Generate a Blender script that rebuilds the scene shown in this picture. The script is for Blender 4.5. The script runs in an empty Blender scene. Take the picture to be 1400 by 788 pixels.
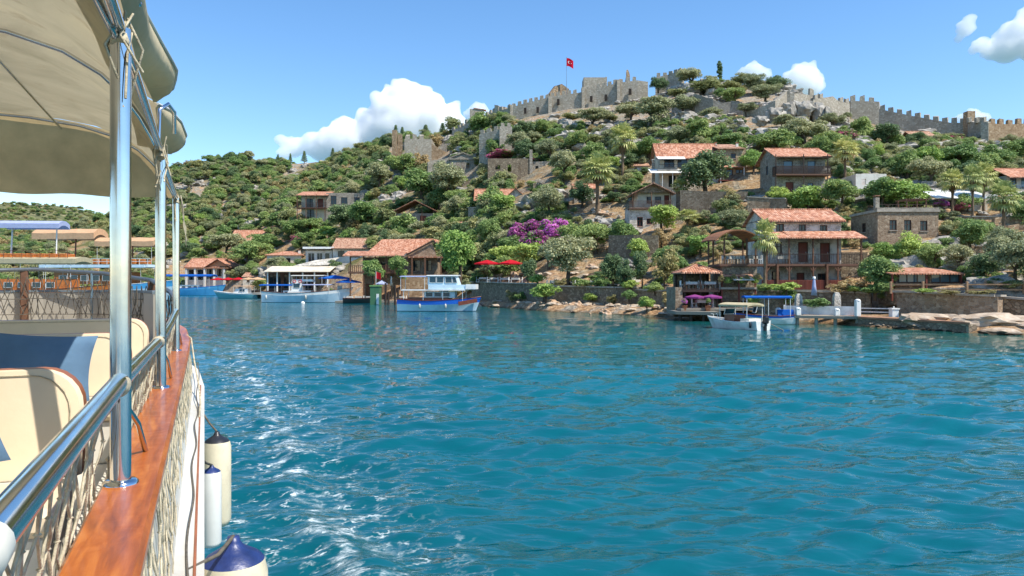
import bpy, math, random
import numpy as np
from mathutils import Vector, Matrix
R = math.radians
random.seed(7); RNG = np.random.default_rng(7)
SC = bpy.context.scene
COL = SC.collection

# ------------------------------------------------------------------ camera
F, CX, HOR, CAMH = 1011.0, 700.0, 388.0, 3.5        # focal length in photo pixels, centre column, horizon row, eye height
cam_d = bpy.data.cameras.new('camera'); cam = bpy.data.objects.new('camera', cam_d); COL.objects.link(cam)
cam.location = (0, 0, CAMH); cam.rotation_euler = (R(90), 0, 0)
cam_d.sensor_width = 36.0; cam_d.lens = F/1400*36.0
cam_d.shift_y = -(394-HOR)/1400.0
cam_d.clip_start = 0.05; cam_d.clip_end = 20000
SC.camera = cam

# ------------------------------------------------------------------ sky, sun, exposure
SUN_EL, SUN_H = R(56), Vector((0.86, -0.51)).normalized()
sun_dir = Vector((SUN_H.x*math.cos(SUN_EL), SUN_H.y*math.cos(SUN_EL), math.sin(SUN_EL)))
W = bpy.data.worlds.new('World'); SC.world = W; W.use_nodes = True
wt = W.node_tree; wt.nodes.clear()
def wn(t, **k):
    n = wt.nodes.new(t)
    for a, b in k.items(): setattr(n, a, b)
    return n
def wl(a, b): wt.links.new(a, b)
w_out = wn('ShaderNodeOutputWorld'); w_bg = wn('ShaderNodeBackground')
sky = wn('ShaderNodeTexSky', sky_type='NISHITA', sun_disc=False, sun_elevation=SUN_EL,
         sun_rotation=math.atan2(SUN_H.x, SUN_H.y), altitude=0, air_density=1.0, dust_density=0.15, ozone_density=2.5)
SKY_STR = 0.15
w_bg.inputs['Strength'].default_value = SKY_STR
hs = wn('ShaderNodeHueSaturation'); hs.inputs['Saturation'].default_value = 1.2; hs.inputs['Value'].default_value = 1.0
wl(sky.outputs[0], hs.inputs['Color']); wl(hs.outputs[0], w_bg.inputs['Color']); wl(w_bg.outputs[0], w_out.inputs['Surface'])

sun_l = bpy.data.lights.new('sun', 'SUN'); sun_o = bpy.data.objects.new('sun', sun_l); COL.objects.link(sun_o)
sun_l.energy = 4.7; sun_l.angle = R(0.5); sun_l.color = (1.0, 0.94, 0.84)
sun_o.rotation_euler = (-sun_dir).to_track_quat('-Z', 'Y').to_euler(); sun_o.location = (60, -40, 90)
SC.view_settings.view_transform = 'Standard'; SC.view_settings.look = 'None'
SC.view_settings.exposure = 0.58; SC.view_settings.gamma = 1.0; SC.view_settings.use_curve_mapping = False
SC.cycles.max_bounces = 6; SC.cycles.diffuse_bounces = 3; SC.cycles.glossy_bounces = 3; SC.cycles.transmission_bounces = 3
SC.cycles.transparent_max_bounces = 6; SC.cycles.caustics_reflective = False; SC.cycles.caustics_refractive = False
SC.cycles.use_denoising = True; SC.cycles.volume_bounces = 12; SC.cycles.max_bounces = 14

# ------------------------------------------------------------------ pixel <-> world
def at(u, v, D): return Vector(((u-CX)/F*D, D, CAMH+(HOR-v)/F*D))
def mpp(D): return D/F
def dwater(v): return CAMH*F/(v-HOR)

# ------------------------------------------------------------------ noise
def _hash(ix, iy, seed):
    h = (ix.astype(np.int64)*374761393 + iy.astype(np.int64)*668265263 + seed*69069) & 0xffffffff
    h = ((h ^ (h >> 13))*1274126177) & 0xffffffff
    return ((h ^ (h >> 16)) & 0xffff)/65535.0
def vnoise(x, y, seed=0):
    x = np.asarray(x, float); y = np.asarray(y, float)
    ix, iy = np.floor(x), np.floor(y); fx, fy = x-ix, y-iy
    fx = fx*fx*(3-2*fx); fy = fy*fy*(3-2*fy)
    a, b = _hash(ix, iy, seed), _hash(ix+1, iy, seed); c, d = _hash(ix, iy+1, seed), _hash(ix+1, iy+1, seed)
    return (a*(1-fx)+b*fx)*(1-fy)+(c*(1-fx)+d*fx)*fy
def fbm(x, y, s, oct=4, seed=0):
    v, amp, tot = 0, 1, 0
    for i in range(oct):
        v = v+amp*vnoise(np.asarray(x)/s+i*17.3, np.asarray(y)/s-i*9.1, seed+i); tot += amp; amp *= .5; s *= .5
    return v/tot*2-1

# ------------------------------------------------------------------ mesh builder
class MB:
    def __init__(s): s.v = []; s.f = []; s.m = []; s.sm = []
    def add(s, vs, fs, smooth=False, mi=0):
        b = len(s.v); s.v += [tuple(p) for p in vs]
        for f in fs: s.f.append(tuple(b+i for i in f)); s.sm.append(smooth); s.m.append(mi)
        return s
    def box(s, x0, x1, y0, y1, z0, z1, mi=0):
        v = [(x, y, z) for z in (z0, z1) for y in (y0, y1) for x in (x0, x1)]
        return s.add(v, [(0, 2, 3, 1), (4, 5, 7, 6), (0, 1, 5, 4), (2, 6, 7, 3), (0, 4, 6, 2), (1, 3, 7, 5)], mi=mi)
    def bbox(s, x0, x1, y0, y1, z0, z1, b=.02, mi=0):
        """box with chamfered edges"""
        v = []
        for i, (dx, dy, dz) in enumerate(((b, b, 0), (b, 0, b), (0, b, b))):
            for z in (0, 1):
                for y in (0, 1):
                    for x in (0, 1):
                        v.append(((x1-dx if x else x0+dx), (y1-dy if y else y0+dy), (z1-dz if z else z0+dz)))
        Z, Y, X = 0, 8, 16
        q = lambda x, y, z: x+2*y+4*z
        f = [[Z+q(0,0,0), Z+q(0,1,0), Z+q(1,1,0), Z+q(1,0,0)], [Z+q(0,0,1), Z+q(1,0,1), Z+q(1,1,1), Z+q(0,1,1)],
             [Y+q(0,0,0), Y+q(1,0,0), Y+q(1,0,1), Y+q(0,0,1)], [Y+q(0,1,0), Y+q(0,1,1), Y+q(1,1,1), Y+q(1,1,0)],
             [X+q(0,0,0), X+q(0,0,1), X+q(0,1,1), X+q(0,1,0)], [X+q(1,0,0), X+q(1,1,0), X+q(1,1,1), X+q(1,0,1)]]
        for a in (0, 1):
            for c in (0, 1):
                f.append([Z+q(0,a,c), Z+q(1,a,c), Y+q(1,a,c), Y+q(0,a,c)])
                f.append([Z+q(a,0,c), Z+q(a,1,c), X+q(a,1,c), X+q(a,0,c)])
                f.append([Y+q(a,c,0), Y+q(a,c,1), X+q(a,c,1), X+q(a,c,0)])
        for x in (0, 1):
            for y in (0, 1):
                for z in (0, 1): f.append([Z+q(x,y,z), Y+q(x,y,z), X+q(x,y,z)])
        return s.add(v, f, mi=mi)
    def poly(s, pts, mi=0, smooth=False): return s.add(pts, [tuple(range(len(pts)))], smooth, mi)
    def slab(s, pts, t, mi=0):
        """flat polygon given thickness t downwards"""
        n = len(pts); lo = [(p[0], p[1], p[2]-t) for p in pts]
        return s.add(list(pts)+lo, [tuple(range(n)), tuple(range(2*n-1, n-1, -1))]+[(i, n+i, n+(i+1) % n, (i+1) % n) for i in range(n)], mi=mi)
    def bar(s, a, b, w, h, mi=0):
        a, b = Vector(a), Vector(b); d = (b-a).normalized()
        up = Vector((0, 0, 1)) if abs(d.z) < .95 else Vector((0, 1, 0))
        x = d.cross(up).normalized()*w/2; y = x.cross(d).normalized()*h/2
        v = [a-x-y, a+x-y, a+x+y, a-x+y, b-x-y, b+x-y, b+x+y, b-x+y]
        return s.add(v, [(3, 2, 1, 0), (4, 5, 6, 7), (0, 1, 5, 4), (1, 2, 6, 5), (2, 3, 7, 6), (3, 0, 4, 7)], mi=mi)
    def tube(s, pts, r, n=8, cap=True, mi=0, smooth=True):
        pts = [Vector(p) for p in pts]; rs = r if isinstance(r, (list, tuple)) else [r]*len(pts)
        ring0 = []; prev = None
        for i, p in enumerate(pts):
            d = ((pts[min(i+1, len(pts)-1)]-pts[max(i-1, 0)])).normalized()
            if prev is None:
                up = Vector((0, 0, 1)) if abs(d.z) < .9 else Vector((0, 1, 0)); x = d.cross(up).normalized()
            else: x = (prev-d*prev.dot(d)).normalized()
            prev = x; y = d.cross(x)
            ring0.append([p+(x*math.cos(2*math.pi*k/n)+y*math.sin(2*math.pi*k/n))*rs[i] for k in range(n)])
        v = [q for rg in ring0 for q in rg]; f = []
        for i in range(len(pts)-1):
            for k in range(n):
                f.append((i*n+k, i*n+(k+1) % n, (i+1)*n+(k+1) % n, (i+1)*n+k))
        s.add(v, f, smooth, mi)
        if cap: s.add(ring0[0], [tuple(range(n-1, -1, -1))], False, mi); s.add(ring0[-1], [tuple(range(n))], False, mi)
        return s
    def lathe(s, prof, c=(0, 0, 0), n=16, mi=0, smooth=True):
        v, f = [], []
        for (r, z) in prof:
            for k in range(n): a = 2*math.pi*k/n; v.append((c[0]+r*math.cos(a), c[1]+r*math.sin(a), c[2]+z))
        for i in range(len(prof)-1):
            for k in range(n): f.append((i*n+k, i*n+(k+1) % n, (i+1)*n+(k+1) % n, (i+1)*n+k))
        return s.add(v, f, smooth, mi)
    def grid(s, P, smooth=True, mi=0, flip=False, closed=False):
        """P[i][j] points"""
        n, m = len(P), len(P[0]); v = [q for row in P for q in row]; f = []
        for i in range(n-1):
            for j in range(m if closed else m-1):
                k = (j+1) % m
                q = (i*m+j, i*m+k, (i+1)*m+k, (i+1)*m+j); f.append(q[::-1] if flip else q)
        return s.add(v, f, smooth, mi)
    def mesh(s, name, mats):
        me = bpy.data.meshes.new(name); me.from_pydata(s.v, [], s.f)
        for m in (mats if isinstance(mats, (list, tuple)) else [mats]): me.materials.append(m)
        if any(s.m): me.polygons.foreach_set('material_index', s.m)
        me.polygons.foreach_set('use_smooth', s.sm)
        autouv(me); me.update(); return me
    def build(s, name, mats, parent=None, M=None):
        o = bpy.data.objects.new(name, s.mesh(name, mats)); COL.objects.link(o)
        if parent: o.parent = parent
        if M is not None: o.matrix_local = M
        return o
def autouv(me):
    """UVs in metres: u level along the face, v up its slope"""
    nl = len(me.loops)
    if nl == 0: return
    co = np.empty(len(me.vertices)*3); me.vertices.foreach_get('co', co); co = co.reshape(-1, 3)
    vi = np.empty(nl, int); me.loops.foreach_get('vertex_index', vi)
    nr = np.empty(len(me.polygons)*3); me.polygons.foreach_get('normal', nr); nr = nr.reshape(-1, 3)
    tot = np.empty(len(me.polygons), int); me.polygons.foreach_get('loop_total', tot)
    n = np.repeat(nr, tot, axis=0); p = co[vi]
    u = np.stack([-n[:, 1], n[:, 0], np.zeros(len(n))], 1); L = np.linalg.norm(u, axis=1); flat = L < .05
    u[flat] = (1, 0, 0); L[flat] = 1; u /= L[:, None]; v = np.cross(n, u)
    uv = np.stack([(p*u).sum(1), (p*v).sum(1)], 1)
    lay = me.uv_layers.new(name='UVMap'); lay.data.foreach_set('uv', uv.ravel())

def tag(o, label=None, cat=None, group=None, kind=None):
    if label: o['label'] = label
    if cat: o['category'] = cat; o['kind'] = 'thing'
    if group: o['group'] = group
    if kind: o['kind'] = kind
    return o
def thing(name, label, cat, loc=(0, 0, 0), rz=0, group=None):
    o = bpy.data.objects.new(name, None); COL.objects.link(o); o.location = loc; o.rotation_euler = (0, 0, rz); o.empty_display_size = .2
    return tag(o, label, cat, group)
def kids(o): return [c for c in bpy.data.objects if c.parent == o]
def copy_tree(o, parent=None, chmap=None):
    c = o.copy(); COL.objects.link(c); c.parent = parent
    for ch in (chmap or CH(o)): copy_tree(ch, c)
    return c
def CH(o): return list(o.children)

# ------------------------------------------------------------------ materials
def lin(c):
    if isinstance(c, str): c = tuple(int(c[i:i+2], 16)/255 for i in (0, 2, 4))
    return tuple((x/12.92 if x <= .04045 else ((x+.055)/1.055)**2.4) for x in c)+(1,)
class NT:
    def __init__(s, name):
        s.mat = bpy.data.materials.new(name); s.mat.use_nodes = True; s.t = s.mat.node_tree; s.t.nodes.clear()
        s.out = s.n('ShaderNodeOutputMaterial'); s.p = s.n('ShaderNodeBsdfPrincipled'); s.l(s.p.outputs[0], s.out.inputs[0])
    def n(s, t, **k):
        nd = s.t.nodes.new(t)
        for a, b in k.items(): setattr(nd, a, b)
        return nd
    def l(s, a, b): s.t.links.new(a, b)
    def set(s, nd, **k):
        for a, b in k.items():
            i = nd.inputs[a.replace('_', ' ')]
            if hasattr(b, 'links'): s.l(b, i)
            else: i.default_value = b
        return nd
    def math(s, op, a, b=None, c=None, clamp=False):
        nd = s.n('ShaderNodeMath', operation=op, use_clamp=clamp)
        for i, v in enumerate((a, b, c)):
            if v is None: continue
            if isinstance(v, (int, float)): nd.inputs[i].default_value = v
            else: s.l(v, nd.inputs[i])
        return nd.outputs[0]
    def coord(s, which='Object', scale=(1, 1, 1)):
        t = s.n('ShaderNodeTexCoord'); m = s.n('ShaderNodeMapping'); m.inputs['Scale'].default_value = scale
        s.l(t.outputs[which], m.inputs[0]); return m.outputs[0]
    def noise(s, vec, scale, detail=4, rough=.55, dist=0):
        nd = s.n('ShaderNodeTexNoise'); s.l(vec, nd.inputs['Vector'])
        return s.set(nd, Scale=scale, Detail=detail, Roughness=rough, Distortion=dist).outputs['Fac']
    def ramp(s, fac, stops, interp='LINEAR'):
        nd = s.n('ShaderNodeValToRGB'); cr = nd.color_ramp; cr.interpolation = interp
        while len(cr.elements) < len(stops): cr.elements.new(.5)
        for e, (p, c) in zip(cr.elements, stops): e.position = p; e.color = c if len(c) == 4 else tuple(c)+(1,)
        s.l(fac, nd.inputs[0]); return nd.outputs[0]
    def maprange(s, v, a, b, c=0, d=1, smooth=False):
        nd = s.n('ShaderNodeMapRange')
        if smooth: nd.interpolation_type = 'SMOOTHSTEP'
        s.l(v, nd.inputs[0])
        for i, x in zip((1, 2, 3, 4), (a, b, c, d)): nd.inputs[i].default_value = x
        return nd.outputs[0]
    def mix(s, fac, a, b, mode='MIX'):
        nd = s.n('ShaderNodeMixRGB', blend_type=mode)
        for i, x in enumerate((fac, a, b)):
            if isinstance(x, (int, float)): nd.inputs[i].default_value = x
            elif isinstance(x, tuple): nd.inputs[i].default_value = x if len(x) == 4 else x+(1,)
            else: s.l(x, nd.inputs[i])
        return nd.outputs[0]
    def bump(s, h, strength=.4, dist=.05):
        nd = s.n('ShaderNodeBump'); s.l(h, nd.inputs['Height']); s.set(nd, Strength=strength, Distance=dist); s.l(nd.outputs[0], s.p.inputs['Normal']); return nd
    def rnd(s): return s.n('ShaderNodeObjectInfo').outputs['Random']
def paint(name, c, rough=.5, var=.12, scale=3, metal=0, bump=0, spec=None, dirt=None):
    m = NT(name); c = lin(c) if not isinstance(c, tuple) else c+(1,) if len(c) == 3 else c
    co = m.coord('Object'); nz = m.noise(co, scale, 6, .6)
    dk = tuple(x*(1-var*2) for x in c[:3])+(1,); lt = tuple(min(1, x*(1+var)) for x in c[:3])+(1,)
    col = m.ramp(nz, [(.3, dk), (.7, lt)])
    if dirt:
        d = m.maprange(m.noise(co, scale*.35, 8, .7), .5, .72); col = m.mix(d, col, lin(dirt))
    m.l(col, m.p.inputs['Base Color']); m.p.inputs['Roughness'].default_value = rough; m.p.inputs['Metallic'].default_value = metal
    if spec is not None: m.p.inputs['Specular IOR Level'].default_value = spec
    if bump: m.bump(m.noise(co, scale*6, 5), bump, .02)
    return m.mat
def stone(name, cols, mortar, size=.3, rough=.9, bump=.7, stain='5b5348', plaster=None):
    """rubble masonry in metres on the face's own UVs; cols = three stone tones"""
    m = NT(name); co = m.coord('UV', (1/size*.75, 1/size, 1)); oc = m.coord('Object')
    warp = m.n('ShaderNodeVectorMath', operation='ADD'); m.l(co, warp.inputs[0])
    wz = m.n('ShaderNodeTexNoise'); m.l(co, wz.inputs['Vector']); m.set(wz, Scale=1.3, Detail=2.0)
    sc = m.n('ShaderNodeVectorMath', operation='SCALE'); m.l(wz.outputs['Color'], sc.inputs[0]); sc.inputs['Scale'].default_value = .5; m.l(sc.outputs[0], warp.inputs[1])
    v1 = m.n('ShaderNodeTexVoronoi', voronoi_dimensions='2D'); m.l(warp.outputs[0], v1.inputs['Vector']); v1.inputs['Scale'].default_value = 1
    v2 = m.n('ShaderNodeTexVoronoi', voronoi_dimensions='2D', feature='DISTANCE_TO_EDGE'); m.l(warp.outputs[0], v2.inputs['Vector']); v2.inputs['Scale'].default_value = 1
    sp = m.n('ShaderNodeSeparateColor'); m.l(v1.outputs['Color'], sp.inputs[0])
    base = m.ramp(sp.outputs[0], [(0, lin(cols[0])), (.5, lin(cols[1])), (1, lin(cols[2]))])
    fine = m.noise(oc, 9, 6, .65); base = m.mix(.55, base, m.ramp(fine, [(.3, (.35, .35, .35)), (.7, (1, 1, 1))]), 'MULTIPLY')
    edge = m.maprange(v2.outputs['Distance'], .02, .11, 0, 1, True)
    base = m.mix(edge, lin(mortar), base)
    big = m.noise(oc, .55, 7, .62); base = m.mix(m.maprange(big, .52, .75, 0, .75), base, lin(stain))
    if plaster:
        pl = m.maprange(m.noise(oc, .8, 5, .6), .5, .6); base = m.mix(pl, base, lin(plaster)); edge = m.math('MAXIMUM', edge, pl)
    m.l(base, m.p.inputs['Base Color']); m.p.inputs['Roughness'].default_value = rough; m.p.inputs['Specular IOR Level'].default_value = .2
    m.bump(m.math('ADD', edge, m.math('MULTIPLY', fine, .5)), bump, .06)
    return m.mat
def rooftile(name, a='b27758', b='8f5a42', c='cb9e84'):
    m = NT(name); co = m.coord('UV'); oc = m.coord('Object')
    s = m.n('ShaderNodeSeparateXYZ'); m.l(co, s.inputs[0])
    wu = m.math('ABSOLUTE', m.math('SINE', m.math('MULTIPLY', s.outputs[0], math.pi/.24)))
    row = m.math('FRACT', m.math('MULTIPLY', s.outputs[1], 1/.36))
    cell = m.n('ShaderNodeTexWhiteNoise', noise_dimensions='2D'); cb = m.n('ShaderNodeCombineXYZ')
    m.l(m.math('FLOOR', m.math('MULTIPLY', s.outputs[0], 1/.24)), cb.inputs[0]); m.l(m.math('FLOOR', m.math('MULTIPLY', s.outputs[1], 1/.36)), cb.inputs[1]); m.l(cb.outputs[0], cell.inputs['Vector'])
    col = m.ramp(cell.outputs['Value'], [(0, lin(b)), (.45, lin(a)), (1, lin(c))])
    col = m.mix(m.maprange(m.noise(oc, .9, 6, .65), .48, .75, 0, .6), col, lin('7d5844'))
    m.l(col, m.p.inputs['Base Color']); m.p.inputs['Roughness'].default_value = .85
    m.bump(m.math('ADD', wu, m.math('MULTIPLY', row, .35)), .9, .06)
    return m.mat
def planks(name, c, width=.14, rough=.7, var=.35, axis=1, gap=.06):
    m = NT(name); co = m.coord('UV'); s = m.n('ShaderNodeSeparateXYZ'); m.l(co, s.inputs[0])
    q = m.math('MULTIPLY', s.outputs[axis], 1/width); fr = m.math('FRACT', q)
    w = m.n('ShaderNodeTexWhiteNoise', noise_dimensions='1D'); m.l(m.math('FLOOR', q), w.inputs['W'])
    c = lin(c); g = m.noise(m.coord('Object', (1, 1, 1)), 12, 5, .6)
    col = m.ramp(m.math('ADD', m.math('MULTIPLY', w.outputs[0], .6), m.math('MULTIPLY', g, .5)), [(.1, tuple(x*(1-var) for x in c[:3])+(1,)), (.9, tuple(min(1, x*(1+var)) for x in c[:3])+(1,))])
    e = m.math('GREATER_THAN', fr, gap); col = m.mix(e, tuple(x*.25 for x in c[:3])+(1,), col)
    m.l(col, m.p.inputs['Base Color']); m.p.inputs['Roughness'].default_value = rough; m.bump(e, .4, .01)
    return m.mat
def glass(name, c='1d2a30', rough=.06):
    m = NT(name); m.p.inputs['Base Color'].default_value = lin(c); m.p.inputs['Roughness'].default_value = rough
    m.bump(m.noise(m.coord('Object'), 1.2, 2), .06, .05); return m.mat
def cloth(name, c, trans=.35, var=.1, rough=.9, scale=2.0):
    m = NT(name); c = lin(c); co = m.coord('Object')
    col = m.ramp(m.noise(co, scale, 6, .6), [(.3, tuple(x*(1-var*2) for x in c[:3])+(1,)), (.7, tuple(min(1, x*(1+var)) for x in c[:3])+(1,))])
    m.l(col, m.p.inputs['Base Color']); m.p.inputs['Roughness'].default_value = rough; m.p.inputs['Specular IOR Level'].default_value = .2
    if trans:
        tr = m.n('ShaderNodeBsdfTranslucent'); m.l(col, tr.inputs[0]); mx = m.n('ShaderNodeMixShader'); mx.inputs[0].default_value = trans
        m.l(m.p.outputs[0], mx.inputs[1]); m.l(tr.outputs[0], mx.inputs[2]); m.l(mx.outputs[0], m.out.inputs[0])
    m.bump(m.noise(co, scale*3, 4), .25, .05)
    return m.mat
def foliage(name, a, b, c, trans=.3):
    """leaf: tone varies per tree and through the crown"""
    m = NT(name); g = m.n('ShaderNodeNewGeometry'); oi = m.n('ShaderNodeObjectInfo')
    co = m.coord('Object'); nz = m.noise(co, 1.1, 3, .6)
    f = m.math('ADD', m.math('MULTIPLY', g.outputs['Random Per Island'], .45), m.math('MULTIPLY', nz, .6))
    col = m.ramp(f, [(.15, lin(a)), (.5, lin(b)), (.9, lin(c))])
    hsv = m.n('ShaderNodeHueSaturation'); m.l(col, hsv.inputs['Color'])
    m.l(m.maprange(oi.outputs['Random'], 0, 1, .458, .502), hsv.inputs['Hue']); m.l(m.maprange(oi.outputs['Random'], 0, 1, 1.42, .98), hsv.inputs['Value'])
    hsv.inputs['Saturation'].default_value = .84
    m.l(hsv.outputs[0], m.p.inputs['Base Color']); m.p.inputs['Roughness'].default_value = .6; m.p.inputs['Specular IOR Level'].default_value = .35
    tr = m.n('ShaderNodeBsdfTranslucent'); m.l(hsv.outputs[0], tr.inputs[0]); mx = m.n('ShaderNodeMixShader'); mx.inputs[0].default_value = trans
    m.l(m.p.outputs[0], mx.inputs[1]); m.l(tr.outputs[0], mx.inputs[2]); m.l(mx.outputs[0], m.out.inputs[0])
    return m.mat

# ------------------------------------------------------------------ material library
M = {}
M['tile'] = rooftile('clay_tile'); M['tile_old'] = rooftile('clay_tile_weathered', 'a87a60', '86604a', 'bf9c82')
M['stone_pale'] = stone('stone_pale', ('a39a8c', '8a8175', 'b9b1a2'), 'b2a99a', .28)
M['stone_white'] = stone('stone_whitewash', ('c4beb2', 'ada69a', 'd6d0c5'), 'd2ccc0', .3, plaster='cfc9be')
M['stone_brown'] = stone('stone_brown', ('a58f78', '8a755f', 'bba78f'), '9d8e7c', .25, stain='6e5c4a')
M['stone_dark'] = stone('stone_dark', ('9a8a76', '7d6f5d', 'b3a48c'), '6d6152', .28, stain='66594a')
M['stone_castle'] = stone('stone_castle', ('bdb3a2', 'a39a89', 'd2c9b7'), 'a0978a', .34, stain='8a7f6e')
M['stone_warm'] = stone('stone_warm', ('b0977a', '93795d', 'c9b295'), 'a08c72', .34, stain='73604a')
M['plaster'] = paint('plaster_cream', 'cfc4b0', .9, .08, 1.5, dirt='a3937c')
M['plaster_white'] = paint('plaster_white', 'd6d2c9', .9, .06, 1.5, dirt='aaa294')
M['wood'] = planks('wood_brown', '5d4030', .16)
M['wood_roof'] = planks('wood_roof', '8a5a36', .2)
M['wood_dark'] = paint('wood_dark', '3a2a20', .75, .25, 5)
M['wood_red'] = planks('wood_red', '6e3527', .12, axis=0)
M['wood_post'] = paint('wood_post', '6b4a35', .75, .2, 4)
M['wood_grey'] = planks('wood_grey', '8d8578', .15)
M['glass'] = glass('window_glass'); M['glass_teal'] = glass('boat_glass', '26404a'); M['glass_sky'] = glass('window_glass_pale', '5a7684')
M['frame_brown'] = paint('frame_brown', '4c3224', .6); M['frame_white'] = paint('frame_white', 'd8d6d0', .5)
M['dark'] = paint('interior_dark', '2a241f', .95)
M['concrete'] = paint('concrete', 'a59d90', .9, .15, 2, bump=.3, dirt='6f675b')
M['rust_concrete'] = paint('quay_edge', 'a4765a', .9, .2, 2, dirt='7b5b46')
M['white_paint'] = paint('white_paint', 'e2e2de', .4, .04, 2, dirt='b7b2a8')
M['metal_white'] = paint('metal_white', 'dcdcd8', .35, .03); M['metal_grey'] = paint('metal_grey', '8c9296', .35, .08, metal=.6)
M['black'] = paint('black_plastic', '1b1c1f', .35)
M['rock'] = None
def rock_mat(name, cols, wet=True):
    m = NT(name); co = m.coord('Object'); g = m.n('ShaderNodeNewGeometry')
    n1 = m.noise(co, 1.3, 9, .66); n2 = m.noise(co, 7, 6, .6)
    col = m.ramp(n1, [(.28, lin(cols[0])), (.48, lin(cols[1])), (.66, lin(cols[2]))])
    col = m.mix(m.maprange(n2, .5, .75, 0, .55), col, lin(cols[3]))
    if wet:
        s = m.n('ShaderNodeSeparateXYZ'); m.l(g.outputs['Position'], s.inputs[0])
        w = m.maprange(m.math('ADD', s.outputs[2], m.math('MULTIPLY', n1, .3)), .28, .48, 1, 0); col = m.mix(w, col, lin('3b3326'))
    m.l(col, m.p.inputs['Base Color']); m.p.inputs['Roughness'].default_value = .9; m.p.inputs['Specular IOR Level'].default_value = .25
    m.bump(m.math('ADD', n1, m.math('MULTIPLY', n2, .3)), .8, .15); return m.mat
M['rock'] = rock_mat('shore_rock', ('8a7660', 'ad9b86', 'c5b7a4', 'a07a58'))
M['rock_grey'] = rock_mat('limestone', ('6f6a62', '969086', 'b8b2a8', '5a544c'), False)
M['rock_earth'] = rock_mat('earth_rock', ('8d6f55', 'ab8f74', 'c2ad96', '96603f'), False)

def terrain_mat():
    m = NT('hillside_ground'); g = m.n('ShaderNodeNewGeometry'); co = m.coord('Object')
    n1 = m.noise(co, .045, 8, .62); n2 = m.noise(co, .35, 8, .65); n3 = m.noise(co, 1.8, 7, .6)
    earth = m.ramp(n3, [(.3, lin('735640')), (.5, lin('a4825f')), (.72, lin('c4aa88'))])
    rock = m.ramp(n3, [(.3, lin('665e52')), (.5, lin('8d8476')), (.7, lin('b3aa9a'))])
    scrub = m.ramp(n3, [(.3, lin('3c4226')), (.6, lin('6b6a41')), (.8, lin('857b52'))])
    sx = m.n('ShaderNodeSeparateXYZ'); m.l(g.outputs['Position'], sx.inputs[0])
    hi = m.maprange(sx.outputs[2], 22, 46, 0, .10)
    a = m.mix(m.maprange(m.math('ADD', n2, hi), .5, .62), earth, rock)
    b = m.mix(m.math('MAXIMUM', m.maprange(n1, .42, .54), m.math('MAXIMUM', m.maprange(sx.outputs[2], 4, 8, 1, 0), m.maprange(sx.outputs[0], -40, 10, 0, .75))), scrub, a)
    nz = m.n('ShaderNodeSeparateXYZ'); m.l(g.outputs['True Normal'], nz.inputs[0])
    b = m.mix(m.maprange(nz.outputs[2], .62, .8, .9, 0), b, rock)
    wet = m.maprange(m.math('ADD', sx.outputs[2], m.math('MULTIPLY', n3, .3)), .1, .45, 1, 0)
    b = m.mix(wet, b, lin('4a412f'))
    m.l(b, m.p.inputs['Base Color']); m.p.inputs['Roughness'].default_value = .95; m.p.inputs['Specular IOR Level'].default_value = .15
    m.bump(m.math('ADD', n3, n2), .8, .5); return m.mat
M['terrain'] = terrain_mat()

# ------------------------------------------------------------------ terrain: shoreline and ridge read off the photo per bearing
_u  = [-1800, -700, -200,   0,  150,  240,  300,  400,  480,  560,  650,  750,  850,  930, 1000, 1100, 1200, 1320, 1400, 1700, 2300, 3200]
_ds = [  160,  180,  200, 205,  215,  228,  222,  178,  146,  128,  116,   92,   83,   77, 69.5, 66.5, 58.5,   52, 49.5,   44,   36,   28]
_ru = [-1800, -700, -200,   0,  100,  150,  190,  232,  262,  300,  332,  352,  392,  440,  480,  520,  560,  600,  640,  665,  690,  740,  780,  830,  880,  920,  955, 1000, 1050, 1085, 1140, 1200, 1260, 1330, 1400, 1600, 2300, 3200]
_rr = [  330,  340,  326, 318,  312,  300,  262,  234,  228,  221,  218,  224,  226,  222,  210,  197,  192,  188,  174,  168,  164,  158,  149,  145,  137,  124,  112,  113,  117,  130,  158,  171,  184,  197,  200,  228,  300,  330]
_rd = [  420,  400,  380, 380,  390,  395,  400,  400,  400,  400,  400,  396,  390,  385,  370,  350,  330,  310,  290,  275,  258,  252,  248,  244,  242,  240,  240,  235,  222,  208,  192,  186,  182,  176,  170,  170,  170,  170]
def prof(X, Y):
    Ys = np.maximum(Y, 1e-3); u = CX+F*X/Ys
    u = np.where(Y <= 1e-3, np.where(X > 0, 3200, -1800), u)
    return u, np.interp(u, _u, _ds), np.interp(u, _ru, _rd), np.interp(u, _ru, _rr)
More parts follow.
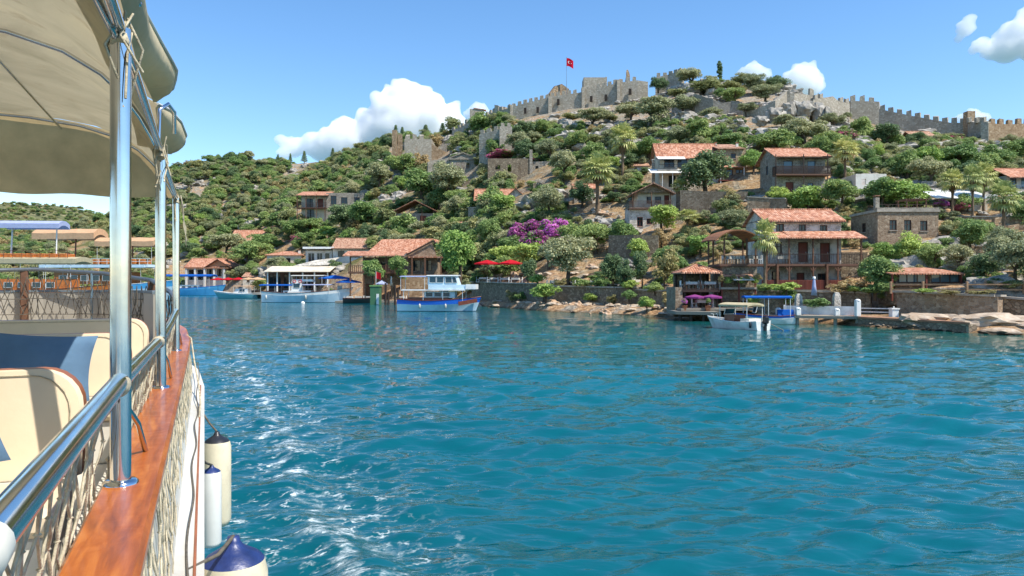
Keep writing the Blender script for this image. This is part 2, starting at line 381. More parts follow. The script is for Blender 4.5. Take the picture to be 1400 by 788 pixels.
def H(X, Y):
    """ground height"""
    X = np.asarray(X, float); Y = np.asarray(Y, float)
    u, ds, rd, rr = prof(X, Y); D = Y
    zr = CAMH+(HOR-rr)/F*rd
    sh = fbm(X, Y, 9, 3, 3)*1.2                                   # wander of the shoreline
    q = D-ds+sh*np.clip((700-u)/300+.3, .15, 1)
    right = np.clip((u-610)/60, 0, 1)
    z0 = 0.55+right*0.25
    beach = np.where(q < 0, np.maximum(-3.0, q*.45), np.minimum(q*.35, z0))
    step = (1.6+right*.75)*np.clip((q-8.9)/.6, 0, 1)*right + (1-right)*1.2*np.clip((q-10)/12, 0, 1)
    s0 = z0+1.2+right*1.1
    p = np.clip((q-9.6)/np.maximum(rd-ds-9.6, 20), 0, 1.6)
    up = np.where(p <= 1, p**1.12, 1-(p-1)*.75)
    z = beach+step+np.maximum(zr-s0, 2)*up
    amp = np.clip(p*4, 0, 1)
    z = z+amp*(fbm(X, Y, 28, 5, 11)*2.2+fbm(X, Y, 7, 4, 23)*.7)*np.clip(1.25-np.abs(p-.55), .3, 1)*np.where(p > .88, np.clip((1.06-p)/.18, .25, 1), 1)
    # terraces on the village slope
    th = 2.3; k = z/th; fr = k-np.floor(k); ter = (np.floor(k)+np.clip((fr-.62)/.38, 0, 1))*th+.35
    wv = amp*np.clip((u-640)/120, 0, 1)*np.clip((.62-p)/.2, 0, 1)*.6
    return z*(1-wv)+ter*wv
def hz(x, y): return float(H(np.array([x]), np.array([y]))[0])
def ground(u, v, lo=0, hi=1.02):
    """first ground point met by the sight line through photo pixel (u, v)"""
    tx = (u-CX)/F; ds = np.interp(u, _u, _ds); rd = np.interp(u, _ru, _rd)
    D = np.linspace(ds+lo, rd*hi, 700); z = H(tx*D, D); row = HOR-(z-CAMH)/D*F
    ok = np.nonzero(row <= v)[0]; i = ok[0] if len(ok) else int(np.argmin(row))
    return Vector((tx*D[i], D[i], z[i]))

us = np.concatenate([np.linspace(-1800, -220, 40), np.linspace(-200, 1600, 420), np.linspace(1640, 3200, 40)])
ps = np.concatenate([np.linspace(-.12, 0, 8), np.linspace(.004, .10, 34), np.linspace(.106, 1.0, 210), np.linspace(1.01, 1.5, 30)])
dsv = np.interp(us, _u, _ds); rdv = np.interp(us, _ru, _rd)
Dg = dsv[None, :]+ps[:, None]*(rdv-dsv)[None, :]; Xg = (us-CX)[None, :]/F*Dg; Zg = H(Xg, Dg)
def np_grid(name, X, Y, Z, mat, parent=None):
    n, m = X.shape; me = bpy.data.meshes.new(name); co = np.stack([X, Y, Z], -1).reshape(-1, 3)
    i = np.arange((n-1)*m).reshape(n-1, m)[:, :-1].ravel(); f = np.stack([i, i+1, i+m+1, i+m], 1)
    me.vertices.add(len(co)); me.vertices.foreach_set('co', co.ravel())
    me.loops.add(f.size); me.loops.foreach_set('vertex_index', f.ravel())
    me.polygons.add(len(f)); me.polygons.foreach_set('loop_start', np.arange(len(f))*4); me.polygons.foreach_set('loop_total', np.full(len(f), 4))
    me.update(calc_edges=True); me.polygons.foreach_set('use_smooth', np.ones(len(f), bool)); me.materials.append(mat)
    o = bpy.data.objects.new(name, me); COL.objects.link(o)
    if parent: o.parent = parent
    return o
ter = tag(np_grid('hillside_terrain', Xg, Dg, Zg, M['terrain']), kind='structure')

# the far low hill across the bay, seen past the awning
def far_mat():
    m = NT('far_hill_scrub'); co = m.coord('Object'); n1 = m.noise(co, .06, 8, .62); n2 = m.noise(co, .3, 6, .65)
    v = m.n('ShaderNodeTexVoronoi', feature='SMOOTH_F1'); m.l(co, v.inputs['Vector']); m.set(v, Scale=.16, Smoothness=.4)
    c = m.ramp(m.math('ADD', m.math('MULTIPLY', v.outputs['Distance'], .6), m.math('MULTIPLY', n1, .5)), [(.3, lin('46512f')), (.55, lin('66693f')), (.8, lin('958a66'))])
    m.l(c, m.p.inputs['Base Color']); m.p.inputs['Roughness'].default_value = .95; m.bump(m.math('SUBTRACT', n2, v.outputs['Distance']), 1, 2.5); return m.mat
fu = np.linspace(-1500, 420, 150); fp = np.linspace(0, 1.4, 60)
fr_ = np.interp(fu, [-1500, -300, 0, 60, 100, 145, 200, 300, 420], [300, 285, 274, 279, 285, 292, 300, 320, 340])
fd0, fd1 = 470.0, 900.0; fz = CAMH+(HOR-fr_)/F*fd1
FD = fd0+fp[:, None]*(fd1-fd0)+0*fu[None, :]; FX = (fu-CX)[None, :]/F*FD
FZ = np.where(fp[:, None] < 1, fp[:, None]**.9, 1-(fp[:, None]-1)*1.2)*fz[None, :]-1.5+fbm(FX, FD, 90, 5, 5)*5*np.clip(fp[:, None]*3, 0, 1)+fbm(FX, FD, 12, 4, 8)*2.2
tag(np_grid('far_hill', FX, FD, FZ, far_mat()), kind='structure')

# ------------------------------------------------------------------ our boat's frame: s forward along the rail, t to starboard
BA = Vector((-.384, .923, 0)); BR = Vector((.923, .384, 0))
def bp(s, t, z): v = BA*s+BR*t; return Vector((v.x, v.y, z))
BOATM = Matrix(((BR.x, BA.x, 0, 0), (BR.y, BA.y, 0, 0), (0, 0, 1, 0), (0, 0, 0, 1)))     # local x = t, y = s

# ------------------------------------------------------------------ water
def water_mat():
    m = NT('sea_water'); g = m.n('ShaderNodeNewGeometry'); pos = g.outputs['Position']
    s = m.n('ShaderNodeSeparateXYZ'); m.l(pos, s.inputs[0]); x, y = s.outputs[0], s.outputs[1]
    dist = m.math('SQRT', m.math('ADD', m.math('MULTIPLY', x, x), m.math('MULTIPLY', y, y)))
    big = m.noise(pos, .03, 3, .5)
    deep = m.mix(m.maprange(big, .35, .7), lin('054c58'), lin('0a646f'))
    # shallow greener water over pale rock close to the shore
    u = m.math('DIVIDE', x, m.math('MAXIMUM', y, 1))
    # shore distance as function of bearing, same curve as the terrain
    fc = m.n('ShaderNodeFloatCurve'); cu = fc.mapping.curves[0]
    pts = [((uu-CX)/F*.5+.5, dd/260) for uu, dd in zip(_u, _ds) if -350 < uu < 1750]
    while len(cu.points) < len(pts): cu.points.new(.5, .5)
    for p, (a, b) in zip(cu.points, pts): p.location = (a, b); p.handle_type = 'VECTOR'
    fc.mapping.update(); m.l(m.math('ADD', m.math('MULTIPLY', u, .5), .5), fc.inputs['Value'])
    off = m.math('SUBTRACT', m.math('MULTIPLY', fc.outputs[0], 260), y)
    sh = m.math('MULTIPLY', m.maprange(m.math('ADD', off, m.math('MULTIPLY', big, 8)), 3, 26, 1, 0, True), m.maprange(x, -25, 5))
    col = m.mix(m.math('MULTIPLY', sh, .75), deep, lin('1a5447'))
    # foam along the hull: t, s boat coordinates
    t = m.math('ADD', m.math('MULTIPLY', x, BR.x), m.math('MULTIPLY', y, BR.y)); sl = m.math('ADD', m.math('MULTIPLY', x, BA.x), m.math('MULTIPLY', y, BA.y))
    cb = m.n('ShaderNodeCombineXYZ'); m.l(m.math('MULTIPLY', t, .75), cb.inputs[0]); m.l(m.math('MULTIPLY', sl, 1.0), cb.inputs[1])
    tv = cb.outputs[0]; wob = m.noise(tv, .8, 3, .6)
    tt = m.math('ADD', t, m.math('MULTIPLY', m.math('SUBTRACT', wob, .5), 2.2))
    band = m.math('MULTIPLY', m.maprange(tt, .0, 1.1, .35, 1, True), m.maprange(tt, 1.6, 3.6, 1, 0, True))
    crest = m.math('MULTIPLY', m.maprange(tt, 1.15, 1.6, 0, 1, True), m.maprange(tt, 1.6, 2.2, 1, 0, True))
    fade = m.math('MULTIPLY', m.maprange(sl, -6, 6, 1, 1), m.maprange(sl, 34, 60, 1, 0))
    dv = m.n('ShaderNodeVectorMath', operation='ADD'); m.l(tv, dv.inputs[0])
    nz = m.n('ShaderNodeTexNoise'); m.l(tv, nz.inputs['Vector']); m.set(nz, Scale=2.2, Detail=4.0, Roughness=.6)
    sc = m.n('ShaderNodeVectorMath', operation='SCALE'); m.l(nz.outputs['Color'], sc.inputs[0]); sc.inputs['Scale'].default_value = .8; m.l(sc.outputs[0], dv.inputs[1])
    vo = m.n('ShaderNodeTexVoronoi', feature='DISTANCE_TO_EDGE'); m.l(dv.outputs[0], vo.inputs['Vector']); vo.inputs['Scale'].default_value = 3.0
    fil = m.maprange(vo.outputs['Distance'], .012, .10, 1, 0, True)
    patch = m.maprange(m.noise(tv, 1.9, 6, .68), .44, .60, 0, 1, True)
    patch2 = m.maprange(m.noise(tv, 5.5, 5, .65), .41, .61, 0, 1, True)
    foam = m.math('MULTIPLY', m.math('MULTIPLY', fil, patch), m.math('MULTIPLY', band, patch2))
    foam = m.math('MAXIMUM', foam, m.math('MULTIPLY', m.math('MULTIPLY', m.math('MULTIPLY', crest, .7), patch), patch2))
    foam = m.math('MULTIPLY', m.math('MULTIPLY', foam, fade), .9, clamp=True)
    col = m.mix(foam, col, lin('e4eef0'))
    m.l(col, m.p.inputs['Base Color']); m.p.inputs['IOR'].default_value = 1.333
    m.l(m.math('ADD', m.math('MULTIPLY', foam, .6), m.maprange(dist, 10, 200, .03, .12)), m.p.inputs['Roughness'])
    mp = m.n('ShaderNodeMapping'); mp.inputs['Rotation'].default_value = (0, 0, R(-16)); mp.inputs['Scale'].default_value = (.5, 1.35, 1); m.l(pos, mp.inputs[0])
    h1 = m.noise(mp.outputs[0], 1.1, 3, .5, .4); h2 = m.noise(mp.outputs[0], 3.6, 3, .55, .3); h3 = m.noise(mp.outputs[0], .28, 3, .5, .3)
    hh = m.math('ADD', m.math('ADD', m.math('MULTIPLY', h1, .15), m.math('MULTIPLY', h2, m.maprange(m.noise(pos, .11, 3, .55), .35, .7, .018, .05))), m.math('MULTIPLY', h3, .34))
    hh = m.math('ADD', hh, m.math('MULTIPLY', foam, .03))
    b = m.bump(hh, .55, 1.0)
    return m.mat
def waves(X, Y):
    rng = np.random.default_rng(5); D = np.hypot(X, Y); z = np.zeros_like(X); slick = .62+.75*np.clip(fbm(X, Y*1.6, 16, 3, 77)*.9+.5, 0, 1)
    for i in range(46):
        L = .36*(8.5**rng.random()); th = R(-98)+rng.normal(0, .5)                # running towards us, from the open bay
        k = 2*math.pi/L; a = .0064*L**.9*(.5+rng.random()); ph = rng.random()*6.28
        fade = np.clip((L*26-D*D/(F*CAMH)*26*.9)/(L*14), 0, 1)*np.clip(1.3-D/160, .12, 1)
        c = slick*np.sin(k*(X*math.cos(th)+Y*math.sin(th))+ph); z += a*fade*(c+.25*(1-c*c)*c+.22*c*c)
    t = X*BR.x+Y*BR.y; s = X*BA.x+Y*BA.y                                           # bow wave ridge alongside
    tc_ = 1.55+.25*np.sin(s*.9)+.2*fbm(X, Y, 2.5, 3, 41)
    z += .11*np.exp(-((t-tc_)/.38)**2)*np.clip((30-s)/20, 0, 1)*np.clip((s+2)/4, 0, 1)*(1+.6*fbm(X, Y, 1.1, 3, 44))
    z += .05*np.exp(-((t-3.4-.3*np.sin(s*.5))/.6)**2)*np.clip((30-s)/20, 0, 1)
    z += fbm(X, Y, .8, 2, 47)*.02*np.exp(-((t-1.2)/1.5)**2)*np.clip(1-D/40, 0, 1)
    return z*np.clip((D-.5)/3, 0, 1)
rows = np.arange(1.2, 720, 1.25); Dr = CAMH*F/rows; Dr = np.sort(Dr[(Dr < 330)]); Dr = np.concatenate([[.3, 1.2, 2.2, 3.2, 4.2], Dr[Dr > 4.8], [345, 420, 600, 900, 1500, 2600, 4500, 9000]])
ang = np.concatenate([np.linspace(-180, -48, 60), np.linspace(-44, 40, 760), np.linspace(44, 180, 60)])
A_, D_ = np.meshgrid(np.radians(ang), Dr); WX, WY = np.sin(A_)*D_, np.cos(A_)*D_
tag(np_grid('sea_water', WX, WY, waves(WX, WY)*1.0, water_mat()), kind='structure')

# ------------------------------------------------------------------ cumulus clouds, real bodies of scattering air three kilometres out
def cloud_mat():
    m = bpy.data.materials.new('cloud_vapour'); m.use_nodes = True; t = m.node_tree; t.nodes.clear()
    o = t.nodes.new('ShaderNodeOutputMaterial'); v = t.nodes.new('ShaderNodeVolumeScatter'); v.inputs['Color'].default_value = (1, 1, 1, 1)
    v.inputs['Density'].default_value = .030; v.inputs['Anisotropy'].default_value = -.1; t.links.new(v.outputs[0], o.inputs['Volume']); return m
M['cloud'] = cloud_mat()
def cloud(label, blobs, D=3200.0, seed=1):
    """blobs: (u, row, radius in photo pixels) of the main masses; small billows are grown on them"""
    rg = random.Random(seed); k = D/F; S = []
    for (u, v, r) in blobs:
        c = at(u, v, D+rg.uniform(-.5, .5)*r*k); S.append((c, r*k))
        for i in range(40):
            a, e = rg.uniform(0, 2*math.pi), rg.uniform(-.25, 1); rr = r*k*rg.uniform(.12, .40)
            d = Vector((math.cos(a)*math.sqrt(1-e*e), math.sin(a)*math.sqrt(1-e*e)*.8, e)); c2 = c+d*r*k*rg.uniform(.82, 1.02); S.append((c2, rr))
            if rg.random() < .6:
                d2 = (d+Vector((rg.uniform(-.7, .7), rg.uniform(-.7, .7), rg.uniform(-.3, .7)))).normalized(); S.append((c2+d2*rr*.9, rr*rg.uniform(.3, .55)))
    base = sum((s[0] for s in S), Vector())/len(S)
    b = MB(); import bmesh
    bm = bmesh.new(); bmesh.ops.create_icosphere(bm, subdivisions=2, radius=1); iv = [v.co.copy() for v in bm.verts]; fi = [tuple(v.index for v in f.verts) for f in bm.faces]; bm.free()
    for (c, r) in S: b.add([c-base+q*r for q in iv], fi)
    o = b.build('cloud', M['cloud']); md = o.modifiers.new('r', 'REMESH'); md.mode = 'VOXEL'; md.voxel_size = max(7.0, max(r for _, r in S)*.075)
    me = bpy.data.meshes.new_from_object(o.evaluated_get(bpy.context.evaluated_depsgraph_get())); o.modifiers.clear(); o.data = me; o.location = base
    me.materials.clear(); me.materials.append(M['cloud'])
    return tag(o, label, 'cloud', 'cumulus clouds')
cloud('large bank of white cumulus cloud rising behind the square stone tower', [(560, 170, 46), (600, 172, 30), (520, 185, 34), (470, 195, 30), (440, 203, 20), (402, 203, 14), (384, 192, 8), (388, 210, 9), (425, 192, 11), (545, 148, 28), (562, 132, 18), (590, 140, 14), (625, 180, 18), (490, 210, 30), (560, 205, 34)], seed=3)
cloud('small round white cloud behind the jagged crag wall', [(1098, 112, 22), (1112, 118, 14), (1080, 108, 10)], 3000, 4)
cloud('low white cloud peeping over the trees by the cypress', [(1030, 98, 12), (1046, 102, 9), (1016, 100, 7)], 3000, 5)
cloud('ragged white cloud high in open sky above the far castle wall', [(1376, 66, 22), (1356, 72, 12), (1342, 62, 11), (1320, 40, 11), (1326, 28, 8), (1310, 54, 6), (1394, 44, 20), (1404, 26, 14), (1425, 60, 30), (1330, 70, 6)], 2800, 6)
cloud('faint white cloud puff low over the crenellated wall', [(1330, 160, 10), (1345, 163, 8), (1312, 162, 6)], 3000, 7)
cloud('white cloud puff behind the red topped ruin', [(655, 152, 11), (642, 158, 8), (668, 158, 7)], 3000, 8)

# ------------------------------------------------------------------ the tour boat we ride on
def steel():
    m = NT('polished_steel'); m.p.inputs['Metallic'].default_value = 1; co = m.coord('Object')
    m.l(m.ramp(m.noise(co, 3, 4), [(.3, (.52, .52, .53)), (.7, (.70, .71, .72))]), m.p.inputs['Base Color'])
    m.l(m.maprange(m.noise(co, 9, 6, .7), .3, .8, .07, .2), m.p.inputs['Roughness']); m.bump(m.noise(co, 5, 2), .03, .01); return m.mat
def varnish():
    m = NT('varnished_mahogany'); co = m.coord('Object', (9, .9, 9)); nz = m.noise(co, 2.2, 8, .62, .6); n2 = m.noise(m.coord('Object'), 6, 6, .6, .8)
    c = m.ramp(nz, [(.3, lin('7a3a12')), (.5, lin('a65618')), (.7, lin('c4762e'))])
    c = m.mix(m.maprange(n2, .5, .7, 0, .5), c, lin('924610')); m.l(c, m.p.inputs['Base Color'])
    m.l(m.maprange(n2, .3, .8, .28, .5), m.p.inputs['Roughness']); m.p.inputs['Coat Weight'].default_value = .25; m.p.inputs['Coat Roughness'].default_value = .12
    m.bump(m.math('ADD', n2, m.math('MULTIPLY', nz, .4)), .06, .02); return m.mat
def canvas():
    m = NT('awning_canvas'); co = m.coord('Object'); c0 = lin('a99f86')
    n1 = m.noise(co, .9, 6, .6, .6); n2 = m.noise(co, 4, 5, .6)
    col = m.ramp(n1, [(.3, lin('aca081')), (.55, lin('cbbd9c')), (.75, lin('dac9a2'))]); col = m.mix(m.maprange(n2, .58, .72, 0, .35), col, lin('8a6c45'))
    m.l(col, m.p.inputs['Base Color']); m.p.inputs['Roughness'].default_value = .85
    tr = m.n('ShaderNodeBsdfTranslucent'); m.l(col, tr.inputs[0]); mx = m.n('ShaderNodeMixShader'); mx.inputs[0].default_value = .27
    m.l(m.p.outputs[0], mx.inputs[1]); m.l(tr.outputs[0], mx.inputs[2]); m.l(mx.outputs[0], m.out.inputs[0])
    m.bump(m.math('ADD', n1, m.math('MULTIPLY', n2, .2)), .5, .12); return m.mat
M['steel'] = steel(); M['varnish'] = varnish(); M['canvas'] = canvas()
M['canvas_warm'] = cloth('awning_flap', 'd6b784', .6, .15)
M['leather'] = paint('cream_vinyl', 'd9c6a8', .5, .05, 2, bump=.08); M['piping'] = paint('tan_piping', '9c5a34', .45, .15, 5)
M['blue_cloth'] = cloth('blue_cushion', '58748e', 0, .12); M['grey_vinyl'] = paint('grey_vinyl', '6f7a80', .6, .08)
M['rope'] = paint('rope', 'bdb197', .95, .25, 20, bump=.4); M['rope_dark'] = paint('rope_dark', '5d564b', .9, .25, 20)
M['hull_white'] = paint('hull_white', 'cbc8be', .4, .06, 1.2, dirt='a8a192')
M['deck_white'] = paint('deck_white', 'd5d0c4', .6, .08, 2, dirt='a89f90')
M['rail_shaded'] = paint('shaded_rail_steel', '6e7478', .45, .12, 5, metal=.5)  # bow rail metal, its shade painted in as a darker grey
M['leather_shaded'] = paint('shaded_cream_vinyl', 'a09a8e', .55, .05, 2)  # cream vinyl greyed for the bow seat back: awning shade put into the colour
M['steel_blue'] = paint('galvanised', '8fa3b0', .3, .1, 4, metal=.8)

tb = thing('tour_boat', 'tour boat deck with beige awning, steel rails, varnished rail cap and rope netting', 'boat')
tb.matrix_world = BOATM
# local coordinates: (t, s, z)
BEAM = -2.55                       # centreline
def outline(inset, s_end=13.9, n=13):
    """starboard edge from stern to bow then back along port; inset inboard of the rail cap's outer edge"""
    half = -BEAM-.17-inset; pts = [(BEAM+half, s) for s in (-3.6, -2, 0, 2, 4, 6, 8, 9.6, 10.6)]
    for k in range(1, n):
        a = math.pi*k/n; pts.append((BEAM+half*math.cos(a)*(1 if 1 else 1), 10.6+(s_end-10.6-inset)*math.sin(a)**.8))
    pts += [(BEAM-half, s) for s in (10.6, 9.6, 8, 6, 4, 2, 0, -2, -3.6)]
    return pts
def sheer(s): return 2.7+max(0, s-9.5)**1.4*.055
# hull shell
rings = []
for (ins, dz) in ((.05, -.06), (-.03, -.58), (-.17, -.62), (-.17, -.80), (-.10, -.84), (-.10, -1.05), (.05, -1.6), (.3, -2.7), (.7, -3.4)):
    rings.append([(x, y, sheer(y)+dz) for (x, y) in outline(ins)])
MB().grid([[r[i] for r in rings] for i in range(len(rings[0]))], smooth=False).build('hull', M['hull_white'], tb)
MB().tube([(p[0]-.045, p[1], p[2]) for p in [(x, y, sheer(y)-.605) for (x, y) in outline(-.17)][:9]], .008, 6).build('rub_cord', M['piping'], tb)
# rail cap
o1, o2 = outline(0), outline(.21)
cp = []
for (a, b) in zip(o1, o2):
    z = sheer(a[1]); cp.append([(a[0], a[1], z-.07), (a[0]+.004, a[1], z-.02), (a[0]-.012, a[1], z), (b[0]+.012, b[1], z), (b[0]-.004, b[1], z-.02), (b[0], b[1], z-.07)])
MB().grid(cp, smooth=False, closed=True).build('rail_cap', M['varnish'], tb)
# deck and inner bulwark
dk = outline(.24); c = MB(); c.poly([(x, y, 2.25) for (x, y) in dk]); c.build('deck', M['deck_white'], tb)
MB().grid([[(x, y, 2.25), (x, y, 2.46)] for (x, y) in dk], smooth=False).build('inner_bulwark', M['hull_white'], tb)
# posts
POSTS = (-.4, 3.34, 6.29, 9.66); RT = -.31
for s in POSTS:
    p = MB().tube([(RT, s, 2.7), (RT, s, 4.52)], .039, 20).build('awning_post', M['steel'], tb)
    MB().lathe([(.0, .018), (.055, .016), (.066, .008), (.068, .0)], (RT, s, 2.7), 24).build('flange', M['steel'], p)
    MB().tube([(2*BEAM-RT, s, 2.7), (2*BEAM-RT, s, 4.52)], .039, 12).build('awning_post', M['steel'], tb)
# second slimmer stanchions tucked beside the posts
for s, l in ((3.52, .55), (6.47, .5), (9.8, .5)):
    MB().tube([(RT-.01, s, 2.70), (RT-.01, s, 3.12)], .02, 12).build('stanchion', M['steel_blue'], tb)
    MB().tube([(RT-.01, s+.02, 3.0), (RT+.03, s+.26, 2.86), (RT+.05, s+.42, 2.70)], .013, 8).build('brace', M['steel'], tb)
# hand rail
def rail_path():
    pts = [(RT, -3.4, 3.1), (RT, 1.35, 3.1), (RT, 3.30, 3.1)]; return pts
MB().tube([(RT, -3.4, 3.10), (RT, 1.27, 3.10)], .036, 16).build('hand_rail', M['steel'], tb)
MB().tube([(RT, 1.33, 3.10), (RT, 2.4, 3.105), (RT, 3.30, 3.11)], .036, 20).build('hand_rail', M['steel'], tb)
MB().tube([(RT, 3.38, 3.11), (RT, 5.0, 3.09), (RT, 6.25, 3.07)], .036, 16).build('hand_rail', M['steel'], tb)
MB().tube([(RT, 6.33, 3.07), (RT, 8, 3.1), (RT, 9.62, 3.17)], .036, 16).build('hand_rail', M['steel'], tb)
MB().tube([(RT, 9.70, 3.17), (RT-.02, 10.4, 3.26), (RT-.12, 11.2, 3.38), (-.72, 12.1, 3.55), (-1.45, 12.95, 3.66), (-2.4, 13.35, 3.72), (-3.4, 13.1, 3.68), (-4.3, 12.2, 3.55), (-4.75, 11, 3.35), (-4.79, 9.6, 3.2), (-4.79, -3.4, 3.1)], .030, 12).build('bow_rail', M['rail_shaded'], tb)
for s, r in ((1.30, .045), (3.27, .044), (5.95, .046)):
    MB().tube([(RT, s-.06, 3.10-(s>5)*.026), (RT, s-.02, 3.10-(s>5)*.026), (RT, s+.05, 3.10-(s>5)*.026)], [r*.7, r, r*.92], 16).build('rail_joint', M['hull_white'] if s < 2 else M['rope'], tb)
MB().tube([(RT, 1.30, 2.7), (RT, 1.30, 3.06)], .034, 14).build('rail_post', M['steel_blue'], tb)
for (t, s, z) in ((-.72, 12.1, 3.53), (-2.55, 13.35, 3.71), (-4.3, 12.2, 3.53)):
    MB().bbox(t-.05, t+.05, s-.05, s+.05, 2.75, z, .012).build('wooden_post', M['wood_post'], tb)
for (t, s, z) in ((-.40, 11.05, 3.34), (-1.6, 13.0, 3.66), (-3.5, 13.1, 3.65)):
    MB().tube([(t, s, 2.8), (t, s, z)], .018, 8).build('stanchion', M['steel_blue'], tb)
# net hem pole under the hand rail and the two nets
MB().tube([(RT-.04, .4, 3.025), (RT-.035, 1.5, 3.03), (RT-.045, 2.4, 3.015), (RT-.03, 3.2, 3.03)], .02, 10).build('net_pole', M['wood_post'], tb)
for s in np.arange(.7, 3.2, .17): MB().tube([(RT-.04, s, 3.022), (RT-.04, s+.025, 3.022)], .024, 8).build('lashing', M['rope'], tb)
def net(path, zt, zb, ttop, tbot, step, r, seed):
    """diamond rope netting between two heights along s"""
    rg = random.Random(seed); b = MB(); s0, s1 = path; rowsn = max(3, int(round((zt-zb)/step))); n = int((s1-s0)/step)
    P = {}
    for j in range(rowsn+1):
        for i in range(n+2):
            f = j/rowsn
            P[i, j] = Vector((ttop+(tbot-ttop)*f+rg.uniform(-.012, .012), s0+(i+.5*(j % 2))*step+rg.uniform(-.1, .1)*step*(0 < j < rowsn), zt+(zb-zt)*f+rg.uniform(-.1, .1)*step*(0 < j < rowsn)))
    for j in range(rowsn):
        for i in range(n+1):
            a = P[i, j]
            for k in ((i, i-1) if j % 2 == 0 else (i, i+1)):
                if (k, j+1) in P: b.tube([a, (a+P[k, j+1])/2+Vector((rg.uniform(-.006, .006), 0, -.006)), P[k, j+1]], r*rg.uniform(.8, 1.2), 5, False)
            if 0 < j:
                b.add([a+Vector(d)*r*2.1 for d in ((1, 0, 0), (0, 1, 0), (0, 0, 1), (-1, 0, 0), (0, -1, 0), (0, 0, -1))], [(0, 1, 2), (1, 3, 2), (3, 4, 2), (4, 0, 2), (1, 0, 5), (3, 1, 5), (4, 3, 5), (0, 4, 5)], True)
    return b
net((.2, 3.3), 3.02, 2.66, RT-.045, RT-.09, .15, .005, 1).build('rope_net', M['rope'], tb)
net((3.4, 10.2), 3.04, 2.66, RT-.02, RT-.07, .12, .0065, 2).build('rope_net', M['rope'], tb)
net((1.0, 11.0), 2.64, 2.10, -.185, -.15, .13, .0042, 3).build('rope_net', M['rope'], tb)
b = MB()
NB = [(RT-.02, 10.2), (-.42, 11.1), (-.72, 12.0), (-1.2, 12.65), (-1.8, 13.05), (-2.5, 13.25), (-3.3, 13.05), (-4.1, 12.4)]
rg = random.Random(4)
for (p, q) in zip(NB[:-1], NB[1:]):
    for k in range(7):
        f0, f1 = k/7, (k+1)/7; zt = 3.2+.4*min(1, (p[1]-10)/3); zb = sheer(p[1])
        for (g0, g1) in ((f0, f1+.1), (f1, f0-.1)):
            a = Vector((p[0]+(q[0]-p[0])*g0, p[1]+(q[1]-p[1])*g0, zt)); c = Vector((p[0]+(q[0]-p[0])*g1, p[1]+(q[1]-p[1])*g1, zb))
            b.tube([a, (a+c)/2+Vector((rg.uniform(-.05, .05), rg.uniform(-.05, .05), 0)), c], .006, 5, False)
    for zf in (.33, .66): b.tube([(p[0], p[1], 2.8+zf*.7), (q[0], q[1], 2.8+zf*.72)], .006, 5, False)
b.build('rope_net', M['rope_dark'], tb)
# thin blue pipe seen under the cap beside the outer net
for s in (2.2, 4.4, 6.6, 8.8): MB().tube([(-.2, s, 2.08), (-.2, s, 2.64)], .02, 8).build('stanchion', M['steel_blue'], tb)

# awning: longitudinal side tube, bows, roof cloth with bulging shoulder pinched at the posts, end flap
MB().tube([(RT, -3.4, 4.5), (RT, 9.9, 4.52)], .024, 12).build('side_tube', M['steel'], tb)
MB().tube([(2*BEAM-RT, -3.4, 4.5), (2*BEAM-RT, 9.9, 4.52)], .024, 8).build('side_tube', M['steel'], tb)
def roofz(tt):                                       # height of the cloth at distance tt inboard of the rail
    return 4.52+.80*(1-math.exp(-max(tt, 0)/.34))+.10*math.sin(min(1, tt/2.24)*math.pi/2)
BS = (0.9, 6.29, 9.72)
for s in BS:
    pts = [(RT-tt, s, roofz(tt)-.035) for tt in (0, .06, .14, .25, .4, .65, 1.0, 1.5, 2.24, 2.98, 3.48, 3.83, 4.08, 4.23, 4.34, 4.42, 4.48)]
    pts = [(RT-tt, s, roofz(min(tt, 4.48-tt))-.035) for tt in (0, .06, .14, .25, .4, .65, 1.0, 1.5, 2.24, 2.98, 3.48, 3.83, 4.08, 4.23, 4.34, 4.42, 4.48)]
    MB().tube(pts, .017, 10).build('awning_bow', M['steel'], tb)
rg = random.Random(9); P = []
SS = np.concatenate([np.linspace(-3.2, 9.74, 90)])
for s in SS:
    row = []
    for tt in (0, .05, .12, .22, .36, .55, .85, 1.2, 1.7, 2.24, 2.78, 3.28, 3.63, 3.93, 4.12, 4.26, 4.36, 4.43, 4.48):
        e = min(tt, 4.48-tt); sag = .06*math.sin(min(1, max(0, (s-.9)/5.39) if s < 6.29 else (s-6.29)/3.43)*math.pi)
        row.append((RT-tt, s, roofz(e)+.0-sag*min(1, e*1.5)+.012*math.sin(s*5.1+tt*3)))
    P.append(row)
MB().grid(P).build('awning_cloth', M['canvas'], tb)
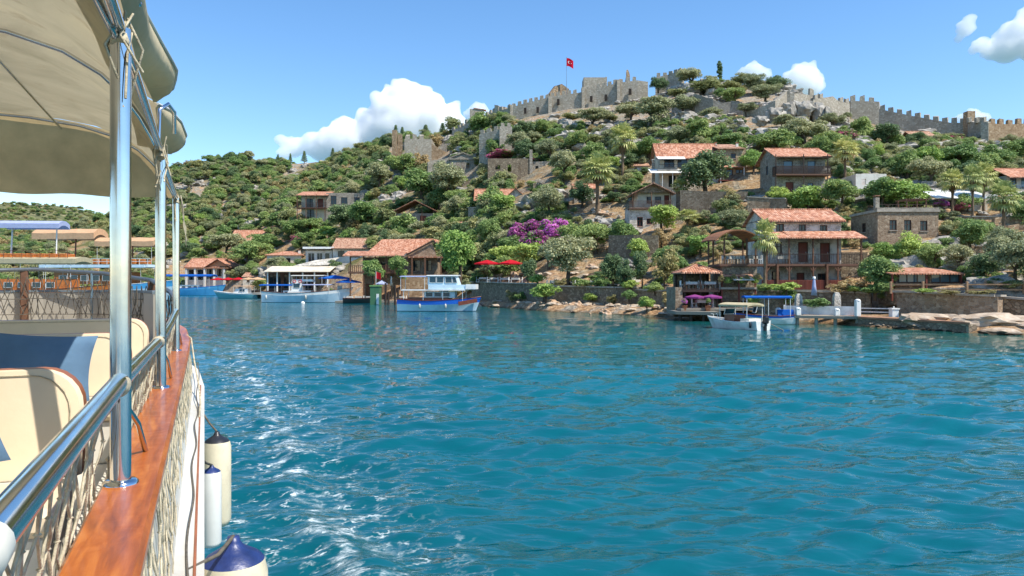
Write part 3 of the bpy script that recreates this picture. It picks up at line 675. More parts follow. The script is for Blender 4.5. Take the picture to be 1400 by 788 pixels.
# lifted hem flaps bulging outward along the rail, one per bay, drawn to a point at the ties by the posts
def ip(x, xs, ys): return float(np.interp(x, xs, ys))
for (ss, it, iz, ht, hz_) in (((-3.2, 3.2, 4.3, 4.96, 5.57, 6.0, 6.18, 6.25), (-.30, -.30, -.335, -.36, -.36, -.36, -.36, -.36), (4.55, 4.60, 4.70, 4.77, 4.83, 4.87, 4.88, 4.88), (-.32, -.34, -.32, -.25, -.18, -.21, -.28, -.35), (4.95, 4.95, 4.97, 4.97, 4.97, 4.95, 4.92, 4.89)),
                            ((6.33, 6.8, 7.3, 7.8, 8.05, 8.2), (-.35, -.35, -.35, -.34, -.33, -.33), (4.86, 4.76, 4.72, 4.75, 4.78, 4.80), (-.34, -.27, -.20, -.165, -.22, -.32), (4.89, 4.95, 4.96, 4.93, 4.88, 4.81))):
    G = []
    for s in np.linspace(ss[0], ss[-1], 44):
        p0 = Vector((ip(s, ss, it), s, ip(s, ss, iz))); p1 = Vector((ip(s, ss, ht), s, ip(s, ss, hz_))); w = (p1-p0).length; row = []
        for k in range(9):
            g = k/8; q = p0.lerp(p1, g); bul = math.sin(g*math.pi)*.28*w; row.append((q.x+bul*.9, q.y, q.z-bul*.35))
        row += [(p1.x-.05, s, p1.z+.03), (p1.x-.16, s, p1.z+.04), (RT-.30, s, max(p1.z+.03, roofz(.2)-.02))]; G.append(row)
    o = MB().grid(G).build('awning_flap', M['canvas'], tb); MB().tube([(r[8][0]+.006, r[8][1], r[8][2]) for r in G], .011, 6).build('hem_cord', M['hull_white'], o)
# hanging end flap with a wavy hem
fl = []
for i in range(34):
    f = i/33; t = RT+.05-4.58*f; e = min(.05+4.5*f, 4.5*(1-f)+.05)
    fl.append([(t, 9.78+.02*math.sin(f*25)*g, roofz(max(0, e-.05))*(1-g)+(4.52+.012*math.sin(f*31))*g) for g in (0, .2, .4, .6, .8, 1)])
MB().grid(fl).build('awning_flap', M['canvas_warm'], tb)
# ties at the posts, and a small lifted loop frame on the roof edge
for s in (6.22, 9.66, 3.34):
    b = MB(); rg = random.Random(int(s*10))
    for k in range(6):
        a = Vector((RT+rg.uniform(-.03, .05), s+rg.uniform(-.05, .05), 4.52+rg.uniform(0, .1))); b.tube([a, a+Vector((rg.uniform(-.05, .06), rg.uniform(-.12, .12), -.12)), a+Vector((rg.uniform(-.04, .04), rg.uniform(-.1, .1), -rg.uniform(.2, .4)))], .0055, 5)
    b.tube([(RT, s-.03, 4.45), (RT, s+.02, 4.54)], .034, 8)
    b.build('tie_rope', M['rope'], tb)
MB().tube([(RT+.05, 3.55, 4.98-.28), (RT-.12, 2.9, 4.86), (RT-.32, 2.4, 5.0), (RT-.55, 2.0, 5.12)], .014, 10).build('awning_strut', M['steel'], tb)
MB().tube([(RT, 3.36, 4.45), (RT-.10, 2.9, 4.62), (RT-.22, 2.5, 4.78)], .014, 10).build('awning_strut', M['steel'], tb)
MB().tube([(RT-.02, 6.3, 4.5), (RT-.01, 6.3, 4.84), (RT+.05, 6.36, 4.90), (RT+.09, 6.44, 4.86), (RT+.09, 6.5, 4.70)], .016, 10).build('loop_frame', M['steel'], tb)
# drooping cloth end beside the last post
MB().grid([[(RT+.05+.06*f+.012*math.sin(f*9+g*7), 9.7+.1*g, 4.55-.62*f*(1-.25*g)) for f in (0, .2, .4, .6, .8, 1)] for g in (0, .33, .66, 1)]).build('loose_cloth', M['canvas'], tb)
# light tubes crossing the roof
MB().tube([(-1.55, .9, 5.28), (-1.50, 6.29, 5.27), (-1.50, 9.72, 5.26)], .012, 8).build('ridge_tube', M['steel'], tb)

# seats: rows of cream benches facing aft, tan piping
def rounded(w, h, r=.17, n=6):
    pts = [(-w/2, 0), (w/2, 0)]
    for k in range(n+1): a = math.pi/2*k/n; pts.append((w/2-r+r*math.cos(a), h-r+r*math.sin(a)))
    for k in range(n+1): a = math.pi/2*(1+k/n); pts.append((-w/2+r+r*math.cos(a), h-r+r*math.sin(a)))
    return pts
def bench(s, t0, t1, zt=3.10, depth=.52):
    w = t1-t0; tc = (t0+t1)/2; zs = 2.66
    back = rounded(w, zt-zs+.02); n = len(back)
    def loop(y, k, lean=.10): return [(tc+x*k, y+z/(zt-zs)*lean, zs+z*(1-(1-k)*.5)) for (x, z) in back]
    seat = MB(); seat.bbox(t0+.02, t1-.02, s-depth, s-.005, 2.55, zs, .03); o = seat.build('seat_cushion', M['leather'], tb)
    MB().bbox(t0+.04, t1-.04, s-depth+.04, s+.1, 2.25, 2.545, .01).build('seat_base', M['deck_white'], tb)
    A, B_, C_, D0 = loop(s, .985), loop(s+.025, 1.0), loop(s+.115, 1.0), loop(s+.14, .985)
    k = MB(); k.add(A, [tuple(range(n))[::-1]]); k.grid([A, B_], closed=True); k.build('seat_back', M['leather'], tb)
    st_ = [(tc+(x*.95), s-.004+z/(zt-zs)*.10*.94, zs+z*.95) for (x, z) in back]; MB().tube(st_+[st_[0]], .003, 4).build('stitching', M['rope'], tb)
    k = MB(); k.grid([B_, C_], closed=True); k.build('back_piping', M['piping'], tb)
    k = MB(); k.add(D0, [tuple(range(n))]); k.grid([C_, D0], closed=True); k.build('back_panel', M['leather'], tb)
for s, t1 in ((3.72, -.50), (6.3, -.52), (8.9, -.56)): bench(s, -2.5, t1)
# curved bow seat
for (r0, r1, z0, z1, nm, mt) in ((.42, .95, 2.55, 2.72, 'seat_cushion', 'leather'), (.30, .44, 2.6, 3.36, 'seat_back', 'leather_shaded'), (.42, .9, 2.25, 2.54, 'seat_base', 'varnish'), (.29, .45, 3.365, 3.40, 'back_piping', 'grey_vinyl')):
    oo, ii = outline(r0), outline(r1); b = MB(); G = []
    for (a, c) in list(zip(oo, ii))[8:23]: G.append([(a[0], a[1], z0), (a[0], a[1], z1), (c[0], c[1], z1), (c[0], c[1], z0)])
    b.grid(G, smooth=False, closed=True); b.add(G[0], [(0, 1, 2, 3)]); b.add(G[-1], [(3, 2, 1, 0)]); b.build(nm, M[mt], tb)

def pillow(label, loc, w, h, rot, mat, grp=None):
    n = 14; P = []; back = []
    for i in range(n+1):
        r1, r2 = [], []
        for j in range(n+1):
            x, y = i/n*2-1, j/n*2-1
            px = x*(1-.10*(1-abs(y)**2)*0-.09*(1-y*y)*abs(x)); py = y*(1-.09*(1-x*x)*abs(y))
            th = .085*(max(0, (1-x**4)*(1-y**4)))**.55*(1+.07*math.sin(5*x+3*y)); r1.append((px*w/2, -th, py*h/2)); r2.append((px*w/2, th*.8, py*h/2))
        P.append(r1); back.append(r2)
    b = MB(); b.grid(P); b.grid(back, flip=True)
    o = b.build('cushion', mat); o.matrix_world = Matrix.Translation(loc) @ BOATM.to_3x3().to_4x4() @ rot.to_4x4()
    return tag(o, label, 'cushion', grp)
from mathutils import Euler
pillow('large slate blue cushion leaning against the second cream bench back', bp(6.06, -1.10, 2.91), .74, .50, Euler((R(-14), R(5), R(4))).to_matrix(), M['blue_cloth'])
pillow('blue cushion with lifted corner on the first cream bench', bp(3.50, -1.06, 2.96), .60, .48, Euler((R(-16), R(-12), R(10))).to_matrix(), M['blue_cloth'])

# fenders hang outside
M['fender_cream'] = paint('fender_cream', 'ddd0b2', .42, .08, 3, dirt='a8977a', bump=.15); M['fender_navy'] = paint('fender_navy', '22346a', .38, .25, 7, dirt='4a5880', bump=.15)
M['fender_black'] = paint('fender_black', '23242a', .35, .1, 5); M['fender_white'] = paint('fender_white', 'dcdad2', .35, .05, 3)
def fender(label, s, t, ztop, L, r, body, tip, rope_to):
    o = thing('boat_fender', label, 'fender', bp(s, t, ztop-L), 0, 'fenders hung along the hull')
    prof_ = [(.02, 0), (r*.55, .01), (r*.85, r*.22), (r, r*.6), (r, L-r*.85), (r*.9, L-r*.42)]
    MB().lathe(prof_, n=28).build('fender_body', M[body], o)
    MB().lathe([(r*.902, L-r*.42), (r*.76, L-r*.26), (r*.52, L-r*.12), (r*.30, L+r*.02), (r*.20, L+r*.16), (r*.17, L+r*.3), (0, L+r*.32)], n=28).build('fender_cap', M[tip], o)
    a = Vector((0, 0, L+r*.3)); e = Vector((BR*(rope_to[1]-t)+BA*(rope_to[0]-s))); e.z = rope_to[2]-(ztop-L)
    MB().tube([a, a*.6+e*.4+Vector((.01, 0, -.03)), e], .011, 8).build('fender_rope', M['rope_dark'], o)
    return o
fender('cream ball fender with navy cap hung on a dark rope', 4.42, .15, 2.03, .64, .185, 'fender_cream', 'fender_navy', (3.95, -.08, 2.095))
fender('slim white fender with blue cap between two cream fenders', 7.2, .06, 1.84, .72, .085, 'fender_white', 'fender_navy', (6.75, -.08, 2.095))
fender('long cream fender with black cap roped to the hull', 8.9, .13, 1.80, 1.02, .150, 'fender_cream', 'fender_black', (9.3, -.08, 2.10))
# ropes looped along the white ledge
b = MB(); rg = random.Random(12); pts = []
for i in range(60):
    s = 3.0+i*.14; pts.append((-.075+.012*math.sin(i*.5), s, 2.12+.008*math.sin(i*.6)+max(0, s-9)*.12))
b.tube(pts, .006, 6); b.build('ledge_rope', M['rope_dark'], tb)
b = MB(); b.tube([(-.22, 11.0, 2.80), (-.165, 10.9, 2.76), (-.12, 10.4, 2.5), (-.06, 9.8, 2.25), (-.04, 9.2, 2.13), (-.05, 8.4, 2.10)], .010, 8)
b.build('mooring_rope', M['rope'], tb)

# ------------------------------------------------------------------ buildings
MARKS = []                                            # (x, y, phrase) landmarks used in plant labels
def add_wall(b, P0, ux, n, w, z0, z1, ops, th=.35, mi=0):
    """one wall face with real openings; P0 = lower outer corner, ops = (x, z, w, h) from P0"""
    P0 = Vector(P0); ux = Vector(ux); n = Vector(n); U = Vector((0, 0, 1))
    xs = sorted({0, w, *[v for o in ops for v in (max(0, o[0]), min(w, o[0]+o[2]))]}); zs = sorted({z0, z1, *[v for o in ops for v in (max(z0, o[1]), min(z1, o[1]+o[3]))]})
    inside = lambda x, z: any(o[0] < x < o[0]+o[2] and o[1] < z < o[1]+o[3] for o in ops)
    q = lambda x, z, d: P0+ux*x+U*z-n*d
    for i in range(len(xs)-1):
        for j in range(len(zs)-1):
            x, X2, z, Z2 = xs[i], xs[i+1], zs[j], zs[j+1]
            if inside((x+X2)/2, (z+Z2)/2): continue
            b.poly([q(x, z, 0), q(X2, z, 0), q(X2, Z2, 0), q(x, Z2, 0)], mi); b.poly([q(x, Z2, th), q(X2, Z2, th), q(X2, z, th), q(x, z, th)], mi)
    for (x, z, w_, h_, *_) in ops:
        x2, z2 = x+w_, z+h_
        for a, c in (((x, z), (x2, z)), ((x2, z), (x2, z2)), ((x2, z2), (x, z2)), ((x, z2), (x, z))):
            b.poly([q(*a, 0), q(*a, th), q(*c, th), q(*c, 0)], mi)
class House:
    """a building whose parts are given in photo columns and rows at a depth y behind its front line"""
    def __init__(s, name, label, cat, u, v, D=None, rz=0, mark=None, group=None):
        g = ground(u, v) if D is None else at(u, v, D)
        s.g = g; s.D = g.y; s.u = u; s.v = v; s.o = thing(name, label, cat, g, R(rz), group); s.k = g.y/F
        if mark: MARKS.append((g.x, g.y, mark))
    def X(s, u, y=0): return (u-CX)/F*(s.D+y)-s.g.x
    def Z(s, v, y=0): return CAMH+(HOR-v)/F*(s.D+y)-s.g.z
    def build(s, b, name, mat, parent=None): return b.build(name, M[mat] if isinstance(mat, str) else mat, parent or s.o)
    def box(s, name, mat, u0, u1, v0, v1, y0, y1, parent=None, bev=0):
        x0, x1, z0, z1 = s.X(u0, y0), s.X(u1, y0), s.Z(v1, y0), s.Z(v0, y0); b = MB()
        (b.bbox(x0, x1, y0, y1, z0, z1, bev) if bev else b.box(x0, x1, y0, y1, z0, z1)); return s.build(b, name, mat, parent)
    def body(s, mat, u0, u1, vt, vb, y0, y1, f=(), l=(), r=(), found=2.5, fm='frame_brown', gm='glass', name='wall', gable=None, sill=True, roofless=False):
        """four walls; f/l/r openings (u or metres-from-front, row top, width px|m, height px, kind)"""
        x0, x1, zb, zt = s.X(u0, y0), s.X(u1, y0), s.Z(vb, y0)-found, s.Z(vt, y0); b = MB(); th = .35; k = (s.D+y0)/F
        F_ = [(s.X(o[0], y0)-x0, s.Z(o[1]+o[3], y0), o[2]*k, o[3]*k, o[4]) for o in f]
        L_ = [((y1-y0)-o[0]-o[2], s.Z(o[1]+o[3], y0), o[2], o[3]*k, o[4]) for o in l]
        R_ = [(o[0], s.Z(o[1]+o[3], y0), o[2], o[3]*k, o[4]) for o in r]
        faces = (((x0, y0, 0), (1, 0, 0), (0, -1, 0), x1-x0, F_), ((x0, y1, 0), (0, -1, 0), (-1, 0, 0), y1-y0, L_), ((x1, y0, 0), (0, 1, 0), (1, 0, 0), y1-y0, R_), ((x1, y1, 0), (-1, 0, 0), (0, 1, 0), x1-x0, []))
        for (P, ux, n, w, ops) in faces: add_wall(b, P, ux, n, w, zb, zt, ops, th)
        if gable:                                      # ('x' ridge runs along x | 'y', ridge height)
            ax, zr = gable
            if ax == 'x':
                for x, d in ((x0, 1), (x1, -1)):
                    t = [(x, y0, zt), (x, y1, zt), (x, (y0+y1)/2, zr)]; t2 = [(p[0]+d*th, p[1], p[2]) for p in t]; b.poly(t if d < 0 else t[::-1]); b.poly(t2 if d > 0 else t2[::-1])
            else:
                for y, d in ((y0, 1), (y1, -1)):
                    t = [(x0, y, zt), (x1, y, zt), ((x0+x1)/2, y, zr)]; t2 = [(p[0], p[1]+d*th, p[2]) for p in t]; b.poly(t if d > 0 else t[::-1]); b.poly(t2 if d < 0 else t2[::-1])
        if roofless:
            b.poly([(x0, y0, zt), (x1, y0, zt), (x1, y0+th, zt), (x0, y0+th, zt)]); b.poly([(x0, y0, zt), (x0+th, y0, zt), (x0+th, y1, zt), (x0, y1, zt)]); b.poly([(x1-th, y0, zt), (x1, y0, zt), (x1, y1, zt), (x1-th, y1, zt)])
        s.build(b, name, mat)
        for (P, ux, n, w, ops) in faces:
            for (ox, oz, ow, oh, kind) in ops:
                if kind == 'hole': continue
                s.opening(Vector(P)+Vector(ux)*ox+Vector((0, 0, oz)), Vector(ux), Vector(n), ow, oh, kind, fm, gm, sill)
        return (x0, x1, y0, y1, zb, zt)
    def opening(s, P, ux, n, w, h, kind, fm, gm, sill=True):
        U = Vector((0, 0, 1)); b = MB(); fw = min(.09, w*.14); q = lambda x, z, d=.12: P+ux*x+U*z-n*d
        b.bar(q(fw/2, 0), q(fw/2, h), fw, .08); b.bar(q(w-fw/2, 0), q(w-fw/2, h), fw, .08); b.bar(q(fw, fw/2), q(w-fw, fw/2), .08, fw); b.bar(q(fw, h-fw/2), q(w-fw, h-fw/2), .08, fw)
        if kind in ('win', 'win2', 'glaz'):
            nb = 1 if kind == 'win' else 2 if kind == 'win2' else max(1, int(w/1.2))
            for i in range(nb): x = w*(i+1)/(nb+1); b.bar(q(x, fw), q(x, h-fw), fw*.7, .06)
            if h > .9 and kind != 'glaz': b.bar(q(fw, h*.6), q(w-fw, h*.6), .06, fw*.7)
        nm = 'door' if kind in ('door', 'gdoor') else 'window'; o = s.build(b, nm, fm)
        pb = MB()
        if kind == 'door':
            pb.poly([q(fw, fw, .13), q(w-fw, fw, .13), q(w-fw, h-fw, .13), q(fw, h-fw, .13)]); p = s.build(pb, 'door_leaf', 'wood_red', o)
            hb_ = MB(); hb_.bar(q(w*.8, h*.45, .1), q(w*.8, h*.52, .1), .04, .04); s.build(hb_, 'handle', 'metal_grey', o)
        else:
            pb.poly([q(fw, fw, .14), q(w-fw, fw, .14), q(w-fw, h-fw, .14), q(fw, h-fw, .14)]); s.build(pb, 'pane', gm, o)
        if sill and nm == 'window':
            sb = MB(); sb.bar(q(-.08, -.05, -.02), q(w+.08, -.05, -.02), .16, .07); s.build(sb, 'sill', 'concrete', o)
        return o
    def gable(s, mat, x0, x1, y0, y1, ze, zr, axis='x', ov=.35, t=.13, wood=True):
        b = MB()
        if axis == 'x':
            ym = (y0+y1)/2; sl = (zr-ze)/(ym-y0); e = ov*sl
            b.slab([(x0-ov, y0-ov, ze-e), (x1+ov, y0-ov, ze-e), (x1+ov, ym, zr), (x0-ov, ym, zr)], t); b.slab([(x1+ov, y1+ov, ze-e), (x0-ov, y1+ov, ze-e), (x0-ov, ym, zr), (x1+ov, ym, zr)], t)
            rp = [(x0-ov-.03, ym, zr+.02), (x1+ov+.03, ym, zr+.02)]
        else:
            xm = (x0+x1)/2; sl = (zr-ze)/(xm-x0); e = ov*sl
            b.slab([(x0-ov, y1+ov, ze-e), (x0-ov, y0-ov, ze-e), (xm, y0-ov, zr), (xm, y1+ov, zr)], t); b.slab([(x1+ov, y0-ov, ze-e), (x1+ov, y1+ov, ze-e), (xm, y1+ov, zr), (xm, y0-ov, zr)], t)
            rp = [(xm, y0-ov-.03, zr+.02), (xm, y1+ov+.03, zr+.02)]
        o = s.build(b, 'roof', mat); rb = MB(); rb.tube(rp, .1, 6, smooth=False); s.build(rb, 'ridge_tiles', mat, o)
        eb = MB()
        if axis == 'x':
            eb.bar((x0-ov, y0-ov+.03, ze-e-t-.05), (x1+ov, y0-ov+.03, ze-e-t-.05), .06, .1); s.build(eb, 'eaves_board', 'wood_dark', o)
        else:
            for sg, xe in ((1, x0-ov), (-1, x1+ov)): eb.bar((xe, y0-ov+.04, ze-e-t-.04), (xm, y0-ov+.04, zr-t-.04), .06, .14)
            s.build(eb, 'barge_board', 'wood_dark', o)
        return o
    def hip(s, mat, x0, x1, y0, y1, ze, zr, ov=.4, t=.13):
        x0 -= ov; x1 += ov; y0 -= ov; y1 += ov; dx, dy = x1-x0, y1-y0; b = MB()
        if dx >= dy: a, c = (x0+dy/2, (y0+y1)/2, zr), (x1-dy/2, (y0+y1)/2, zr)
        else: a, c = ((x0+x1)/2, y0+dx/2, zr), ((x0+x1)/2, y1-dx/2, zr)
        p = [(x0, y0, ze), (x1, y0, ze), (x1, y1, ze), (x0, y1, ze)]
        if dx >= dy: fs = [[p[0], p[1], c, a], [p[1], p[2], c], [p[2], p[3], a, c], [p[3], p[0], a]]
        else: fs = [[p[0], p[1], a], [p[1], p[2], c, a], [p[2], p[3], c], [p[3], p[0], a, c]]
        for f in fs: b.slab(f, t)
        o = s.build(b, 'roof', mat); rb = MB(); rb.tube([a, c], .1, 6, smooth=False) if (Vector(a)-Vector(c)).length > .1 else None
        for q, e in ((p[0], a), (p[1], c if dx >= dy else a), (p[2], c), (p[3], a if dx >= dy else c)): rb.tube([(q[0], q[1], q[2]+.02), (e[0], e[1], e[2]+.02)], .08, 6, smooth=False)
        s.build(rb, 'ridge_tiles', mat, o); return o
    def shed(s, mat, x0, x1, y0, y1, z0, z1, t=.1, name='roof', parent=None):
        b = MB(); b.slab([(x0, y0, z0), (x1, y0, z0), (x1, y1, z1), (x0, y1, z1)], t); return s.build(b, name, mat, parent)
    def posts(s, mat, pts, z0, z1, w=.14, name='post'):
        for (x, y) in pts: b = MB(); b.box(x-w/2, x+w/2, y-w/2, y+w/2, z0, z1); s.build(b, name, mat)
    def rail(s, mat, pts, z0, z1, step=.16, bw=.035, name='railing', panel=False):
        b = MB()
        for (p, q) in zip(pts[:-1], pts[1:]):
            p, q = Vector((p[0], p[1], 0)), Vector((q[0], q[1], 0)); L = (q-p).length; n = max(1, int(L/step)); U = Vector((0, 0, 1))
            b.bar(p+U*(z1-.03), q+U*(z1-.03), .07, .06); b.bar(p+U*(z0+.08), q+U*(z0+.08), .05, .05)
            for i in range(n+1):
                c = p+(q-p)*(i/n); b.bar(c+U*z0, c+U*(z1-.06), bw, bw)
        return s.build(b, name, mat)
    def slab(s, mat, x0, x1, y0, y1, z, t=.2, name='floor_slab'):
        b = MB(); b.box(x0, x1, y0, y1, z-t, z); return s.build(b, name, mat)
    def chimney(s, x, y, z0, z1, w=.45, mat='plaster_white', cap='tile'):
        b = MB(); b.bbox(x-w/2, x+w/2, y-w/2, y+w/2, z0, z1, .02); o = s.build(b, 'chimney', mat)
        b = MB(); b.bbox(x-w*.65, x+w*.65, y-w*.65, y+w*.65, z1+.16, z1+.24, .02)
        for dx in (-.4, .4):
            for dy in (-.4, .4): b.box(x+dx*w-.04, x+dx*w+.04, y+dy*w-.04, y+dy*w+.04, z1, z1+.16)
        s.build(b, 'chimney_cap', cap, o)

# -- the stone house with verandas by the jetty
h = House('stone_house', 'pale stone house with red tile roof and two timber veranda storeys above jetty', 'house', 1098, 396, 73, 0, 'veranda stone house')
X, Z = h.X, h.Z
bx = h.body('stone_white', 1047, 1150, 300, 396, 2.6, 9.0, gable=('x', Z(287, 5.8)), found=1.5,
    f=[(1061, 306, 11, 12, 'win'), (1092, 307, 10, 9, 'win'), (1121, 308, 10, 10, 'win'), (1057, 331, 12, 16, 'win'), (1091, 331, 14, 28, 'door'), (1121, 332, 14, 27, 'door'),
       (1055, 371, 11, 12, 'win'), (1089, 373, 11, 22, 'door'), (1118, 374, 12, 12, 'win')], l=[(3.0, 292, .5, 7, 'win')])
h.gable('tile', bx[0], bx[1], 2.6, 9.0, bx[5], Z(287, 5.8), 'x', .35)
x0, x1 = X(1047), X(1184)
h.shed('tile', X(1082), X(1186), .0, 2.62, Z(325), Z(316, 2.6)); h.shed('tile', X(1064), X(1081.5), .0, 2.62, Z(325), Z(317, 2.6))
h.slab('wood', x0-.6, x1, .3, 2.55, Z(361), .22, 'balcony_floor'); h.posts('wood_post', [(X(u), .4) for u in (1050, 1081, 1114, 1148, 1180)], Z(396)-.6, Z(324))
h.rail('wood_dark', [(X(1047), .36), (X(1182), .36)], Z(361), Z(347)); h.rail('wood_red', [(X(1044), .3), (X(1165), .3)], Z(396), Z(383), .13, .09, 'lower_railing')
h.slab('stone_dark', X(1040), X(1190), -.25, 2.6, Z(396.5), 1.6, 'plinth')
h.posts('wood_post', [(X(u), .2) for u in (1048, 1064, 1132)], Z(396), Z(361), .2, 'brace_post')
b = MB()
for u in (1050, 1081, 1114, 1148):
    for du in (5, -5): b = MB(); b.bar((X(u), .4, Z(372)), (X(u+du), .4, Z(364)), .1, .1); h.build(b, 'knee_brace', 'wood_post')
b = MB(); b.box(X(1150, 3), X(1186, 3), 3, 8, Z(396, 3)-1, Z(345, 3)); h.build(b, 'side_terrace', 'stone_dark')

# -- timber gazebo terrace beside it
h = House('timber_gazebo', 'open timber gazebo with curved plank roof on stone terrace', 'gazebo', 1005, 396, 72, 0, 'timber gazebo')
X, Z = h.X, h.Z
h.slab('wood', X(984), X(1037), 0, 4.5, Z(361), .25, 'deck'); b = MB(); b.box(X(988), X(1036), .25, 4.5, Z(398)-1, Z(361)-.255); h.build(b, 'wall', 'stone_dark')
h.posts('wood_post', [(X(991), .2), (X(1022), .2), (X(1034), .2), (X(978), 2.5), (X(1034), 4.2), (X(991), 4.2)], Z(361), Z(326))
b = MB(); G = []
for i in range(13):
    f = i/12; z = math.sin(f*math.pi)**.8*1.05; G.append([(X(976)+(X(1040)-X(976))*f, y, Z(329)+z+(.15 if y > 2 else 0)) for y in (-.5, 2.2, 5)])
b.grid(G, smooth=False); b.grid([[(p[0], p[1], p[2]-.12) for p in r] for r in G], smooth=False, flip=True); b.grid([[r[0], (r[0][0], r[0][1], r[0][2]-.12)] for r in G], smooth=False)
h.build(b, 'roof', 'wood_roof'); h.rail('wood_dark', [(X(984), .1), (X(1037), .1)], Z(361), Z(349), .3)

# -- waterside pavilion with hip roof
h = House('waterside_pavilion', 'small two level dining pavilion with pyramid tile roof beside the water', 'pavilion', 957, 421, 71, 0, 'pyramid roof pavilion')
X, Z = h.X, h.Z
h.hip('tile', X(936), X(983), .3, 4.1, Z(372.5), Z(362, 2.2), .3); h.slab('wood_dark', X(933), X(985), .1, 4.3, Z(396), .25, 'deck')
h.posts('wood_dark', [(X(937), .35), (X(959), .35), (X(982), .35), (X(937), 4), (X(982), 4)], Z(421), Z(372)); h.rail('wood_dark', [(X(935), .15), (X(984), .15)], Z(396), Z(389), .5)
b = MB(); b.box(X(934), X(985), 4.1, 4.4, Z(422)-1, Z(374)); h.build(b, 'back_wall', 'stone_dark'); b = MB(); b.box(X(924), X(934), .2, 4.3, Z(424)-.5, Z(393)); h.build(b, 'stone_pier', 'stone_brown')
h.slab('wood_grey', X(926), X(1036), -1.6, 4.0, Z(421), .22, 'platform')
# -- awning bar with vines next to it
h = House('awning_bar', 'waterside bar with glazed front under vine covered tile awning', 'bar', 1010, 421, 71.5, 0, 'vine awning bar')
X, Z = h.X, h.Z
h.shed('tile', X(988), X(1031), .2, 2.2, Z(377), Z(371, 2.2)); h.shed('plaster', X(1000), X(1028), -.8, .2, Z(383), Z(379), .05, 'awning')
h.body('stone_brown', 986, 1036, 378, 421, 2.0, 5, f=[(990, 396, 20, 22, 'glaz'), (1013, 396, 19, 22, 'glaz')]); h.posts('wood_red', [(X(1009), -.3), (X(988), .3), (X(1034), .3)], Z(421), Z(378), .13)
h.slab('concrete', X(986), X(1036), .1, 2, Z(393), .2, 'ledge')

# -- veranda house higher up with arched gable
h = House('veranda_house', 'low house with wide tile gable and brown veranda over whitewashed stone basement', 'house', 892, 313, None, 0, 'wide gable veranda house')
X, Z = h.X, h.Z
h.body('stone_white', 861, 915, 284, 313, 1.2, 6.5, f=[(871, 297, 8, 13, 'win'), (884, 299, 10, 8, 'win')], fm='wood_red'); h.body('plaster', 872, 924, 262, 284, 2.4, 6.5, f=[(884, 269, 7, 9, 'win'), (895, 269, 9, 9, 'win2'), (908, 267, 7, 14, 'door')], found=.2)
b = MB(); b.box(X(864), X(918), 2.2, 2.39, Z(284)-.15, Z(262)); h.slab('wood', X(861), X(922), .6, 2.4, Z(284), .2, 'balcony_floor'); h.rail('wood', [(X(862), .66), (X(920), .66)], Z(284), Z(274), .2, .06)
h.posts('wood_post', [(X(866), .8), (X(892), .8), (X(918), .8)], Z(284), Z(262), .13)
h.gable('tile_old', X(868), X(921), .9, 7.5, Z(262), Z(249), 'y', .45); b = MB(); b.poly([(X(868), 1.3, Z(262)), (X(921), 1.3, Z(262)), (X(894.5), 1.3, Z(250))]); h.build(b, 'gable_boards', 'stone_brown')
h.body('stone_brown', 922, 946, 262, 290, 3, 7, found=3)

# -- long upper house with awnings
h = House('upper_house', 'long two storey house with red roof and white awnings high on slope', 'house', 955, 262, None, 0, 'white awning house')
X, Z = h.X, h.Z
h.body('plaster', 902, 985, 214, 262, 2.0, 8, f=[(908, 218, 14, 11, 'glaz'), (926, 218, 14, 12, 'gdoor'), (944, 219, 10, 10, 'win2'), (962, 219, 10, 10, 'win'), (914, 240, 10, 16, 'gdoor'), (930, 241, 9, 14, 'win'), (960, 240, 9, 16, 'door')], gable=('x', Z(196, 5)))
h.gable('tile', X(903), X(985), 2, 8, Z(214, 2), Z(197, 5), 'x', .4); h.shed('white_paint', X(900), X(938), .2, 2.4, Z(217), Z(213, 2), .06, 'awning')
h.shed('white_paint', X(889), X(938), -.6, 2.2, Z(237), Z(231, 2), .06, 'awning'); h.rail('wood_dark', [(X(902), .6), (X(945), .6)], Z(231), Z(224), .2); h.slab('concrete', X(900), X(946), .5, 2, Z(231.5), .2, 'balcony_floor')
h.posts('metal_white', [(X(905), -.4), (X(919), -.4), (X(935), -.4)], Z(262)-1, Z(236), .09); h.chimney(X(914), 5, Z(212), Z(200), .4); h.chimney(X(897), 2.5, Z(262)-1, Z(217), .5, 'stone_pale', 'plaster_white')
h.body('stone_warm', 984, 1020, 202, 250, 1.4, 8, f=[(999, 210, 7, 7, 'win'), (990, 232, 12, 12, 'gdoor'), (1006, 232, 10, 12, 'win')]); h.shed('tile', X(982), X(1021), .2, 1.42, Z(228), Z(225), .1, 'porch_roof')
h.shed('tile_old', X(983), X(1021), 1.0, 8.4, Z(203, 1), Z(197, 8)); h.chimney(X(1017), 4, Z(203), Z(191), .4); h.chimney(X(991), 6, Z(203), Z(188), .4)
h.posts('metal_white', [(X(1018), .3), (X(986), .3)], Z(262)-2, Z(228), .1); h.slab('wood_red', X(984), X(1020), .2, 1.4, Z(246), .15, 'balcony_floor'); h.rail('wood_dark', [(X(985), .25), (X(1019), .25)], Z(246), Z(239), .2)

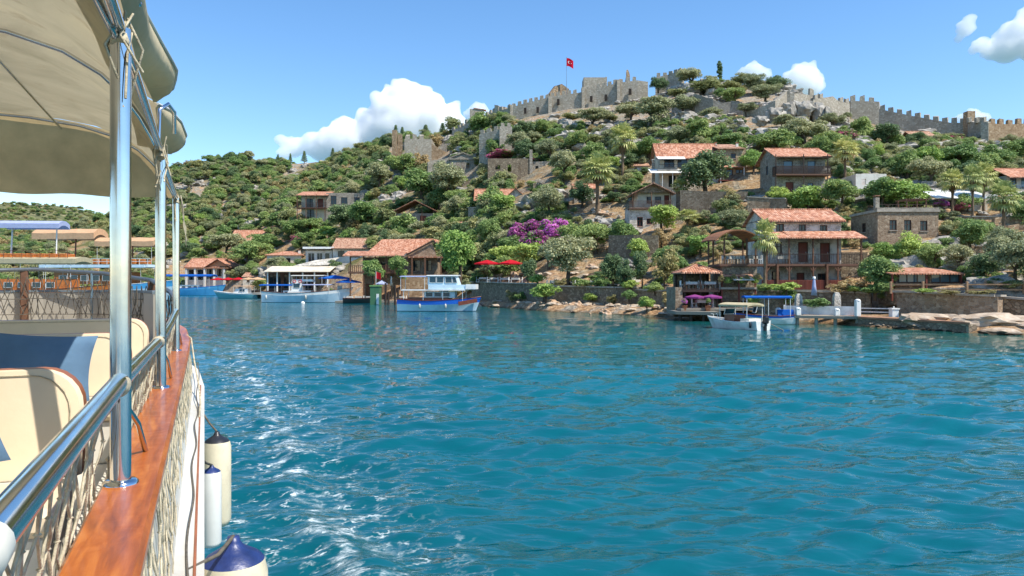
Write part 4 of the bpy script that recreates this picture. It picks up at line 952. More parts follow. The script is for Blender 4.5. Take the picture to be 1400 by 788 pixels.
# -- stone house with dark balcony
h = House('balcony_house', 'stone house with dark wooden balcony and low red roof among bright trees', 'house', 1090, 276, None, 0, 'dark balcony stone house')
X, Z = h.X, h.Z
bx = h.body('stone_pale', 1060, 1128, 211, 280, 1.6, 8.5, f=[(1071, 220, 13, 18, 'gdoor'), (1104, 220, 11, 18, 'gdoor'), (1074, 249, 11, 20, 'door'), (1104, 250, 8, 10, 'win')], l=[(3.2, 222, 1.0, 13, 'win')], gable=('x', Z(203.5, 5)), gm='glass_sky')
h.gable('tile', bx[0], bx[1], .9, 9.2, Z(212.5, 1), Z(203.5, 5), 'x', .5); h.slab('wood', X(1061), X(1136), 0, 1.6, Z(238), .2, 'balcony_floor'); h.rail('wood_dark', [(X(1061), 1.5), (X(1061), .05), (X(1136), .05)], Z(238), Z(227), .11, .06)
h.posts('wood_dark', [(X(1061), .1), (X(1099), .1), (X(1132), .1)], Z(276)-1, Z(211), .12); h.chimney(X(1119), 6, Z(210), Z(200), .45); h.shed('wood_dark', X(1126), X(1140), .4, 6, Z(213), Z(212))

# -- flat roofed brown stone house
h = House('flat_roof_house', 'square brown stone house with flat roof terrace and three front windows', 'house', 1240, 332, None, 0, 'flat roofed stone house')
X, Z = h.X, h.Z
bx = h.body('stone_brown', 1200, 1283, 290, 334, 0, 7.0, f=[(1216, 301, 10, 14, 'win'), (1236, 301, 10, 15, 'win'), (1258, 302, 10, 14, 'win')], l=[(3.0, 302, 1.0, 13, 'win')])
h.slab('concrete', bx[0]-.15, bx[1]+.15, -.15, 7.1, Z(286.5), .3, 'roof'); h.rail('wood_dark', [(bx[0]+.3, .3), (bx[1], .3)], Z(286.5), Z(279), .4, .04); h.chimney(X(1200), .3, Z(287), Z(270), .5, 'stone_pale', 'tile_old')
h.box('parapet', 'stone_pale', 1199, 1284, 284, 286.4, -.1, .2); h.posts('wood_post', [(X(1252), 2), (X(1279), 2), (X(1252), 4), (X(1279), 4)], Z(286), Z(270), .12); b = MB()
for i in range(9): b = MB(); b.bar((X(1250)+(X(1281)-X(1250))*i/8, 1.7, Z(270)), (X(1250)+(X(1281)-X(1250))*i/8, 4.3, Z(270)), .1, .1); h.build(b, 'pergola_beam', 'wood_post')

# -- low glass fronted waterfront building
h = House('waterfront_lodge', 'long low lodge with glass front and thin tile roof behind rail fence', 'lodge', 1270, 394, 63.5, 0, 'glass fronted lodge')
X, Z = h.X, h.Z
h.body('stone_dark', 1224, 1318, 372, 394, 1.2, 5, f=[(1227, 374, 42, 13, 'glaz'), (1273, 374, 40, 13, 'glaz')], gm='glass_sky', found=1.5, sill=False); h.shed('tile', X(1220), X(1322), .2, 5.2, Z(374), Z(366, 5))
h.posts('wood_red', [(X(u), .4) for u in (1223, 1270, 1318)], Z(396)-1, Z(374), .13); h.box('ledge', 'rust_concrete', 1220, 1322, 388, 391, .9, 1.19)

# -- house cut by the right frame edge and its neighbours
h = House('blue_balcony_house', 'house with red roof, shaded windows and pale blue balcony rail', 'house', 1405, 263, None, 0, 'blue railed house')
X, Z = h.X, h.Z
bx = h.body('plaster_white', 1376, 1440, 240, 264, 1.4, 7, f=[(1381, 244, 9, 14, 'win'), (1396, 243, 12, 18, 'gdoor'), (1415, 244, 10, 12, 'win')], gm='glass_sky'); h.gable('tile', bx[0], bx[1], .4, 7.6, Z(240), Z(231, 4), 'x', .5)
h.slab('concrete', X(1374), X(1442), 0, 1.4, Z(259), .2, 'balcony_floor'); h.rail('metal_grey', [(X(1375), .05), (X(1440), .05)], Z(259), Z(253), .3, .03)
h = House('white_roof_shed', 'small shed with white sheet roof behind palm trees', 'shed', 1315, 289, None, 0, 'white roofed shed')
X, Z = h.X, h.Z
h.body('plaster', 1290, 1350, 270, 290, .6, 5, f=[(1296, 274, 8, 9, 'win'), (1318, 274, 10, 9, 'win')]); h.shed('white_paint', X(1278), X(1352), -.2, 3, Z(271), Z(262, 3), .07); h.shed('white_paint', X(1312), X(1366), 3.05, 6.5, Z(266, 3), Z(259, 6), .07, 'rear_roof'); h.box('rear_wall', 'plaster_white', 1320, 1364, 266, 286, 5.1, 5.5)
h = House('cream_block', 'windowless cream block wall ruin half hidden by trees', 'ruin', 1190, 262, None, 0)
h.body('plaster_white', 1170, 1212, 238, 262, 0, 5, f=[(1178, 245, 6, 8, 'hole')], roofless=True)

# -- mid slope tile roofs
h = House('gabled_cottage', 'cottage with orange tile gable tucked behind shrubs above bougainvillea', 'cottage', 682, 282, None, 0, 'orange gable cottage')
X, Z = h.X, h.Z
h.body('stone_brown', 652, 712, 272, 284, 1, 7, f=[(660, 273, 7, 9, 'win'), (698, 272, 7, 11, 'door')], found=3); h.gable('tile', X(650), X(700), .6, 7, Z(272), Z(259, 4), 'x', .4)
h.body('stone_white', 694, 716, 268, 284, .2, 5, f=[(701, 270, 8, 8, 'win')], gable=('y', Z(258)), found=3); h.gable('tile', X(694), X(716), .2, 6, Z(267), Z(257), 'y', .45)
h = House('open_shelter', 'open shelter with shallow tile roof on timber posts over a stone base', 'shelter', 566, 311, None, 0, 'tile roofed shelter')
X, Z = h.X, h.Z
h.body('stone_pale', 541, 592, 292, 312, .4, 6.5, f=[(556, 295, 7, 8, 'win'), (574, 295, 9, 14, 'door')], found=3); h.gable('tile', X(542), X(594), -.4, 7, Z(287), Z(274), 'y', .6); h.posts('wood_post', [(X(u), -.3) for u in (543, 560, 577, 593)], Z(312)-2, Z(286), .16)
h = House('timber_lodge', 'weathered two storey lodge with timber balcony and rough stone wing', 'lodge', 455, 300, None, 0, 'timber balcony lodge')
X, Z = h.X, h.Z
h.body('stone_pale', 446, 498, 264, 302, 2.2, 9, f=[(452, 268, 8, 12, 'win'), (466, 270, 9, 9, 'win'), (484, 270, 8, 10, 'hole')], found=4, roofless=True); h.body('plaster', 412, 446, 266, 302, 3, 9, f=[(418, 272, 10, 14, 'gdoor'), (434, 272, 8, 14, 'door'), (420, 287, 10, 12, 'win')], found=4)
h.shed('tile', X(404), X(448), 0, 9.4, Z(267), Z(262, 9), .14); h.slab('wood', X(405), X(446), .2, 3, Z(284), .25, 'balcony_floor'); h.rail('wood_dark', [(X(405), 2.8), (X(405), .25), (X(446), .25)], Z(284), Z(277), .3, .06)
h.posts('wood_post', [(X(u), .3) for u in (406, 418, 432, 444)], Z(302)-3, Z(266), .2)
h = House('long_tile_house', 'long low house, only its orange tile roof showing above dense trees', 'house', 347, 334, None, 0, 'long orange roof')
X, Z = h.X, h.Z
bx = h.body('plaster', 316, 384, 326, 340, 1, 10, f=[(330, 330, 8, 6, 'win'), (360, 330, 8, 6, 'win')], found=4); h.gable('tile', bx[0], bx[1], .4, 10.5, Z(328), Z(315, 5.5), 'x', .5)
h = House('cream_house', 'small cream house with red hip roof and dark windows above waterfront awnings', 'house', 388, 366, None, 0, 'cream hip roof house')
X, Z = h.X, h.Z
bx = h.body('plaster', 365, 412, 349, 368, 0, 8, f=[(371, 353, 5, 8, 'win'), (378, 355, 4, 5, 'win'), (391, 353, 6, 8, 'win')], found=4); h.hip('tile', bx[0], bx[1], 0, 8, bx[5], Z(344, 4), .5); h.chimney(X(404), 4, Z(348), Z(342), .6)
h = House('orange_roof_house', 'arcaded house with orange gable behind the blue canopied boat', 'house', 280, 391, 232, 0, 'arcaded orange roof house')
X, Z = h.X, h.Z
bx = h.body('plaster_white', 253, 308, 364, 393, 2.5, 12, f=[(258, 369, 8, 14, 'hole'), (270, 369, 9, 14, 'hole'), (283, 368, 9, 14, 'gdoor'), (297, 368, 6, 10, 'win')], found=2); h.gable('tile', X(252), X(296), 1.5, 12.5, Z(364), Z(353.5, 7), 'x', .6)
h.gable('tile', X(280), X(312), 1.0, 12, Z(364), Z(354), 'y', .5); b = MB(); b.poly([(X(281), 1.6, Z(364)), (X(311), 1.6, Z(364)), (X(296), 1.6, Z(355))]); h.build(b, 'gable_wall', paint('gable_orange', 'c98a5c'))
h.slab('rust_concrete', X(250), X(312), 0, 2.5, Z(366), .3, 'porch_roof'); h.posts('plaster_white', [(X(u), .4) for u in (254, 266, 279, 292, 306)], Z(392), Z(367), .5)

# -- glazed restaurant and the big timber restaurant on the water
h = House('glazed_restaurant', 'restaurant with white edged flat roof and weathered tile wing', 'restaurant', 470, 366, None, 0, 'white edged glazed restaurant')
X, Z = h.X, h.Z
h.body('plaster_white', 455, 522, 339, 370, 1.5, 10, f=[(462, 343, 9, 8, 'win'), (480, 343, 12, 9, 'glaz')], found=4); h.gable('tile_old', X(455), X(524), .8, 10.5, Z(338), Z(326, 5.5), 'x', .5)
h.body('plaster_white', 418, 454, 343, 370, 2.5, 9, f=[(421, 346, 9, 13, 'glaz'), (433, 346, 8, 13, 'glaz'), (444, 346, 7, 13, 'gdoor')], found=4, fm='frame_white'); h.slab('white_paint', X(413), X(456), .5, 9.5, Z(337.5), .5, 'roof')
b = MB(); b.slab([(X(405), -2.5, Z(364)), (X(452), -2.5, Z(362)), (X(463), .4, Z(352)), (X(430), .4, Z(356))], .2); h.build(b, 'stair_slope', 'stone_white')
h = House('waterfront_restaurant', 'big waterfront restaurant with orange tile roof and shaded timber gallery', 'restaurant', 540, 411, 137, 0, 'orange roofed restaurant')
X, Z = h.X, h.Z
h.body('stone_brown', 497, 598, 352, 412, 3.0, 13, f=[(503, 358, 12, 12, 'glaz'), (520, 358, 10, 14, 'gdoor'), (535, 358, 10, 12, 'glaz'), (563, 356, 12, 15, 'glaz'), (582, 356, 8, 15, 'win'), (500, 388, 14, 20, 'hole'), (520, 388, 14, 20, 'hole'), (540, 390, 10, 18, 'hole'), (572, 390, 8, 16, 'door')], found=1)
b = MB(); b.poly([(X(549, 2.9), 2.9, Z(352)), (X(598, 2.9), 2.9, Z(352)), (X(590, 2.9), 2.9, Z(330, 3))]); h.build(b, 'gable_wall', 'stone_brown')
h.shed('tile', X(469), X(552), -.6, 4.0, Z(349.5), Z(343.5, 4), .18); b = MB(); b.slab([(X(497), 3.2, Z(345.5, 3.2)), (X(556), 3.2, Z(345.5, 3.2)), (X(592, 8), 8, Z(326.5, 8)), (X(522, 8), 8, Z(327.5, 8))], .18); b.slab([(X(592, 8.03), 8.03, Z(326.5, 8)), (X(604), 2.6, Z(343, 2.6)), (X(606), 12, Z(343, 12)), (X(598), 12, Z(330, 12))], .18); h.build(b, 'roof', 'tile')
b = MB(); b.bar((X(553), 2.6, Z(348)), (X(590), 2.6, Z(328.5)), .1, .3); b.bar((X(590), 2.6, Z(328.5)), (X(606), 2.6, Z(343)), .1, .3); h.build(b, 'barge_board', 'wood_dark')
h.slab('tile', X(556), X(604), 1.2, 3, Z(350.5), .25, 'porch_roof'); h.slab('wood', X(476), X(552), -.2, 3, Z(372), .3, 'gallery_floor'); h.rail('wood', [(X(477), -.1), (X(550), -.1)], Z(372), Z(363), .35, .12)
h.posts('wood_post', [(X(u), 0) for u in (479, 497, 513, 528, 549)], Z(411)-1, Z(350), .22); h.posts('wood_post', [(X(u), 1.3) for u in (562, 580, 602)], Z(411)-1, Z(351), .25)
h.slab('wood_grey', X(466), X(556), -4.5, 3, Z(411), .35, 'terrace'); h.box('retaining_wall', 'stone_warm', 549, 604, 376, 414, .6, 1.1)
h = House('awning_restaurant', 'quayside restaurant under a wide cream awning on white posts', 'restaurant', 405, 400, 176, 0, 'cream awning restaurant')
X, Z = h.X, h.Z
h.shed('plaster', X(362), X(452), -1, 5.5, Z(371.5), Z(364, 5), .12, 'awning'); h.posts('white_paint', [(X(u), 0) for u in (366, 379, 396, 414, 430, 448)], Z(400), Z(371), .28)
h.body('wood', 364, 450, 370, 401, 5, 9, f=[(368, 375, 16, 20, 'glaz'), (388, 375, 16, 20, 'glaz'), (408, 375, 18, 20, 'glaz'), (430, 376, 8, 20, 'gdoor')]); h.shed('tile', X(400), X(455), 5.2, 9, Z(366, 5), Z(360.5, 9), .12)
h.slab('concrete', X(350), X(465), -2.5, 6, Z(400), .5, 'terrace')

def uniq(phrase, x, y, used={}, front=True):
    """a label by the nearest landmark, then by the two nearest if that one is taken"""
    near = sorted(MARKS, key=lambda m_: (m_[0]-x)**2+(m_[1]-y)**2)[:5]; a = near[0]; dd = math.hypot(a[0]-x, a[1]-y)
    rel = ('in front of the ' if y < a[1]-1.5 else 'behind the ' if y > a[1]+6 else 'beside the ') if dd < 26 else 'on the slope towards the '
    cands = [phrase+' '+rel+a[2]]+[phrase+' between the '+p[2]+' and the '+q[2] for i, p in enumerate(near) for q in near[i+1:]]
    for c in cands:
        if c not in used and len(c.split()) <= 16: used[c] = 1; return c
    return cands[0]
# ------------------------------------------------------------------ ruins on the slope
def merlons(b_parent, house, pts, w=.9, gap=.85, h_=1.1, th=.55, mat='stone_castle', rg=random.Random(2), ruin=.12):
    """battlement teeth along a polyline of local points, each one its own piece"""
    cache = getattr(merlons, 'c', {}); merlons.c = cache
    for (p, q) in zip(pts[:-1], pts[1:]):
        p, q = Vector(p), Vector(q); d = q-p; L = Vector((d.x, d.y, 0)).length; n = max(1, round(L/(w+gap))); ang_ = math.atan2(d.y, d.x)
        for i in range(n):
            if rg.random() < ruin: continue
            c = p+d*((i+.5)/n); key = (mat, round(w, 2), round(h_, 2), rg.randrange(7))
            if key not in cache:
                e = [rg.uniform(-.28, .16) for _ in range(4)]+[rg.uniform(-.18, .18) for _ in range(4)]; bb = MB()
                v = [(-w/2, -th/2, -.3), (w/2, -th/2, -.3), (w/2, th/2, -.3), (-w/2, th/2, -.3), (-w/2*(1-abs(e[4])), -th/2, h_*(1+e[0])), (w/2*(1-abs(e[5])), -th/2, h_*(1+e[1])), (w/2*(1-abs(e[6])), th/2*.9, h_*(1+e[2])), (-w/2*(1-abs(e[7])), th/2*.9, h_*(1+e[3]))]
                bb.add(v, [(0, 3, 2, 1), (4, 5, 6, 7), (0, 1, 5, 4), (1, 2, 6, 5), (2, 3, 7, 6), (3, 0, 4, 7)]); cache[key] = bb.mesh('merlon', M[mat])
            o = bpy.data.objects.new('merlon', cache[key]); COL.objects.link(o); o.parent = b_parent; o.location = c; o.rotation_euler = (0, 0, ang_)
def ruin_wall(b, pts, th=.9, jag=.5, step=1.3, rg=random.Random(3)):
    """jagged-topped masonry wall along local points (x, y, z_bottom, z_top)"""
    for (p, q) in zip(pts[:-1], pts[1:]):
        d = Vector((q[0]-p[0], q[1]-p[1], 0)); L = d.length; n = max(1, int(L/step)); nrm = Vector((-d.y, d.x, 0)).normalized()*th
        prev = 0; rows = []
        for i in range(n+1):
            f = i/n; rows.append((p[0]+(q[0]-p[0])*f, p[1]+(q[1]-p[1])*f, p[2]+(q[2]-p[2])*f, p[3]+(q[3]-p[3])*f+rg.uniform(-jag, jag*.3)*(1 if 0 < i < n else .3)))
        b.grid([[(x, y, zb), (x, y, zt), (x+nrm.x, y+nrm.y, zt), (x+nrm.x, y+nrm.y, zb)] for (x, y, zb, zt) in rows], smooth=False)
        for r, fl in ((rows[0], 0), (rows[-1], 1)):
            f = [(r[0], r[1], r[2]), (r[0], r[1], r[3]), (r[0]+nrm.x, r[1]+nrm.y, r[3]), (r[0]+nrm.x, r[1]+nrm.y, r[2])]; b.poly(f if fl else f[::-1])
h = House('square_tower', 'square ruined stone tower with battlements, one face in shade', 'tower', 575, 226, None, 0, 'square ruined tower')
X, Z = h.X, h.Z
t = House.body(h, 'stone_castle', 553, 590, 190, 226, 0, 13, f=[(568, 200, 3, 6, 'hole')], found=5, roofless=True)
b = MB(); ruin_wall(b, [(X(590), 0, Z(226)-4, Z(196)), (X(606), 0, Z(226)-4, Z(206)), (X(616), 1, Z(226)-4, Z(208))]); h.build(b, 'broken_wall', 'stone_warm')
b = MB(); ruin_wall(b, [(X(603), 2, Z(226)-4, Z(195)), (X(610), 2, Z(226)-4, Z(195))], .9, .2); h.build(b, 'turret_stub', 'stone_pale')
merlons(h.o, h, [(t[0], .3, t[5]), (t[1], .3, t[5])], 1.5, 1.3, 1.5); merlons(h.o, h, [(t[0]+.3, 13, t[5]), (t[0]+.3, .6, t[5])], 1.5, 1.4, 1.5)
b = MB(); b.box(X(536, 8), X(542, 8), 8, 10, Z(226)-4, Z(178, 8)); b.box(X(543, 8), X(549, 8), 9, 10, Z(226)-4, Z(184, 9)); h.build(b, 'broken_stack', 'stone_warm')
h = House('temple_ruin', 'pedimented grey stone ruin with three dark window openings', 'ruin', 622, 246, None, 0, 'pedimented stone ruin')
X, Z = h.X, h.Z
bx = h.body('stone_pale', 615, 651, 217, 248, 0, 9, f=[(624, 222, 4, 9, 'hole'), (631, 222, 4, 9, 'hole'), (637, 223, 5, 8, 'hole')], gable=('y', Z(209.5)), found=4, roofless=True)
b = MB(); ruin_wall(b, [(X(585, -1), -1, Z(248)-3, Z(222)), (X(600), 0, Z(248)-3, Z(218)), (X(615), .3, Z(248)-3, Z(215))], .9, .4); h.build(b, 'side_wall', 'stone_pale'); h.chimney(X(649), .5, Z(218), Z(211), .9, 'stone_pale', 'stone_pale')
b = MB(); b.slab([(bx[0]-.4, -.3, bx[5]), (bx[1]+.4, -.3, bx[5]), (bx[1]+.4, .05, bx[5]), (bx[0]-.4, .05, bx[5])], .35); b.bar((bx[0]-.3, -.15, bx[5]+.1), (0.5*(bx[0]+bx[1]), -.15, Z(209)), .3, .3); b.bar((0.5*(bx[0]+bx[1]), -.15, Z(209)), (bx[1]+.3, -.15, bx[5]+.1), .3, .3); h.build(b, 'pediment', 'stone_pale')
h = House('slope_tower', 'small battlemented stone tower halfway up the slope', 'tower', 690, 215, None, 0, 'small slope tower')
X, Z = h.X, h.Z
t = h.body('stone_castle', 683, 700, 173, 216, 0, 7, f=[(692, 182, 3, 6, 'hole')], l=[(2, 182, .8, 6, 'hole')], found=4, roofless=True); merlons(h.o, h, [(t[0], .3, t[5]), (t[1], .3, t[5])], 1.0, 1.0, .9)
b = MB(); ruin_wall(b, [(X(655, 4), 4, Z(205)-4, Z(184, 4)), (X(683), 1.5, Z(216)-4, Z(175))], .9, .3); h.build(b, 'curtain_wall', 'stone_castle'); merlons(h.o, h, [(X(655, 4), 4.3, Z(184, 4)), (X(683), 1.9, Z(175))], 1.2, 1.1, 1.0, ruin=.2)
h = House('flowered_ruin', 'roofless dark stone house ruin with red flowers trailing over its top', 'ruin', 708, 247, None, 0, 'roofless flowered ruin')
X, Z = h.X, h.Z
h.body('stone_dark', 667, 726, 217, 248, 0, 7, f=[(694, 225, 5, 10, 'hole'), (708, 224, 4, 9, 'hole'), (677, 226, 7, 6, 'hole')], found=3, roofless=True); b = MB(); b.box(X(724), X(728), -.2, 1.2, Z(248)-3, Z(205)); h.build(b, 'corner_pier', 'stone_pale')
h.body('stone_pale', 728, 754, 221, 246, .5, 6, f=[(732, 227, 4, 9, 'hole'), (744, 228, 4, 12, 'hole')], found=3, roofless=True)

for (nm, lb, cat, u, v, w, hh, dep, mat, roof) in (('stone_hut', 'tiny pale stone hut under the descending castle wall', 'hut', 1262, 198, 30, 13, 5, 'stone_pale', 'tile_old'), ('ruin_walls', 'roofless rubble ruin above the cream block', 'ruin', 1214, 226, 34, 9, 5, 'stone_pale', None), ('stone_hut', 'low stone hut with faded tiles beside the bougainvillea', 'hut', 640, 316, 30, 12, 5, 'stone_brown', 'tile_old'),
        ('ruin_walls', 'rubble house ruin above the timber balcony lodge', 'ruin', 505, 272, 26, 9, 6, 'stone_pale', None), ('stone_hut', 'small hut with orange tiles under the broad fan palm', 'hut', 800, 268, 30, 11, 5, 'stone_pale', 'tile'), ('ruin_walls', 'dark rubble ruin below the roofless flowered ruin', 'ruin', 742, 262, 26, 9, 5, 'stone_dark', None), ('stone_hut', 'pale hut on the terraces beside the tall fan palm', 'hut', 874, 236, 24, 10, 5, 'stone_white', 'tile_old'),
        ('ruin_walls', 'broken pale walls under the long castle wall', 'ruin', 770, 214, 30, 9, 6, 'stone_pale', None), ('stone_hut', 'small whitewashed hut above the flat roofed house', 'hut', 1150, 268, 26, 10, 5, 'plaster_white', 'tile'), ('stone_hut', 'stone outhouse with flat slab roof behind the dark balcony house', 'hut', 1160, 226, 30, 11, 5, 'stone_warm', 'tile_old'), ('ruin_walls', 'long broken house ruin beside the corner castle tower', 'ruin', 1290, 214, 36, 9, 5, 'stone_castle', None),
        ('stone_hut', 'tiny hut with red tiles behind the arcaded house', 'hut', 322, 352, 20, 8, 7, 'plaster', 'tile'), ('stone_hut', 'low tiled hut above the far quay', 'hut', 345, 388, 26, 10, 6, 'plaster', 'tile_old'), ('ruin_walls', 'square rubble ruin on the ridge below the stone tower', 'ruin', 520, 238, 22, 9, 7, 'stone_castle', None)):
    h = House(nm, lb, cat, u, v); h.body(mat, u-w/2, u+w/2, v-hh, v+1, 0, dep, f=[(u-w*.3, v-hh+3, w*.16, hh*.5, 'hole' if roof is None else 'win'), (u+w*.12, v-hh+3, w*.16, hh*.55, 'hole' if roof is None else 'door')], found=3, roofless=roof is None)
    if roof: h.gable(roof, h.X(u-w/2), h.X(u+w/2), 0, dep, h.Z(v-hh), h.Z(v-hh-5, dep/2), 'x', .3)
    else: b = MB(); ruin_wall(b, [(h.X(u-w*.5), .02, h.Z(v-hh), h.Z(v-hh-2)), (h.X(u-w*.2), .02, h.Z(v-hh), h.Z(v-hh-4)), (h.X(u+w*.1), .02, h.Z(v-hh), h.Z(v-hh-.5))], .4, .5, .8); h.build(b, 'broken_gable', mat)

# ------------------------------------------------------------------ the castle on the ridge
def Lp(h, u, v, D):
    p = at(u, v, D)-h.g; return (p.x, p.y, p.z)
def castle_wall(name, label, cat, pts, mat, hgt, th=1.2, mer=None, jag=.15, mark=None, seed=1, ruin=.1, mheight=1.3, step=2.2):
    """pts: (u, row of the wall top, distance); wall runs down hgt metres into the ground; hgt None: third value is the foot row on the ground"""
    if hgt is None:
        pts = [(a_, b_, ground(a_, c_).y) for (a_, b_, c_) in pts]; hgt = 9
    u, v, D = pts[len(pts)//2]; h = House(name, label, cat, u, v+hgt*F/D, D, 0, mark)
    L = [Lp(h, *p) for p in pts]; b = MB(); ruin_wall(b, [(x, y, z-hgt, z) for (x, y, z) in L], th, jag, step, random.Random(seed)); h.build(b, 'wall', mat)
    if mer:
        for (i, j) in mer: merlons(h.o, h, [(x, y+th*.3, z) for (x, y, z) in L[i:j+1]], 1.25, .8, mheight*.85, .7, mat, random.Random(seed+5), ruin)
    return h
h = castle_wall('castle_wall', 'long battlemented castle wall climbing the ridge below the flagpole', 'castle wall', [(664, 158, 268), (678, 152, 262), (699, 147, 256), (722, 140, 254), (752, 133, 252), (790, 127, 250), (815, 121, 249), (845, 113, 247), (872, 110, 246), (886, 112, 246)], 'stone_castle', 12, 1.4, [(0, 8)], mark='long castle wall', seed=11, mheight=1.5)
b = MB()
for (u, v, D, w, hh) in ((700, 146, 257, 5, 16), (752, 134, 252, 5, 12), (797, 122, 250, 4, 14), (845, 112, 247, 4, 13)):
    x, y, z = Lp(h, u, v, D); k = D/F; b = MB(); b.box(x-w*k/2, x+w*k/2, y-1.2, y+1.5, z-hh, z+.4); h.build(b, 'buttress', 'stone_castle')
b = MB()
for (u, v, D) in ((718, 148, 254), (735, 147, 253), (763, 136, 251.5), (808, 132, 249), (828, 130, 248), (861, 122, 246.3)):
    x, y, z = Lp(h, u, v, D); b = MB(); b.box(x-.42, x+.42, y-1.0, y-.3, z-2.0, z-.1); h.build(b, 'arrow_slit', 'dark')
b = MB(); ruin_wall(b, [(*Lp(h, 752, 135, 255)[:2], Lp(h, 752, 135, 255)[2]-4, Lp(h, 752, 128, 255)[2]), (*Lp(h, 760, 118, 256)[:2], Lp(h, 760, 135, 256)[2]-4, Lp(h, 760, 117, 256)[2]), (*Lp(h, 768, 118, 257)[:2], Lp(h, 768, 135, 257)[2]-4, Lp(h, 768, 115, 257)[2]), (*Lp(h, 778, 124, 257)[:2], Lp(h, 778, 135, 257)[2]-4, Lp(h, 778, 122, 257)[2])], 1.6, .6, 1.5); h.build(b, 'broken_gatehouse', 'stone_warm')
k_ = House('castle_keep', 'square roofless keep rising above the long castle wall', 'tower', 814, 122, 258, 0)
k_.body('stone_castle', 798, 828, 106, 122, 0, 6, found=8, roofless=True)
b = MB(); b.box(k_.X(828), k_.X(830), .2, 1.6, k_.Z(128), k_.Z(105)); k_.build(b, 'corner_pier', 'stone_castle')
k_ = House('stone_pinnacle', 'thin broken stone pinnacle standing on the castle wall', 'ruin', 858, 110, 249, 0)
b = MB(); c = [(-.7, -.6), (.7, -.6), (.7, .6), (-.7, .6)]
b.grid([[(x*s_+dx, y*s_, z) for (x, y) in c] for (s_, dx, z) in ((1.2, 0, -5), (1, 0, 0), (.8, .15, 1.6), (.65, 0, 2.6), (.3, -.1, 3.5))], smooth=False, closed=True); k_.build(b, 'shaft', 'stone_warm')
# flag
f = thing('flagpole', 'tall thin flagpole with red flag on the castle wall', 'flagpole', at(774.5, 124, 254)); z1 = at(774.5, 79, 254).z-f.location.z
MB().tube([(0, 0, -3), (0, 0, z1)], [.09, .05], 8).build('pole', M['metal_grey'], f); MB().lathe([(0, .2), (.12, .1), (0, 0)], (0, 0, z1), 8).build('finial', M['metal_grey'], f)
M['flag_red'] = cloth('flag_red', 'c8102e', .3, .06); fw, fh = 2.3, 2.9; G = []
for i in range(13):
    q = i/12; G.append([(.06+q*fw, .22*math.sin(q*7)*q, z1-.2-.9*q*q-fh*.95*r+.1*math.sin(q*6)) for r in (0, .2, .4, .6, .8, 1)])
fb = MB(); fb.grid(G); fl = fb.build('flag', M['flag_red'], f)
def on_flag(q, r, off): return Vector((.06+q*fw, .22*math.sin(q*7)*q-off, z1-.2-.9*q*q-fh*.95*r+.1*math.sin(q*6)))
cr = MB(); N = 18
outer = [on_flag(.40+.20*math.cos(a), .5+.17*math.sin(a), .03) for a in [R(40)+R(280)*i/N for i in range(N+1)]]; inner = [on_flag(.445+.16*math.cos(a), .5+.135*math.sin(a), .03) for a in [R(40)+R(280)*i/N for i in range(N+1)]]
cr.grid([[o_, i_] for o_, i_ in zip(outer, inner)]); 
st = [on_flag(.68+(.09 if i % 2 == 0 else .036)*math.cos(R(180+36*i)), .5+(.078 if i % 2 == 0 else .031)*math.sin(R(180+36*i)), .04) for i in range(10)]; cr.add(st, [tuple(range(10))])
cr.build('crescent_and_star', M['white_paint'], fl)
# left end of the ridge
h = castle_wall('ruined_wall', 'crumbling wall stub with red topped tower at the low end of the castle', 'ruin', [(618, 178, 292), (630, 174, 288), (640, 165, 284), (648, 160, 280), (664, 158, 270)], 'stone_castle', 9, 1.2, [(0, 3)], .6, None, 21, .25, 1.2)
x, y, z = Lp(h, 652, 150, 276); b = MB(); b.box(x-2.6, x+2.6, y-1, y+3, z-9, z); h.build(b, 'tower', 'stone_castle'); b = MB(); b.slab([(x-1.2, y-1.2, z+.4), (x+3.4, y-1.2, z-.3), (x+3.4, y+3, z+.2), (x-1.2, y+3, z+1.1)], .3); h.build(b, 'red_roof', M['tile'])
b = MB(); ruin_wall(b, [(*Lp(h, 676, 148, 262)[:2], z-8, Lp(h, 676, 143, 262)[2]), (*Lp(h, 690, 146, 260)[:2], z-8, Lp(h, 690, 146, 260)[2])], 3, .9, 1.2); h.build(b, 'broken_corner', 'stone_castle')
castle_wall('castle_wall', 'short high battlement behind the round ridge trees', 'castle wall', [(896, 106, 246), (914, 102, 245), (928, 98, 243), (932, 98, 242)], 'stone_castle', 9, 1.3, [(0, 3)], .2, None, 31)
castle_wall('ruined_wall', 'broken lower castle wall of pale rubble beneath the ridge trees', 'ruin', [(918, 137, 156), (936, 134, 156), (950, 128, 157), (975, 136, 157), (1000, 138, 157), (1014, 139, 158), (1016, 142, 158)], 'stone_pale', None, 1.2, None, .9, 'broken lower wall', 41, step=1.6)
castle_wall('ruined_wall', 'sloping rubble wall climbing to the jagged crag', 'ruin', [(1016, 150, 160), (1040, 146, 160), (1060, 138, 160), (1076, 125, 158), (1080, 122, 158)], 'stone_castle', None, 1.1, None, .7, None, 51)
castle_wall('castle_wall', 'ragged wall fragments crowning the tall rock crag', 'castle wall', [(1076, 126, 158), (1086, 128, 158), (1098, 128, 158), (1107, 130, 159), (1112, 130, 160)], 'stone_castle', None, 1.2, [(2, 4)], .6, 'rock crag', 61, .2, 1.8)
castle_wall('castle_wall', 'high wall step with ragged top between crag and tower', 'castle wall', [(1112, 136, 162), (1126, 133, 163), (1139, 132, 163), (1146, 138, 163), (1162, 141, 163)], 'stone_castle', None, 1.3, [(0, 1), (3, 4)], .5, None, 71)
castle_wall('castle_tower', 'squat castle tower with four tall merlons', 'tower', [(1160, 139, 194), (1163, 138, 193), (1202, 139, 191), (1203, 141, 193)], 'stone_castle', 12, 5, [(1, 2)], .1, 'squat castle tower', 81, 0, 1.9)
